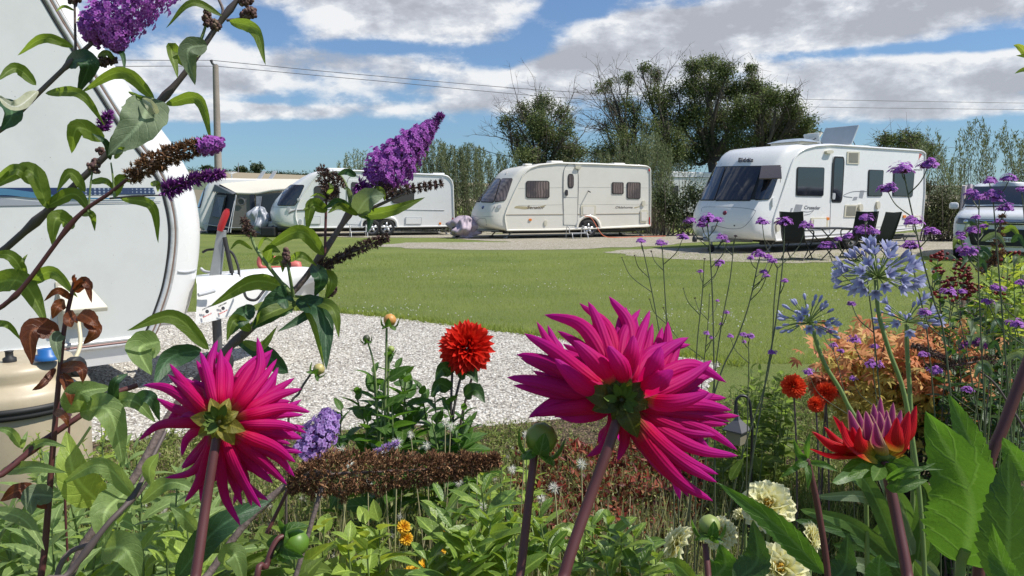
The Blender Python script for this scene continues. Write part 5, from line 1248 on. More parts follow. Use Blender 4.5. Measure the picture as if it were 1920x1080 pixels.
# ------------------------------------------------ patio set
BLK = mat('powder_coat_black', (.02, .02, .022), .45); SLING = mat('black_sling', (.016, .017, .02), .75, bump=.2, bs=200)
def chair(label, px, py, rz, rec=.32):
    t = empty('garden_chair', label, 'chair', 'black high-backed garden chairs by the largest caravan'); c = G(px, py); t.location = c; t.rotation_euler = (0, 0, rz)
    def bar(x, z, r=.014): return x
    mb = MB(); pts = [(-.22, 0, .43), (.24, 0, .45)]
    n = 14; prof = [(.26, .43), (.1, .42), (-.1, .41), (-.2, .43), (-.27, .52), (-.35, .75), (-.42, .98), (-.45, 1.10)]
    pr = spline(np.array([[a, 0, b] for a, b in prof]), 26); v = []
    mb = MB(); w_ = .24
    v = np.array([[[p[0], s * w_, p[2] - .012 * (1 - abs(s))] for s in (-1, -.5, 0, .5, 1)] for p in pr]); k = 9
    mb.add(v[:k + 1].reshape(-1, 3), gridfaces(k + 1, 5)); mb.build('seat', SLING, t)
    mb = MB(); mb.add(v[k:].reshape(-1, 3), gridfaces(26 - k, 5)); mb.add((v[k:] + [.012, 0, 0]).reshape(-1, 3), gridfaces(26 - k, 5)[:, ::-1].copy()); mb.build('backrest', SLING, t)
    for s in (-1, 1):
        y = s * .255
        mb = MB(); add_tube(mb, np.stack([pr[:, 0], np.full(26, y), pr[:, 2]], 1), .014, 6); mb.build('side_rail', BLK, t)
        mb = MB(); add_tube(mb, spline([(-.33, y, .68), (-.1, y * 1.1, .67), (.15, y * 1.1, .66), (.24, y * 1.05, .60), (.22, y, .45)], 14), .016, 6); mb.build('armrest', BLK, t)
        mb = MB(); add_tube(mb, np.array([(-.20, y, .44), (.28, y, 0)]), .014, 6); mb.build('leg', BLK, t)
        mb = MB(); add_tube(mb, np.array([(.22, y, .44), (-.30, y, 0)]), .014, 6); mb.build('leg', BLK, t)
    for x in (.28, -.30): mb = MB(); add_tube(mb, np.array([(x, -.255, .015), (x, .255, .015)]), .012, 6); mb.build('stretcher', BLK, t)
    return t
chair('black garden chair left of the table, facing right', 1494, 487, math.radians(48))
chair('black garden chair directly right of the table, upright back', 1604, 483, math.radians(92))
chair('rightmost black garden chair, its back leaning away to the right', 1636, 490, math.radians(118))
t = empty('garden_table', 'small folding black table between the garden chairs', 'table'); c = G(1552, 487); t.location = c; t.rotation_euler = (0, 0, math.radians(8))
mb = MB(); add_box(mb, (0, 0, .72), (.85, .7, .03)); mb.build('tabletop', BLK, t, False, .008)
for s in (-1, 1):
    for k in (-1, 1):
        mb = MB(); add_tube(mb, np.array([(-.36 * k, s * .3, .71), (.36 * k, s * .3, 0)]), .013, 6); mb.build('leg', BLK, t)

# ------------------------------------------------ washing airer behind the car
t = empty('clothes_airer', 'clothes airer with pale washing behind the silver car', 'airer'); mb = MB(); d_ = 19
for a_, b_ in (((1812, 346), (1812, 440)), ((1842, 348), (1842, 440)), ((1870, 344), (1870, 440))): add_tube(mb, np.array([P(*a_, d_), P(*b_, d_)]), .016, 6)
for y_ in (348, 356): add_tube(mb, np.array([P(1804, y_, d_), P(1885, y_ - 1, d_)]), .008, 5)
mb.build('frame', ALU, t)
def cloth(label, x0, x1, y0, y1, d, m, sd):
    r_ = np.random.RandomState(sd); n = 24; v = []
    for j in range(14):
        for i in range(n):
            f, g = i / (n - 1), j / 13; x = x0 + (x1 - x0) * f - g * 6 * (1 - f); y = y0 + (y1 - y0) * g + 2 * math.sin(f * 7 + sd)
            v.append(P(x, y, d + .07 * math.sin(f * 19 + sd) * (0.3 + g)))
    mb = MB(); mb.add(v, gridfaces(14, n)); tag(mb.build('hanging_cloth', m), label, 'laundry')
PINKW = mat('pale_pink_cloth', (.58, .50, .50), .9); PINKW2 = mat('rose_cloth', (.52, .38, .38), .9)
cloth('long pale pink sheet hanging at the left end of the clothes airer', 1804, 1834, 347, 400, 18.9, PINKW, 1)
cloth('rosy cloth hanging in the middle of the clothes airer', 1836, 1852, 350, 378, 18.8, PINKW2, 2)
cloth('off-white cloth hanging next to the car roof', 1853, 1884, 346, 382, 18.9, PINKW, 4)

# ------------------------------------------------ silver-white car, front view
CARP = mat('car_paint', (.70, .71, .71), .3, metal=.0, coat=.5, spec=.5, var=.01)
t = empty('parked_car', 'silver white off-road car with round fog lamps, parked at the right edge', 'car')
yaw = math.radians(-34); cc = P(1880, 378, 16.2); ORG = np.array([cc[0], cc[1], 0]); co_, si_ = math.cos(yaw), math.sin(yaw)
XA = np.array([co_, si_, 0]); YA = np.array([-si_, co_, 0])
def cw(x, y, z): return ORG + XA * x + YA * y + np.array([0, 0, z])
# half-width w(z) rings along length y ; sections: (y, [(halfwidth,z)...])
def sec(y, top, w, belly=.28):
    z = top
    return [(0, y, z), (w * .55, y, z - .006), (w * .80, y, z - .035), (w * .93, y, z - .10), (w * .985, y, z - .2), (w, y, z - .34), (w * 1.0, y, .62), (w * .985, y, .45), (w * .96, y, belly), (w * .8, y, belly - .03), (0, y, belly - .03)]
S = [(.0, .88, .72), (.02, .98, .81), (.08, 1.05, .87), (.2, 1.10, .90), (.45, 1.15, .915), (.9, 1.19, .92), (1.2, 1.20, .92), (4.4, 1.15, .92), (4.6, 1.0, .87)]
rings = []
for y, tp, w_ in S:
    h = sec(y, tp, w_); full = [cw(-a, b, c_) for a, b, c_ in h] + [cw(a, b, c_) for a, b, c_ in h[::-1][1:-1]]; rings.append(full)
v = np.array(rings); K = v.shape[1]; mb = MB(); f = gridfaces(len(rings), K, True); mb.add(v.reshape(-1, 3), f); mb.add(v[0], [list(range(K))]); mb.add(v[-1], [list(range(K))[::-1]])
mb.build('body', CARP, t)
vs = [Vector(x) for x in v.reshape(-1, 3)]; bvc = BVHTree.FromPolygons(vs, [tuple(map(int, x)) for x in f] + [tuple(range(K))])
# cabin
cab = [(1.15, 1.15, .82), (1.2, 1.20, .82), (1.85, 1.70, .67), (2.0, 1.76, .65), (2.6, 1.80, .65), (3.9, 1.77, .64), (4.4, 1.4, .68)]
mb = MB(); rings = []
for y, tp, w_ in cab:
    lw = .83; h = [(0, y, tp), (w_ * .7, y, tp - .01), (w_ * .93, y, tp - .04), (w_, y, tp - .10), (lw, y, 1.02), (lw, y, .98)]
    h = [(a, b, max(c_, .98)) for a, b, c_ in h]
    rings.append([cw(-a, b, c_) for a, b, c_ in h] + [cw(a, b, c_) for a, b, c_ in h[::-1]])
v2 = np.array(rings); K2 = v2.shape[1]; mb.add(v2.reshape(-1, 3), gridfaces(len(cab), K2, True)); mb.build('cabin', CARP, t)
def cq(name, m, pts, th=.02, par=t, bev=.005, n=None):
    q = [cw(*p) for p in pts]; mb = MB(); nn = np.cross(q[1] - q[0], q[-1] - q[0]); nn = nn if np.dot(nn, CAM - q[0]) > 0 else -nn
    mid = np.mean(q, 0); q = [x + nz(nn) * .012 for x in q]; add_slab(mb, q, nn, th); return mb.build(name, m, par, False, bev)
cq('windscreen', GLASS, [(-.62, 1.81, 1.675), (.62, 1.81, 1.675), (.78, 1.27, 1.26), (-.78, 1.27, 1.26)], .01)
for s in (-1, 1): cq('side_window', GLASS, [(s * .68, 2.1, 1.66), (s * .67, 3.8, 1.65), (s * .84, 4.1, 1.16), (s * .84, 1.5, 1.16)], .01)
for s in (-1, 1):
    mb = MB(); lump_c = cw(s * 1.0, 1.5, 1.22); add_box(mb, lump_c, (.2, .14, .16), yaw); mb.build('wing_mirror', CARP, t, False, .05)
def cd(name, m, quad, off=.01, r=.1, par=t, rings=5):
    mb = MB(); q3 = [cw(*p) for p in quad]
    # cast along car axis
    b = rquad(5, r); V = []; last = None
    for k in range(rings + 1):
        row = []
        for (x, y) in (.5 + (b - .5) * (k / rings)):
            p = (q3[0] * (1 - x) + q3[1] * x) * y + (q3[3] * (1 - x) + q3[2] * x) * (1 - y)
            h = bvc.ray_cast(Vector(p - YA * 2), Vector(YA)); h = (np.array(h[0]), np.array(h[1])) if h[0] is not None else last
            if h is None: h = (p, -YA)
            last = h; row.append(h[0] - YA * off)
        V.append(row)
    V.append([p + YA * .04 for p in V[-1]]); V = np.array(V); mb.add(V.reshape(-1, 3), gridfaces(len(V), len(b), True)); return mb.build(name, m, par)
CHR = mat('chrome', (.7, .7, .72), .12, metal=1.)
LAMPG = mat('lamp_glass', (.10, .11, .12), .08, spec=.9, coat=.6)
cd('grille', RUB, [(-.42, 0, .93), (.42, 0, .93), (.44, 0, .82), (-.44, 0, .82)], .02, .15)
for z_ in (.915, .87): cd('grille_bar', CHR, [(-.44, 0, z_), (.44, 0, z_), (.44, 0, z_ - .022), (-.44, 0, z_ - .022)], .04, .3)
cd('lower_grille', RUB, [(-.62, 0, .72), (.62, 0, .72), (.52, 0, .34), (-.52, 0, .34)], .02, .15)
cd('bumper_trim', CHR, [(-.56, 0, .36), (.56, 0, .36), (.56, 0, .345), (-.56, 0, .345)], .03, .2)
for s in (-1, 1):
    hl = cd('headlight', LAMPG, [(s * .82, 0, .97), (s * .44, 0, .93), (s * .46, 0, .81), (s * .86, 0, .83)], .015, .2)
    mb = MB(); add_lathe(mb, cw(s * .66, .02, .88), [(.001, .03), (.045, .025), (.055, -.06)], 18, -YA); mb.build('bulb', CHR, hl)
    fl = cd('fog_light', RUB, [(s * .82, 0, .48), (s * .66, 0, .48), (s * .66, 0, .36), (s * .82, 0, .36)], .01, .4)
    mb = MB(); add_lathe(mb, cw(s * .74, .05, .42), [(.001, .03), (.04, .03), (.05, -.06)], 16, -YA); mb.build('lens', LAMPG, fl)
npl = cq('number_plate', mat('plate_white', (.78, .78, .74), .4), [(-.26, -.045, .555), (.26, -.045, .555), (.26, -.045, .445), (-.26, -.045, .445)], .02)
mb = MB(); add_text(mb, 'NN14 UHH', cw(-.235, -.063, .462), cw(.235, -.063, .462), np.array([0, 0, .075])); mb.build('lettering', LETT, npl)
mb = MB(); c = cw(0, -.06, .89)
for k in range(3):
    a = pi / 2 + k * 2 * pi / 3; dv = XA * math.cos(a) + np.array([0, 0, math.sin(a)]); sv = XA * math.cos(a + pi / 2) + np.array([0, 0, math.sin(a + pi / 2)])
    add_slab(mb, [c, c + dv * .03 + sv * .018, c + dv * .06, c + dv * .03 - sv * .018], -YA, .01)
mb.build('badge', CHR, t, False)
for s in (-1, 1):
    for y_ in (.85, 3.5):
        mb = MB(); c = cw(s * .9, y_, .345); add_lathe(mb, c, [(.02, .0), (.2, .0), (.325, .0), (.345, .03), (.345, .19), (.325, .22), (.02, .22)], 30, -XA * s); wh = mb.build('wheel', TYRE, t)
        mb = MB(); add_lathe(mb, c, [(.001, .02), (.2, .02), (.21, -.006), (.2, -.01)], 24, -XA * s); mb.build('rim', ALLOY, wh)
mb = MB(); line = [cw(x, .42 + .35 * (1 - (x / .88) ** 2) * 0, 1.03) for x in (-.8, .8)]
mb = MB(); add_box(mb, cw(0, 1.14, 1.205), (1.5, .1, .03), yaw); mb.build('scuttle', RUB, t, False)
# ================================================================ foreground plants
STEMG = mat('stem_green', (.16, .22, .07), .6, var=.2, vs=20)
STEMB = mat('stem_brown', (.15, .11, .10), .7, var=.35, vs=25, bump=.3, bs=90)
STEMP = mat('stem_purple', (.10, .030, .030), .5, var=.25, vs=25)
STEMD = mat('stem_dark', (.10, .075, .07), .6, var=.3, vs=30)
BUDL = leafmat('buddleia_leaf', (.10, .155, .025), (.19, .255, .05), .48, rough=.5, veins=8, vs=.15, under=(.20, .27, .13), nscale=14)
BUDG = leafmat('buddleia_grey_leaf', (.15, .20, .12), (.23, .29, .17), .25, rough=.65, veins=8, vs=.15, nscale=14)
BUDD = leafmat('buddleia_dark_shaded_leaf', (.03, .08, .03), (.05, .11, .045), .2, rough=.45, veins=9, vs=.4, nscale=14)  # darker leaf green; on shaded leaves the shade is put into this colour
BUDP = leafmat('buddleia_pale_leaf', (.50, .52, .36), (.62, .62, .46), .35, rough=.6, veins=8, vs=.2, nscale=14)
SAGE = leafmat('sage_leaf', (.15, .24, .075), (.29, .39, .14), .38, rough=.5, veins=8, vs=.14, under=(.34, .42, .28), nscale=16)
BRIGHT = leafmat('bright_leaf', (.20, .32, .04), (.36, .48, .09), .4, rough=.42, veins=7, vs=.4, nscale=16)
DAHL = leafmat('dahlia_leaf', (.05, .13, .02), (.10, .20, .035), .4, rough=.45, veins=6, vs=.7, rib=(.30, .42, .14), nscale=18)
DAHD = leafmat('dahlia_leaf_dark', (.03, .075, .02), (.06, .12, .03), .3, rough=.4, veins=6, vs=.5, nscale=18)
GLOSSY = leafmat('glossy_leaf', (.09, .18, .035), (.28, .38, .07), .3, rough=.28, veins=6, vs=.25, nscale=18)
STRAPL = leafmat('strap_leaf', (.05, .11, .025), (.11, .19, .05), .3, rough=.4, veins=0, vs=.0, nscale=10)
BRONZE = leafmat('bronze_leaf', (.10, .03, .015), (.22, .07, .02), .35, trc=(.5, .12, .03), rough=.35, veins=7, vs=.3, nscale=20)
ORANGEL = rndmat('orange_leaf', [(0., (.62, .20, .10)), (.45, (.84, .36, .16)), (.8, (.84, .46, .18)), (1., (.82, .58, .20))], .6, .45, bs=60)
YELLOWL = rndmat('yellow_leaf', [(0., (.46, .38, .08)), (.4, (.72, .58, .13)), (1., (.84, .70, .22))], .6, .45, bs=60)
REDL_ = rndmat('red_leaf', [(0., (.06, .015, .012)), (.5, (.22, .03, .02)), (.85, (.38, .08, .04)), (1., (.40, .22, .10))], .5, .25, bs=60)
def wpath(pts, n=24): return spline([P(*p) for p in pts], n)
def wstem(pts, n=24, off_only=False):
    """stem path carried on down to the soil it grows from"""
    q = [P(*p) for p in pts]; p0, p1 = q[0], q[1]
    inside = 0 <= pts[0][0] <= 1920 and pts[0][1] <= 1080
    if p0[2] < .03 or (off_only and inside): return spline(q, n)
    dv = p0 - p1; g = p0 + np.array([dv[0], dv[1], 0]) * min(1.2, .35 / (np.linalg.norm(dv[:2]) + 1e-6)) ; g[2] = -.01
    return spline([g, g * .45 + p0 * .55 + np.array([dv[0], dv[1], 0]) * .15] + q, n + 0)
def px2m(w, d): return w * d / FPX
def leafpx(parent, a, m_, b, wpx, mt=None, roll=0., fold=.3, kind='lance', name='leaf', serr=.05, nser=26, d=None, wave=.02, label=None, seg=22, across=7):
    mb = MB(); dd = (a[2] + b[2]) / 2 if len(a) > 2 else d
    A, M_, B_ = [tuple(q) if len(q) > 2 else (q[0], q[1], d) for q in (a, m_, b)]
    # mid pixel is a point the leaf passes through
    sp = wpath([A, M_, B_], seg)
    leaf_spine(mb, sp, px2m(wpx, dd), roll, fold, kind, across, serr, nser, rs.rand(), wave)
    o = mb.build(name, mt or BUDL, parent)
    if label: o['label'] = label
    return o
# ---- flower spikes of the butterfly bush
FL = petalmat('buddleia_floret', (.28, .04, .32), (.42, .10, .50), (.60, .26, .70), .35, rough=.6)
FLD = petalmat('buddleia_floret_dark', (.12, .02, .12), (.20, .04, .24), (.34, .09, .40), .25, rough=.6)
FLL = petalmat('buddleia_floret_lilac', (.35, .14, .42), (.50, .30, .70), (.66, .48, .86), .35, rough=.6)
SEED = rndmat('seed_husk', [(0., (.08, .035, .018)), (.5, (.24, .115, .055)), (.85, (.42, .22, .11)), (1., (.56, .36, .19))], .8, .1, bs=300)
BUDS = rndmat('closed_bud', [(0., (.07, .03, .035)), (.6, (.15, .08, .07)), (1., (.24, .17, .11))], .7, .05, bs=300)
def spike(parent, pts, prof, n, mt, size=.0042, name='flower_spike', style='floret', whorls=0, stem=True, dark_tip=None, label=None):
    """pts px path; prof radius px along it"""
    pth = wpath(pts, 40); d = pts[0][2]
    T, U, V = frames(pth)
    t = rs.rand(n) if not whorls else np.clip((rs.randint(0, whorls, n) + .5) / whorls + rs.normal(0, .010, n), 0, .999)
    R = np.interp(t, np.linspace(0, 1, len(prof)), prof) * d / FPX
    k = np.minimum((t * 39).astype(int), 38); a = rs.rand(n) * 2 * pi
    lump = 1 + .16 * np.sin(a * 3 + t * 40) + .12 * np.sin(t * 75 + a)
    nd = np.cos(a)[:, None] * U[k] + np.sin(a)[:, None] * V[k]
    rr = R * lump * (rs.rand(n) ** .22)
    p = pth[k] * (1 - (t * 39 - k))[:, None] + pth[k + 1] * (t * 39 - k)[:, None] + nd * rr[:, None]
    ax = nz(nd + T[k] * .35 + rs.normal(0, .25, (n, 3)))
    grp = MB()
    if style == 'floret':
        u = nz(np.cross(ax, rs.normal(0, 1, (n, 3)))); w = np.cross(ax, u); r_ = rs.rand(n)
        for q in range(4):
            ang = q * pi / 2; dv = u * math.cos(ang) + w * math.sin(ang)
            leaf_batch(grp, p, nz(dv + ax * .45), ax, size * rs.uniform(.8, 1.15, n), size * .95, .9, 2, 'round', .15, rnd=r_)
    elif style == 'husk':
        for q in range(3):
            dv = nz(ax + rs.normal(0, .45, (n, 3)))
            leaf_batch(grp, p - ax * size, dv, nz(rs.normal(0, 1, (n, 3))), size * 2.1 * rs.uniform(.7, 1.2, n), size * .8, .5, 2, 'lance', .7)
    elif style == 'bud':
        b_ = MB(); blobs(grp, p, size * rs.uniform(.7, 1.2, n), (1, 1, 1.2), .15)
    elif style == 'spider':
        base = p - nd * rr[:, None] * .9
        for q in range(3):
            dv = nz(ax + rs.normal(0, .3, (n, 3)))
            leaf_batch(grp, base, dv, nz(rs.normal(0, 1, (n, 3))), rr * 1.1 + size, size * .9, .2, 2, 'obov', .7)
    o = grp.build(name, mt, parent)
    if label: o['label'] = label
    if stem:
        s_ = MB(); add_tube(s_, pth, np.linspace(.0028, .001, 40) * d / 1.1, 6); s_.build('spike_stalk', STEMB, o)
    return o
def branch(parent, pts, r0, r1, m_=STEMB, name='branch', n=40, knots=()):
    p = wstem(pts, n, True); r = np.linspace(r0, r1, n)
    for k in knots: r = r * (1 + .55 * np.exp(-((np.linspace(0, 1, n) - k) / .018) ** 2))
    mb = MB(); add_tube(mb, p, r, 10); return mb.build(name, m_, parent)

# ---- butterfly bush A: dark stem across the near caravan up to the top of the picture
D1_ = 1.10
A_ = empty('butterfly_bush', 'butterfly bush with arching leaves and purple spikes in front of the near caravan', 'shrub', 'butterfly bushes in the flower bed')
branch(A_, [(-260, 700, 1.15), (0, 475, 1.12), (100, 385, 1.1), (200, 290, 1.1), (300, 190, 1.1), (352, 130, 1.1), (410, 45, 1.1), (452, -10, 1.1), (480, -60, 1.1)], .0058, .0034, STEMD, knots=(.36, .62, .84))
branch(A_, [(-100, 320, 1.1), (0, 245, 1.08), (75, 172, 1.08), (142, 108, 1.08), (182, 72, 1.08)], .0044, .003, STEMB, knots=(.42, .8))
branch(A_, [(-160, 700, 1.05), (0, 578, 1.05), (50, 530, 1.05), (140, 412, 1.05), (206, 362, 1.05), (240, 335, 1.05)], .0040, .0024, STEMP, knots=(.5, .7))
branch(A_, [(142, 108, 1.08), (141, 60, 1.08), (140, 8, 1.08)], .002, .0016, STEMB)
branch(A_, [(150, 112, 1.08), (180, 115, 1.08), (210, 115, 1.08)], .0016, .001, STEMB)
branch(A_, [(412, 40, 1.1), (418, 20, 1.1), (408, -6, 1.1)], .0026, .002, STEMB)
branch(A_, [(425, 38, 1.1), (450, 35, 1.1), (470, 26, 1.1)], .0022, .0016, STEMB)
branch(A_, [(372, 88, 1.1), (382, 60, 1.1), (388, 40, 1.1)], .0026, .0016, STEMG)
branch(A_, [(215, 372, 1.05), (212, 335, 1.05), (208, 305, 1.05)], .0018, .001, STEMG)
branch(A_, [(165, 398, 1.05), (172, 330, 1.05), (180, 310, 1.05)], .0014, .001, STEMG)
branch(A_, [(206, 372, 1.05), (250, 368, 1.05), (300, 366, 1.05)], .0015, .001, STEMB)
spike(A_, [(162, 62, 1.08), (200, 45, 1.08), (250, 8, 1.08), (310, -40, 1.08)], [22, 44, 46, 40], 1900, FL, .0042)
spike(A_, [(215, 45, 1.07), (218, 75, 1.07), (222, 95, 1.07)], [36, 26, 8], 420, FL, .0042, stem=False)
spike(A_, [(388, 48, 1.1), (388, 30, 1.1), (389, 12, 1.1)], [7, 6, 3], 90, BUDS, .0026, style='bud', name='bud_cluster')
spike(A_, [(402, 55, 1.1), (404, 45, 1.1), (407, 40, 1.1)], [10, 9, 4], 60, BUDS, .003, style='bud', name='bud_cluster')
spike(A_, [(452, 32, 1.1), (466, 26, 1.1), (478, 24, 1.1)], [4, 10, 7], 90, BUDS, .003, style='bud', name='bud_cluster')
spike(A_, [(450, 6, 1.1), (462, 2, 1.1), (470, -4, 1.1)], [5, 8, 5], 60, BUDS, .003, style='bud', name='bud_cluster')
spike(A_, [(130, 2, 1.08), (140, 0, 1.08), (150, -4, 1.08)], [5, 7, 5], 40, BUDS, .003, style='bud', name='bud_cluster')
spike(A_, [(182, 116, 1.08), (200, 114, 1.08), (218, 112, 1.08)], [6, 8, 4], 70, BUDS, .0024, style='bud', name='bud_cluster')
spike(A_, [(190, 246, 1.1), (197, 228, 1.1), (204, 212, 1.1)], [10, 9, 5], 60, FLD, .005, style='spider', name='bud_cluster')
spike(A_, [(172, 322, 1.05), (177, 312, 1.05), (180, 300, 1.05)], [9, 9, 5], 60, BUDS, .0028, style='bud', name='bud_cluster')
spike(A_, [(186, 285, 1.1), (192, 280, 1.1)], [6, 5], 30, BUDS, .0026, style='bud', name='bud_cluster')
spike(A_, [(242, 332, 1.05), (290, 303, 1.05), (340, 284, 1.05), (392, 270, 1.05)], [12, 20, 17, 14], 800, SEED, .004, style='husk', whorls=20, label='faded brown flower spike')
spike(A_, [(375, 278, 1.05), (395, 272, 1.05), (418, 268, 1.05)], [14, 17, 9], 330, FL, .0042, stem=False)
spike(A_, [(306, 360, 1.05), (340, 345, 1.05), (380, 332, 1.05), (416, 326, 1.05)], [16, 13, 10, 6], 190, FLD, .005, style='spider')
L = leafpx
for q in [((417, 30), (360, 6), (311, 53), 15), ((430, 40), (478, 56), (498, 122), 26), ((352, 125), (322, 92), (333, 147), 30, None, .5), ((388, 84), (352, 96), (366, 160), 42, BUDG, .2),
          ((290, 186), (228, 136), (150, 174), 26), ((138, 88), (82, 72), (33, 104), 19), ((140, 20), (120, 12), (104, 22), 6), ((145, 38), (165, 28), (190, 34), 8),
          ((122, 116), (165, 118), (146, 176), 42, BUDD, .4), ((68, 160), (30, 128), (-6, 152), 24), ((85, 175), (150, 176), (197, 236), 20), ((10, 185), (22, 215), (2, 245), 40, BUDD, .3),
          ((196, 262), (146, 240), (134, 288), 36), ((310, 196), (372, 186), (397, 268), 25), ((200, 78), (228, 100), (234, 137), 12, BUDD), ((183, 108), (202, 100), (218, 118), 13),
          ((90, 392), (55, 320), (-20, 356), 36), ((60, 345), (30, 318), (-20, 345), 24), ((85, 388), (140, 364), (174, 408), 28), ((160, 360), (132, 325), (106, 360), 22), ((215, 370), (226, 336), (248, 342), 22),
          ((168, 342), (198, 340), (216, 358), 14), ((225, 372), (285, 386), (297, 456), 20), ((282, 346), (295, 345), (296, 360), 12), ((140, 425), (106, 410), (98, 463), 34),
          ((150, 402), (172, 402), (178, 434), 14), ((50, 520), (20, 480), (-20, 480), 24), ((46, 512), (42, 492), (52, 476), 8), ((-30, 535), (42, 530), (90, 612), 46), ((-30, 618), (10, 608), (42, 640), 15),
          ((55, 532), (98, 510), (146, 558), 28), ((207, 300), (198, 268), (172, 250), 14, BUDD), ((215, 298), (228, 280), (236, 284), 12), ((230, 245), (212, 260), (205, 290), 10),
          ((240, 172), (262, 182), (290, 196), 8)]:
    a, m_, b, w_ = q[:4]; mt = q[4] if len(q) > 4 else None; ro = q[5] if len(q) > 5 else rs.uniform(-.35, .35)
    L(A_, (*a, D1_ - .01), (*m_, D1_ - .04 + rs.uniform(-.02, .02)), (*b, D1_ - .02 + rs.uniform(-.04, .03)), w_ * 1.0, mt, ro)
L(A_, (284, 182, 1.08), (262, 232, 1.05), (202, 292, 1.04), 80, BUDG, -.2, fold=.1, kind='ovate', wave=.05, label='large grey-green curled leaf')
L(A_, (292, 214, 1.06), (282, 196, 1.05), (266, 184, 1.06), 22, BUDP, .2, fold=.5, kind='ovate')
L(A_, (72, 170, 1.07), (30, 200, 1.04), (-8, 178, 1.04), 26, BUDP, -.4, fold=.4, wave=.08, label='curled leaf showing its pale underside')

# ---- butterfly bush B: the thick middle stem with the big purple spike
B__ = empty('butterfly_bush', 'butterfly bush whose thick middle stem carries the big purple spike above the lawn', 'shrub', 'butterfly bushes in the flower bed')
DB = 1.15
branch(B__, [(120, 1110, 1.0), (250, 900, 1.05), (330, 760, 1.1), (430, 650, 1.13), (545, 552, 1.15), (603, 478, 1.15), (655, 400, 1.15), (672, 375, 1.15), (700, 345, 1.15)], .0068, .0034, STEMB, knots=(.52, .7, .8))
branch(B__, [(609, 480, 1.14), (611, 400, 1.14), (613, 345, 1.14)], .0022, .0018, STEMP)
branch(B__, [(660, 402, 1.15), (650, 350, 1.15), (636, 325, 1.15)], .0024, .0018, STEMG)
branch(B__, [(672, 402, 1.13), (720, 380, 1.12), (760, 362, 1.12)], .003, .0018, STEMB)
branch(B__, [(600, 500, 1.13), (640, 478, 1.12), (668, 465, 1.12)], .0028, .0018, STEMB)
branch(B__, [(545, 552, 1.12), (500, 495, 1.1), (478, 462, 1.1), (468, 432, 1.1)], .0032, .002, STEMG)
branch(B__, [(550, 556, 1.12), (543, 515, 1.1), (538, 488, 1.1)], .0028, .002, STEMG)
branch(B__, [(548, 555, 1.15), (600, 560, 1.15), (628, 548, 1.15)], .002, .0015, STEMG)
spike(B__, [(700, 345, 1.15), (740, 305, 1.15), (782, 262, 1.15), (812, 232, 1.15)], [26, 45, 34, 20, 9], 2800, FL, .0042)
spike(B__, [(798, 248, 1.15), (815, 230, 1.15), (830, 214, 1.15)], [14, 11, 8, 6], 240, FLD, .0032, style='husk', whorls=9, label='dark unopened tip of the big spike', name='spike_tip')
spike(B__, [(672, 345, 1.13), (682, 358, 1.13), (684, 368, 1.13)], [14, 12, 6], 110, FLD, .005, style='spider', stem=False, name='bud_cluster')
spike(B__, [(720, 372, 1.12), (755, 356, 1.12), (795, 350, 1.12), (832, 344, 1.12)], [6, 9, 8, 6], 330, BUDS, .0030, style='husk', whorls=11, name='seed_spike')
spike(B__, [(706, 352, 1.13), (722, 352, 1.13), (735, 360, 1.13)], [12, 12, 7], 120, BUDS, .003, style='husk', name='bud_cluster', stem=False)
spike(B__, [(622, 372, 1.14), (612, 345, 1.14), (602, 312, 1.14)], [12, 15, 9], 260, BUDS, .0034, style='husk', name='seed_spike')
spike(B__, [(640, 352, 1.14), (630, 335, 1.14), (622, 325, 1.14)], [8, 10, 6], 110, BUDS, .0032, style='husk', name='bud_cluster', stem=False)
spike(B__, [(628, 488, 1.12), (665, 470, 1.11), (700, 456, 1.11), (730, 444, 1.11)], [8, 11, 10, 6], 420, BUDS, .0032, style='husk', whorls=12, name='seed_spike')
spike(B__, [(600, 498, 1.12), (612, 492, 1.12), (625, 498, 1.12)], [10, 10, 8], 150, BUDS, .003, style='husk', name='bud_cluster', stem=False)
spike(B__, [(472, 444, 1.1), (464, 425, 1.1), (456, 408, 1.1)], [8, 9, 6], 110, BUDS, .0034, style='husk', name='seed_spike', stem=False)
spike(B__, [(538, 500, 1.1), (537, 482, 1.1), (536, 466, 1.1)], [6, 6, 4], 100, BUDS, .0026, style='bud', name='bud_cluster')
spike(B__, [(612, 552, 1.14), (622, 548, 1.14), (628, 540, 1.14)], [5, 6, 3], 50, BUDS, .0026, style='bud', name='bud_cluster')
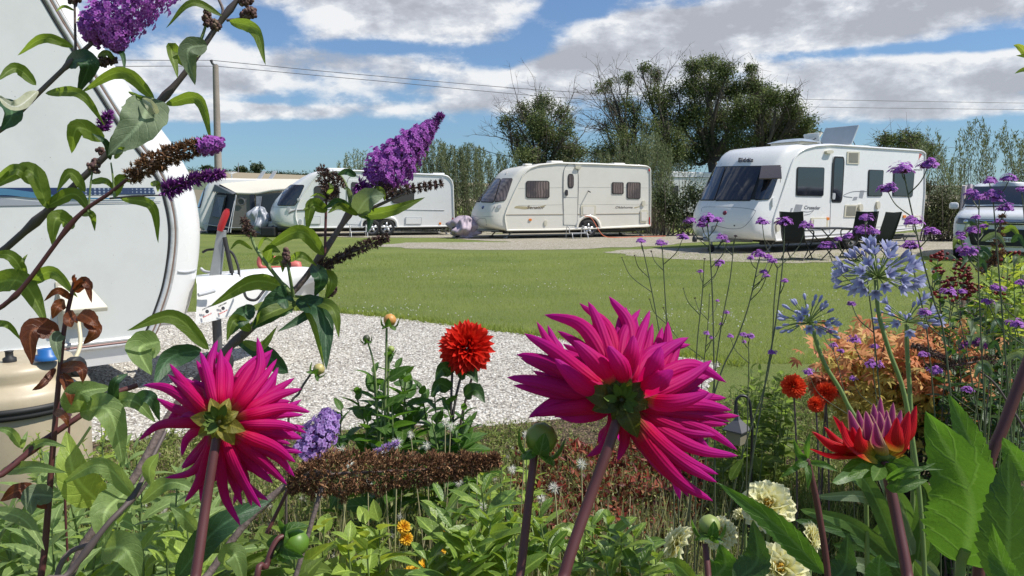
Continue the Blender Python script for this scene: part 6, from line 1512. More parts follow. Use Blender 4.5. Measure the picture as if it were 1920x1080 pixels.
for q in [((607, 478), (562, 434), (488, 474), 30, BUDL, .1), ((545, 542), (475, 528), (392, 576), 36, BUDL, .3), ((548, 556), (520, 570), (472, 618), 60, BUDD, .1), ((560, 566), (500, 590), (470, 612), 30, BUDL, -.6),
          ((478, 575), (445, 600), (430, 630), 36, BUDD, .2), ((556, 562), (604, 590), (612, 694), 46, BUDD, .3), ((566, 560), (590, 610), (608, 690), 16, BUDL, -.3), ((585, 562), (624, 580), (636, 634), 24, BUDL, .3),
          ((585, 498), (602, 522), (590, 556), 30, BUDD, 0), ((612, 505), (622, 530), (610, 562), 24, BUDL, .3), ((474, 468), (448, 453), (430, 470), 9, BUDL, .2), ((484, 468), (495, 448), (515, 455), 7, BUDL, .2),
          ((498, 494), (508, 468), (526, 473), 24, BUDL, 0), ((506, 494), (528, 488), (530, 512), 18, BUDL, .2), ((542, 490), (565, 478), (596, 500), 14, BUDL, .2),
          ((613, 396), (585, 384), (575, 437), 28, BUDL, .2), ((613, 396), (592, 382), (567, 394), 14, BUDL, .3), ((672, 404), (638, 386), (614, 400), 16, BUDL, .2), ((660, 392), (632, 378), (608, 392), 20, BUDD, .4),
          ((668, 402), (690, 372), (722, 366), 46, BUDG, .1), ((672, 406), (735, 394), (797, 370), 24, BUDL, -.2), ((682, 396), (694, 412), (688, 438), 15, BUDD, 0), ((668, 330), (650, 322), (632, 328), 14, BUDD, 0),
          ((700, 352), (716, 358), (722, 378), 12, BUDL, 0), ((613, 365), (622, 352), (615, 342), 9, BUDL, 0), ((612, 372), (596, 364), (580, 370), 5, BUDL, 0), ((660, 372), (652, 356), (644, 354), 10, BUDG, 0),
          ((605, 570), (560, 600), (520, 622), 18, BUDD, 0), ((470, 620), (440, 600), (425, 640), 26, BUDL, .2), ((455, 640), (490, 650), (520, 612), 20, BUDL, .3)]:
    a, m_, b, w_, mt, ro = q
    L(B__, (*a, DB - .02), (*m_, DB - .05 + rs.uniform(-.02, .02)), (*b, DB - .04 + rs.uniform(-.04, .03)), w_ * 1.0, mt, ro)
L(B__, (392, 656, 1.05), (325, 594, 1.02), (238, 620, 1.0), 32, BUDL, .1); L(B__, (300, 640, 1.05), (262, 655, 1.03), (284, 704, 1.0), 60, SAGE, .1, kind='ovate')
L(B__, (378, 655, 1.05), (318, 672, 1.03), (288, 724, 1.0), 46, BUDD, .3); L(B__, (540, 700, 1.2), (490, 660, 1.2), (440, 640, 1.2), 40, BUDD, .2)

# ---- butterfly bush C: low stems with the brown and the lilac spike
C__ = empty('butterfly_bush', 'low butterfly bush with the long brown dead spike between the two magenta dahlias', 'shrub', 'butterfly bushes in the flower bed')
DC = 1.05
branch(C__, [(330, 1200, .95), (400, 1065, 1.0), (480, 960, 1.03), (560, 895, 1.05), (620, 886, 1.05)], .0062, .004, STEMB, knots=(.4, .7))
branch(C__, [(500, 1300, .98), (590, 960, 1.02), (612, 900, 1.04)], .004, .003, STEMB)
branch(C__, [(500, 1000, 1.1), (560, 880, 1.12), (590, 840, 1.12)], .003, .002, STEMP)
spike(C__, [(545, 905, 1.05), (620, 890, 1.05), (700, 885, 1.05), (800, 880, 1.05), (870, 872, 1.05), (938, 862, 1.05)], [20, 44, 38, 28, 22, 10], 2900, SEED, .0042, style='husk', whorls=34, label='long brown dead flower spike')
spike(C__, [(575, 850, 1.1), (600, 815, 1.1), (622, 775, 1.1)], [30, 34, 16], 520, FLL, .0050, style='floret', label='half-open lilac flower spike')
spike(C__, [(570, 855, 1.1), (600, 820, 1.1), (618, 785, 1.1)], [22, 24, 10], 260, FLD, .004, style='spider', stem=False, name='bud_cluster')
spike(C__, [(700, 850, 1.4), (728, 838, 1.4), (748, 828, 1.4)], [6, 8, 4], 120, FLL, .003, style='husk', name='seed_spike')
# ---- low butterfly bush D at bottom left: big soft sage leaves
E__ = empty('butterfly_bush', 'soft sage-leaved butterfly bush filling the bottom left corner', 'shrub', 'butterfly bushes in the flower bed')
branch(E__, [(-60, 935, .9), (0, 892, .92), (80, 828, .95), (150, 780, .97), (205, 742, 1.0), (258, 722, 1.02)], .0045, .0035, STEMP, knots=(.55,))
branch(E__, [(60, 1160, .85), (130, 1075, .88), (200, 985, .9), (250, 930, .93), (285, 860, .97), (310, 810, 1.0)], .0045, .0025, STEMD, knots=(.5, .7))
branch(E__, [(100, 1110, .95), (180, 1010, .98), (265, 920, 1.0), (300, 850, 1.0)], .0045, .002, STEMB)
branch(E__, [(-10, 1040, 1.2), (60, 960, 1.2), (130, 860, 1.2), (170, 800, 1.2)], .0035, .002, STEMG)
for q in [((150, 772), (150, 738), (208, 726), 50, SAGE, 0, 'ovate'), ((150, 772), (205, 772), (233, 882), 50, SAGE, .2, 'lance'), ((195, 757), (250, 752), (292, 792), 30, SAGE, .2, 'lance'), ((256, 935), (190, 872), (110, 910), 32, SAGE, .3, 'lance'),
          ((185, 942), (140, 890), (124, 808), 62, BRIGHT, .1, 'ovate'), ((236, 924), (198, 960), (195, 1020), 54, SAGE, 0, 'ovate'), ((190, 1030), (235, 1030), (262, 1085), 56, SAGE, 0, 'ovate'), ((265, 942), (320, 905), (382, 927), 28, SAGE, .2, 'lance'),
          ((0, 884), (60, 876), (126, 886), 24, SAGE, .1, 'lance'), ((-20, 955), (45, 975), (84, 1032), 26, SAGE, .1, 'lance'), ((372, 1000), (345, 970), (320, 950), 26, SAGE, .2, 'lance'), ((285, 915), (280, 880), (298, 850), 24, SAGE, .2, 'obov'),
          ((40, 840), (20, 810), (-10, 803), 16, SAGE, .1, 'lance'), ((40, 842), (45, 825), (52, 808), 9, SAGE, .2, 'lance'), ((42, 848), (80, 830), (125, 838), 16, SAGE, .2, 'lance'), ((215, 770), (215, 720), (240, 700), 18, BUDD, .2, 'ovate'),
          ((330, 1085), (410, 990), (512, 935), 50, BUDD, .1, 'lance'), ((420, 1060), (440, 1040), (460, 1100), 40, SAGE, .2, 'ovate'), ((245, 760), (280, 745), (300, 790), 24, BUDD, .2, 'ovate')]:
    a, m_, b, w_, mt, ro, kd = q
    L(E__, (*a, .96), (*m_, .92 + rs.uniform(-.02, .02)), (*b, .93 + rs.uniform(-.03, .03)), w_ * 1.1, mt, ro, kind=kd)

# ---- generic leafy plants
def leafy(name, label, cat, tops, bx, mt, L_, W_, n=12, kind='lance', r=.0025, span=.35, curl=.6, sm=STEMG, group=None, spread=.10, up=.45, seg=6, fold=.3, across=5, whorl=0):
    t = empty(name, label, cat, group); st = MB(); lf = MB()
    for (px, py, d) in tops:
        tip = P(px, py, d); b = P(px * .6 + bx * .4, py, d); b[2] = 0; b[:2] += rs.normal(0, spread * .4, 2)
        pth = spline([b, b * .4 + tip * .6 + rs.normal(0, .02, 3), tip], 20); add_tube(st, pth, np.linspace(r * 1.5, r * .6, 20), 6, cap=False)
        Ls = np.linalg.norm(tip - b); sp = min(1, span / max(Ls, .01))
        tt = 1 - sp * np.linspace(0, 1, n) ** 1.1 if not whorl else 1 - sp * (np.floor(np.arange(n) / whorl) * whorl / n) ** 1.1
        k = np.clip(tt * 19, 0, 18.99); ki = k.astype(int); f = (k - ki)[:, None]
        p = pth[ki] * (1 - f) + pth[np.minimum(ki + 1, 19)] * f
        ang = np.arange(n) * 2.4 + rs.rand() * 6 + rs.normal(0, .3, n)
        el = up + .75 * np.clip(tt - (1 - sp * .35), 0, 1) / (sp * .35 + 1e-6)
        dr = nz(np.stack([np.cos(ang), np.sin(ang), el + rs.normal(0, .2, n)], 1))
        sz = np.clip(.45 + (1 - tt) / sp * 1.1, .4, 1.05) * rs.uniform(.8, 1.15, n)
        leaf_batch(lf, p, dr, np.array([0, 0, 1.]) + rs.normal(0, .25, (n, 3)), L_ * sz, W_ * sz, curl * rs.uniform(.5, 1.4, n), seg, kind, fold, across=across)
    st.build('stems', sm, t); lf.build('foliage', mt, t); return t
def spread_tops(x0, x1, y0, y1, d0, d1, n):
    return [(rs.uniform(x0, x1), rs.uniform(y0, y1), rs.uniform(d0, d1)) for _ in range(n)]
GP_ = 'leafy green plants in the flower bed'
leafy('sage_leaf_plant', 'grey-green leafy shoots at the left edge below the water container', 'plant', spread_tops(-20, 130, 850, 1000, 1.25, 1.7, 9), 60, SAGE, .125, .042, 14, group=GP_)
leafy('sage_leaf_plant', 'grey-green leafy shoots along the bottom left corner of the picture', 'plant', spread_tops(-10, 170, 960, 1080, 1.0, 1.35, 9), 60, SAGE, .12, .042, 13, group=GP_)
leafy('sage_leaf_plant', 'sage green shoots directly under the left magenta dahlia', 'plant', spread_tops(230, 400, 880, 1010, 1.25, 1.6, 9), 320, SAGE, .125, .044, 13, group=GP_)
leafy('bright_leaf_plant', 'bright green leafy shoots at the bottom left of the dahlia stem', 'plant', spread_tops(180, 380, 960, 1080, 1.1, 1.4, 9), 300, BRIGHT, .10, .048, 13, 'ovate', group=GP_)
leafy('bright_leaf_plant', 'mixed green shoots right of the left dahlia stem at the bottom edge', 'plant', spread_tops(400, 560, 950, 1075, 1.15, 1.5, 10), 480, BUDL, .11, .052, 13, 'ovate', group=GP_)
leafy('bright_leaf_plant', 'broad-leaved green plant under the long brown dead spike', 'plant', spread_tops(560, 730, 950, 1070, 1.25, 1.6, 9), 640, BRIGHT, .105, .06, 12, 'ovate', group=GP_)
leafy('bright_leaf_plant', 'grey-green shoots behind the left dahlia bloom, beside the gravel', 'plant', spread_tops(200, 420, 820, 930, 1.7, 2.1, 8), 320, SAGE, .11, .036, 14, group=GP_)
leafy('glossy_seedling', 'glossy-leaved seedling clump with upright rosettes left of the bud stem', 'plant', [(850, 985, 1.45), (905, 925, 1.5), (830, 940, 1.55), (880, 1010, 1.4), (920, 980, 1.45), (860, 1050, 1.35), (800, 1050, 1.4)], 880, GLOSSY, .095, .036, 11, 'obov', group=GP_, up=.7, curl=.4, span=.12)
leafy('glossy_seedling', 'glossy-leaved seedling clump between the bud stem and the magenta dahlia stem', 'plant', [(960, 985, 1.5), (985, 1030, 1.45), (1030, 1010, 1.5), (1010, 960, 1.55), (950, 1050, 1.4)], 980, GLOSSY, .09, .034, 11, 'obov', group=GP_, up=.7, curl=.4, span=.12)
leafy('glossy_seedling', 'glossy-leaved seedling clump right of the large magenta dahlia stem', 'plant', [(1110, 980, 1.6), (1140, 985, 1.55), (1165, 1010, 1.5), (1190, 1000, 1.55), (1135, 1050, 1.45), (1090, 1035, 1.5), (1200, 1060, 1.45), (1230, 1040, 1.5)], 1150, GLOSSY, .095, .036, 11, 'obov', group=GP_, up=.6, curl=.5, span=.13)
leafy('broad_leaf_plant', 'bushy green seedling patch by the gravel right of the large magenta dahlia', 'plant', spread_tops(1395, 1490, 690, 760, 3.2, 3.6, 22), 1430, BUDL, .09, .045, 14, 'ovate', group=GP_, span=.45)
# strap leaves of the agapanthus clump
t = empty('agapanthus_clump', 'clump of arching strap leaves under the opening red dahlia', 'plant')
for k, (a, m_, b, w_) in enumerate([((1690, 1050), (1620, 900), (1560, 905), 34), ((1690, 1040), (1640, 940), (1530, 930), 30), ((1680, 1050), (1600, 985), (1500, 955), 34), ((1690, 1060), (1590, 1000), (1490, 975), 28),
        ((1700, 1050), (1640, 930), (1590, 890), 34), ((1710, 1040), (1670, 930), (1640, 870), 30), ((1720, 1050), (1735, 930), (1690, 880), 40), ((1730, 1050), (1770, 960), (1700, 885), 36), ((1700, 1060), (1700, 960), (1660, 900), 32),
        ((1760, 1080), (1680, 1010), (1620, 1022), 22), ((1790, 1040), (1720, 1000), (1630, 1015), 26), ((1700, 1090), (1640, 1030), (1560, 1020), 30), ((1740, 1100), (1700, 1040), (1660, 1000), 30), ((1660, 1100), (1620, 1060), (1560, 1060), 34),
        ((1650, 1110), (1640, 1020), (1680, 960), 30), ((1720, 1110), (1760, 1020), (1790, 980), 30)]):
    d = 1.35 + .02 * k
    leafpx(t, (*a, d), (*m_, d - .04), (*b, d - .08), w_, [STRAPL, BUDG, STRAPL, DAHD][k % 4] if k not in (10,) else BUDP, rs.uniform(-.5, .5), .25, 'strap', 'strap_leaf', 0)

# ---- magenta dahlias
MAG = petalmat('magenta_petal', (.26, .22, .03), (.74, .003, .085), (.56, .015, .36), .54, (.05, .22, 1.), .6, edge=(.68, .008, .24))
SEPAL = leafmat('sepal', (.05, .065, .012), (.13, .13, .02), .35, rough=.5, vs=.1, veins=5)
SEPAL2 = leafmat('sepal_yellow', (.20, .19, .025), (.32, .28, .04), .35, rough=.5, vs=.1, veins=5)
def dahlia(label, c, d, tips, w_px, stem_pts, stem_r, extra, seed, over=(), mt=MAG, back=.06, name='dahlia_plant', cat='flower', sep=16, sepR=42, sepm=None, group='magenta dahlias seen from behind'):
    r_ = np.random.RandomState(seed)
    t = empty(name, label, cat, group)
    mb = MB(); add_tube(mb, wstem(stem_pts, 40), np.linspace(stem_r[0], stem_r[1], 40), 14); mb.build('stem', STEMP, t)
    hb = MB(); C0 = P(c[0], c[1], d + .006); sx = d / FPX
    blobs(hb, C0[None], np.array([24 * sx]), (1, 1, 1), .05); head = hb.build('bloom', mat('calyx_dark', (.05, .055, .015), .6), t)
    head['label'] = 'magenta bloom with long rolled petals'
    allt = [(x, y, 0.0) for (x, y) in tips]
    ang = np.array([math.atan2(y - c[1], x - c[0]) for x, y, _ in allt]); rad = np.array([math.hypot(x - c[0], y - c[1]) for x, y, _ in allt])
    for k in range(extra):
        i = r_.randint(len(tips)); f = r_.uniform(.62, .97); a = ang[i] + r_.normal(0, .16)
        allt.append((c[0] + rad[i] * f * math.cos(a), c[1] + rad[i] * f * math.sin(a), r_.uniform(.35, 1.)))
    for k, (x, y, lay) in enumerate(allt):
        R = math.hypot(x - c[0], y - c[1]); 
        lay = lay if lay else r_.uniform(0., .35)
        dz = back * lay
        b = (c[0] + (x - c[0]) * .06, c[1] + (y - c[1]) * .06, d + dz * .6 + .004)
        nx, ny = -(y - c[1]) / R, (x - c[0]) / R; bow = r_.normal(0, .08) * R
        m1 = (c[0] + (x - c[0]) * .38 + nx * bow * .8, c[1] + (y - c[1]) * .38 + ny * bow * .8 + R * .02, d + dz * .9 - .004)
        m2 = (c[0] + (x - c[0]) * .72 + nx * bow, c[1] + (y - c[1]) * .72 + ny * bow, d + dz + .014)
        tp = (x, y, d + dz + .03 + r_.uniform(-.008, .012))
        sp = wpath([b, m1, m2, tp], 18)
        mb = MB(); petal(mb, sp, px2m(w_px * r_.uniform(.85, 1.15), d), CAM - sp[5] + r_.normal(0, .12, 3), 62, 135, 9, r_.rand()); mb.build('petal', mt, head)
    for (bx, by, mx, my, x, y, ww, dz) in over:      # upswept petals standing in front of the calyx
        mb = MB(); petal(mb, wpath([(bx, by, d - .002), (mx, my, d - .012 - dz), (x, y, d - .006 - dz * 1.6)], 18), px2m(ww, d), CAM - P(mx, my, d) + r_.normal(0, .1, 3), 62, 130, 9, r_.rand()); mb.build('petal', mt, head)
    mb = MB()
    for k in range(sep):
        a = k / sep * 2 * pi + r_.normal(0, .15); rr = sepR * r_.uniform(.7, 1.25) * (1.5 if k % 2 else .9)
        x, y = c[0] + rr * math.cos(a), c[1] + rr * math.sin(a)
        leaf_spine(mb, wpath([(c[0] + .1 * (x - c[0]), c[1] + .1 * (y - c[1]), d - .004), ((x + c[0]) / 2, (y + c[1]) / 2, d - .010), (x, y, d - .004 - .006 * (k % 2 == 0))], 10), px2m(rr * .62, d), 0, .25, 'lance', 5, 0, rnd=r_.rand())
    mb.build('sepals', sepm or SEPAL, head)
    mb = MB()
    for k in range(7):
        a = r_.rand() * 2 * pi; x, y = c[0] + 26 * math.cos(a), c[1] + 26 * math.sin(a)
        leaf_spine(mb, wpath([(c[0] + 8 * math.cos(a), c[1] + 8 * math.sin(a), d - .008), (x, y, d - .016), (x + 8 * math.cos(a), y + 8 * math.sin(a), d - .026)], 8), px2m(17, d), 0, .5, 'ovate', 5, 0, rnd=r_.rand())
    mb.build('bracts', mat('bract_green', (.10, .15, .03), .5), head)
    return t
def z2(pts, ox, oy, s): return [(ox + x / s, oy + y / s) for x, y in pts]
BIG = z2([(100, 335), (135, 250), (165, 170), (212, 125), (240, 100), (372, 55), (405, 50), (483, 30), (352, 200), (525, 95), (476, 218), (602, 78), (637, 82), (592, 175), (704, 125), (714, 200), (783, 185), (790, 212), (722, 310), (870, 270), (925, 355), (860, 310), (975, 480), (945, 460), (940, 502), (885, 555), (967, 610), (970, 630), (895, 700), (890, 730), (875, 800), (782, 785), (765, 765), (180, 488), (186, 478), (400, 632), (515, 650), (545, 132), (446, 140), (150, 262), (290, 160), (300, 395), (255, 220), (640, 440), (880, 395)], 900, 540, 2.0)
dahlia('largest magenta dahlia on a thick dark stem, bloom right of centre seen from behind', (1165, 750), .56, BIG, 28, [(1020, 1260, .50), (1056, 1085, .52), (1100, 950, .54), (1140, 840, .55), (1162, 772, .558)], (.0047, .0038), 66, 3, back=.055, over=[(1150, 735, 1120, 690, 1075, 638, 34, .01), (1175, 735, 1165, 690, 1140, 648, 32, .012), (1190, 740, 1235, 715, 1262, 694, 34, .012), (1200, 735, 1225, 685, 1240, 650, 32, .006), (1140, 745, 1085, 715, 1040, 672, 30, .004), (1160, 730, 1180, 670, 1188, 628, 30, .004), (1205, 745, 1260, 750, 1330, 735, 30, .008)])
LEFT = z2([(75, 330), (210, 220), (200, 275), (330, 315), (365, 160), (455, 100), (470, 145), (415, 140), (655, 85), (735, 150), (755, 195), (762, 238), (845, 292), (880, 348), (880, 402), (925, 468), (895, 540), (905, 572), (885, 600), (885, 672), (850, 722), (845, 795), (805, 835), (735, 828), (712, 915), (675, 952), (570, 1045), (580, 940), (505, 800), (385, 850), (285, 925), (370, 930), (185, 800), (270, 755), (50, 612), (85, 572), (250, 510)], 240, 600, 2.7)
dahlia('magenta dahlia at the left, bloom in front of the gravel, seen from behind', (412, 790), .66, LEFT, 21, [(340, 1240, .60), (366, 1085, .62), (384, 960, .64), (398, 870, .65), (410, 800, .658)], (.0050, .0038), 44, 11, back=.055, sepR=30, sepm=SEPAL2)

# ---- dahlia buds
def bud(label, c, d, r, stem_pts, sr, seed, colr=(.30, .36, .06), sm=STEMP, nb=8, leaves=()):
    t = empty('dahlia_bud', label, 'flower bud', 'dahlia buds'); r_ = np.random.RandomState(seed); C0 = P(*c, d); sx = d / FPX
    mb = MB(); add_tube(mb, wstem(stem_pts, 30), np.linspace(*sr, 30), 10); mb.build('stem', sm, t)
    mb = MB(); th = np.linspace(0, 2 * pi, 24, endpoint=False); v = []
    ax = nz(C0 - P(*stem_pts[-2][:2], stem_pts[-2][2]))
    add_lathe(mb, C0, [(.001, -r * .9 * sx), (r * .75 * sx, -r * .7 * sx), (r * 1.0 * sx, -.1 * r * sx), (r * .95 * sx, .35 * r * sx), (r * .6 * sx, .8 * r * sx), (.001, r * 1.0 * sx)], 20, ax); mb.build('bud', mat('bud_%d' % seed, colr, .45, var=.25, vs=40), t)
    mb = MB()
    u = nz(np.cross(ax, [0, 1., 0])); w_ = np.cross(ax, u)
    for k in range(nb):
        a = k / nb * 2 * pi; dv = u * math.cos(a) + w_ * math.sin(a)
        b = C0 - ax * r * .9 * sx; q = spline([b, b + dv * r * .9 * sx, b + dv * r * (1.35 + .4 * r_.rand()) * sx + ax * r * (1.3 - 1.9 * (k % 2)) * sx], 10)
        leaf_spine(mb, q, r * 1.15 * sx, 0, .4, 'obov', 5, 0, rnd=r_.rand(), face=-ax)
    mb.build('sepals', DAHL, t); return t
bud('green dahlia bud on a tall dark red stem left of the largest magenta dahlia', (1015, 822), .60, 30, [(950, 1240, .56), (975, 1080, .58), (990, 950, .59), (1002, 850, .60)], (.0040, .0032), 1, (.17, .23, .03))
bud('nodding green dahlia bud on a curved stem at the bottom edge', (553, 1018), .75, 26, [(480, 1150, .72), (500, 1060, .73), (520, 1012, .74), (545, 1006, .75)], (.0032, .003), 2, (.10, .20, .02))
bud('small cream bud right of the left magenta dahlia', (598, 692), 1.5, 11, [(540, 800, 1.5), (562, 735, 1.5), (582, 702, 1.5)], (.003, .0022), 4, (.50, .42, .16), STEMD)
bud('orange-tipped bud standing alone above the gravel', (731, 600), 2.4, 12, [(722, 760, 2.4), (724, 680, 2.4), (725, 615, 2.4)], (.0045, .0038), 5, (.62, .30, .08), STEMG)
bud('small dark seed head left of the orange-tipped bud', (687, 635), 2.4, 7, [(706, 740, 2.4), (700, 680, 2.4), (690, 642, 2.4)], (.0038, .003), 6, (.05, .06, .03), STEMG)
bud('small green bud below the orange-tipped bud', (733, 655), 2.45, 7, [(728, 740, 2.45), (729, 690, 2.45), (731, 663, 2.45)], (.003, .003), 7, (.30, .36, .10), STEMG)
bud('green bud among the cream dahlias on a dark stem below the magenta bloom', (1330, 985), .95, 20, [(1335, 1200, .9), (1328, 1080, .93), (1322, 1020, .95)], (.0045, .004), 8, (.24, .30, .08), STEMP)
# ---- compact many-petalled blooms
def ball(parent, c, d, rpx, mt, n=110, axis=None, kind='lance', wk=.42, name='bloom', flat=.55, seed=0):
    r_ = np.random.RandomState(seed); C0 = P(*c, d); R = rpx * d / FPX
    ax = nz(CAM - C0 + np.array([0, 0, .45]) * d) if axis is None else nz(axis)
    u = nz(np.cross(ax, [0, 0, 1.])); w_ = np.cross(ax, u)
    k = np.arange(n); f = (k + .5) / n; pol = np.arccos(1 - f * 1.25); az = k * 2.39996
    dv = np.sin(pol)[:, None] * (np.cos(az)[:, None] * u + np.sin(az)[:, None] * w_) + np.cos(pol)[:, None] * ax * flat
    mb = MB(); Lp = R * (.62 + .42 * np.sin(np.minimum(pol, pi / 2))) * r_.uniform(.9, 1.1, n)
    leaf_batch(mb, C0 + dv * R * .12, dv, ax + r_.normal(0, .2, (n, 3)), Lp, R * wk * (.6 + .5 * f), -.35 + .9 * f, 5, kind, .5, rnd=r_.rand(n), across=5)
    return mb.build(name, mt, parent)
REDP = petalmat('scarlet_petal', (.40, .01, .006), (.66, .012, .008), (.78, .03, .012), .35, rough=.5)
REDO = petalmat('orange_red_petal', (.50, .02, .008), (.80, .05, .015), (.85, .10, .03), .35, rough=.5)
CREAMP = petalmat('cream_petal', (.70, .58, .10), (.86, .82, .40), (.90, .88, .60), .3, rough=.5)
t = empty('red_dahlia', 'bright red dahlia standing above the gravel left of the largest magenta bloom', 'flower')
for q in ([(840, 900, 2.5), (852, 760, 2.5), (872, 680, 2.5)], [(850, 900, 2.55), (866, 780, 2.55), (890, 690, 2.55)], [(846, 760, 2.5), (848, 700, 2.5), (848, 660, 2.5)]):
    mb = MB(); add_tube(mb, wstem(q, 16), .0045, 7); mb.build('stem', STEMD, t)
ball(t, (875, 652), 2.5, 46, REDP, 140, kind='lance', wk=.62, flat=.8, seed=1)
lf = MB()
for (x, y, L_, a) in ((850, 700, .1, 2.6), (858, 705, .1, .3), (845, 730, .1, 2.8), (870, 742, .11, .2)):
    leaf_spine(lf, spline([P(x, y, 2.5), P(x + 22 * math.cos(a), y - 10, 2.47), P(x + 40 * math.cos(a), y + 14, 2.45)], 12), .055, .3, .3, 'ovate', 7, .08, 9)
lf.build('foliage', DAHD, t)
leafy('dahlia_foliage', 'leafy green dahlia plant below the orange-tipped bud, against the gravel', 'plant', [(668, 740, 2.5), (700, 700, 2.5), (728, 672, 2.45), (745, 690, 2.55), (760, 705, 2.5), (640, 770, 2.55), (690, 780, 2.4), (735, 760, 2.4), (720, 720, 2.4)], 720, DAHL, .13, .06, 13, 'ovate', .004, .45, group=GP_, curl=.5, seg=8)
leafy('dahlia_foliage', 'leafy green dahlia plant around the red dahlia stems', 'plant', [(790, 730, 2.6), (815, 745, 2.55), (835, 750, 2.5), (870, 770, 2.5), (775, 770, 2.5), (810, 790, 2.4), (850, 800, 2.4), (885, 790, 2.5)], 830, DAHL, .12, .055, 13, 'ovate', .004, .40, group=GP_, curl=.5, seg=8)
for i, (x, y, d, r_, lab) in enumerate(((1488, 724, 2.6, 21, 'largest of three small orange-red pompom dahlias at right'), (1548, 736, 2.6, 19, 'orange-red pompom dahlia furthest right of the three'), (1530, 758, 2.55, 14, 'smallest and lowest of three orange-red pompom dahlias'))):
    t = empty('pompom_dahlia', lab, 'flower', 'orange-red pompom dahlias'); mb = MB(); add_tube(mb, wstem([(x + 6, y + 170, d), (x + 4, y + 80, d), (x, y + 8, d)], 14), .0035, 6); mb.build('stem', STEMD, t)
    ball(t, (x, y), d, r_, REDO, 120, kind='round', wk=.38, flat=.9, seed=i)
for i, (x, y, d, r_, ax, lab) in enumerate(((1440, 948, 1.35, 44, None, 'large cream dahlia, topmost of the cream blooms at bottom right'), (1519, 1008, 1.3, 26, (.9, -.5, .1), 'cream dahlia facing right, behind the thin dark bud stem'), (1462, 1068, 1.25, 48, None, 'cream dahlia with golden centre at the bottom edge'),
        (1272, 1022, 1.3, 34, (-.5, .3, .2), 'drooping cream dahlia left of the green bud, at the bottom edge'), (1350, 1000, 1.4, 28, None, 'small cream dahlia behind the green bud stem'), (1398, 970, 1.45, 22, (.2, .3, .8), 'half-hidden cream dahlia behind the diagonal leaf'))):
    t = empty('cream_dahlia', lab, 'flower', 'cream dahlias'); mb = MB(); add_tube(mb, wstem([(x + 2, y + 260, d), (x, y + 100, d), (x, y + 6, d + .01)], 14), .0028, 6); mb.build('stem', STEMG, t)
    ball(t, (x, y), d, r_, CREAMP, 80, ax, 'obov', .72, seed=20 + i, flat=.6)
    C0 = P(x, y, d); a_ = nz(CAM - C0 + np.array([0, 0, .45]) * d) if ax is None else nz(ax); mb = MB(); q = C0 + a_ * r_ * d / FPX * .42 + rs.normal(0, r_ * d / FPX * .09, (60, 3)); blobs(mb, q, .0016, (1, 1, 1.3), .1, False); mb.build('centre', mat('golden_centre', (.65, .38, .04), .6), t)
# ---- opening red and purple dahlia at right
t = empty('opening_dahlia', 'half-open dahlia with red and purple striped petals at the right', 'flower')
mb = MB(); add_tube(mb, wstem([(1718, 1250, .60), (1702, 1085, .62), (1683, 980, .64), (1668, 910, .65), (1658, 868, .66)], 30), np.linspace(.0050, .0042, 30), 12); mb.build('stem', STEMP, t)
hb = MB(); blobs(hb, P(1650, 850, .67)[None], np.array([.013]), (1.2, 1, .8), .05); head = hb.build('bloom', mat('calyx_green', (.14, .18, .03), .5), t)
RP = petalmat('red_petal', (.60, .50, .06), (.48, .012, .012), (.62, .008, .03), .35, (.08, .40, .95)); PP = petalmat('purple_petal', (.66, .58, .10), (.30, .03, .10), (.44, .07, .25), .4, (.08, .45, .95), edge=(.70, .50, .25))
for (x, y, dz, w_, m_, bx) in ((1517, 842, -.02, 26, RP, -20), (1522, 809, -.01, 26, RP, -16), (1561, 779, .01, 34, RP, -14), (1578, 788, -.02, 38, RP, -12), (1591, 768, .01, 34, PP, -8), (1608, 768, .02, 34, PP, -6), (1623, 770, .0, 36, PP, -4), (1612, 800, -.03, 30, RP, -12),
        (1638, 756, .02, 36, PP, 0), (1651, 744, .03, 34, PP, 2), (1648, 770, .0, 36, PP, 3), (1675, 754, .03, 34, PP, 5), (1690, 768, .02, 34, PP, 8), (1705, 770, .0, 36, RP, 12), (1718, 760, .02, 34, RP, 16), (1682, 782, -.02, 36, RP, 10), (1664, 778, -.01, 32, PP, 6), (1700, 800, .03, 30, RP, 12), (1560, 830, .0, 28, RP, -18), (1598, 800, -.01, 34, RP, -10), (1632, 775, .02, 34, PP, -2), (1662, 768, .025, 34, PP, 4), (1640, 790, -.02, 30, PP, -2), (1690, 800, -.01, 34, RP, 9), (1545, 800, .02, 26, RP, -15)):
    b = (1650 + bx, 856, .665); mx, my = (x + b[0]) / 2, (y + b[1]) / 2
    out = 1 if x < 1650 else -1
    sp = wpath([b, (mx - out * 0 + (bx * .5), my + 12, .66 + dz * .8), (x, y, .66 + dz)], 18)
    mb = MB(); petal(mb, sp, px2m(w_ * 1.12, .66), CAM - sp[8] + rs.normal(0, .3, 3) + np.array([0, 0, -.3]), 50, 80, 9, rs.rand(), .45, 2.6); mb.build('petal', m_, head)
mb = MB()
for k in range(8):
    a = k / 8 * 2 * pi + .2; x, y = 1652 + 62 * math.cos(a), 866 + 16 * math.sin(a) + 6
    leaf_spine(mb, wpath([(1655, 868, .66), ((x + 1655) / 2, y - 2, .66 - .02 * math.sin(a)), (x + 14 * math.cos(a), y + 14, .66 - .04 * math.sin(a))], 12), px2m(30, .66), 0, .35, 'obov', 5, .0, rnd=rs.rand())
mb.build('sepals', DAHL, head)
for q in [((1664, 905), (1700, 890), (1755, 868), 16), ((1668, 905), (1690, 912), (1740, 900), 30), ((1660, 900), (1700, 880), (1770, 880), 12)]: leafpx(t, (*q[0], .64), (*q[1], .62), (*q[2], .62), q[3], DAHL, .2, kind='ovate')
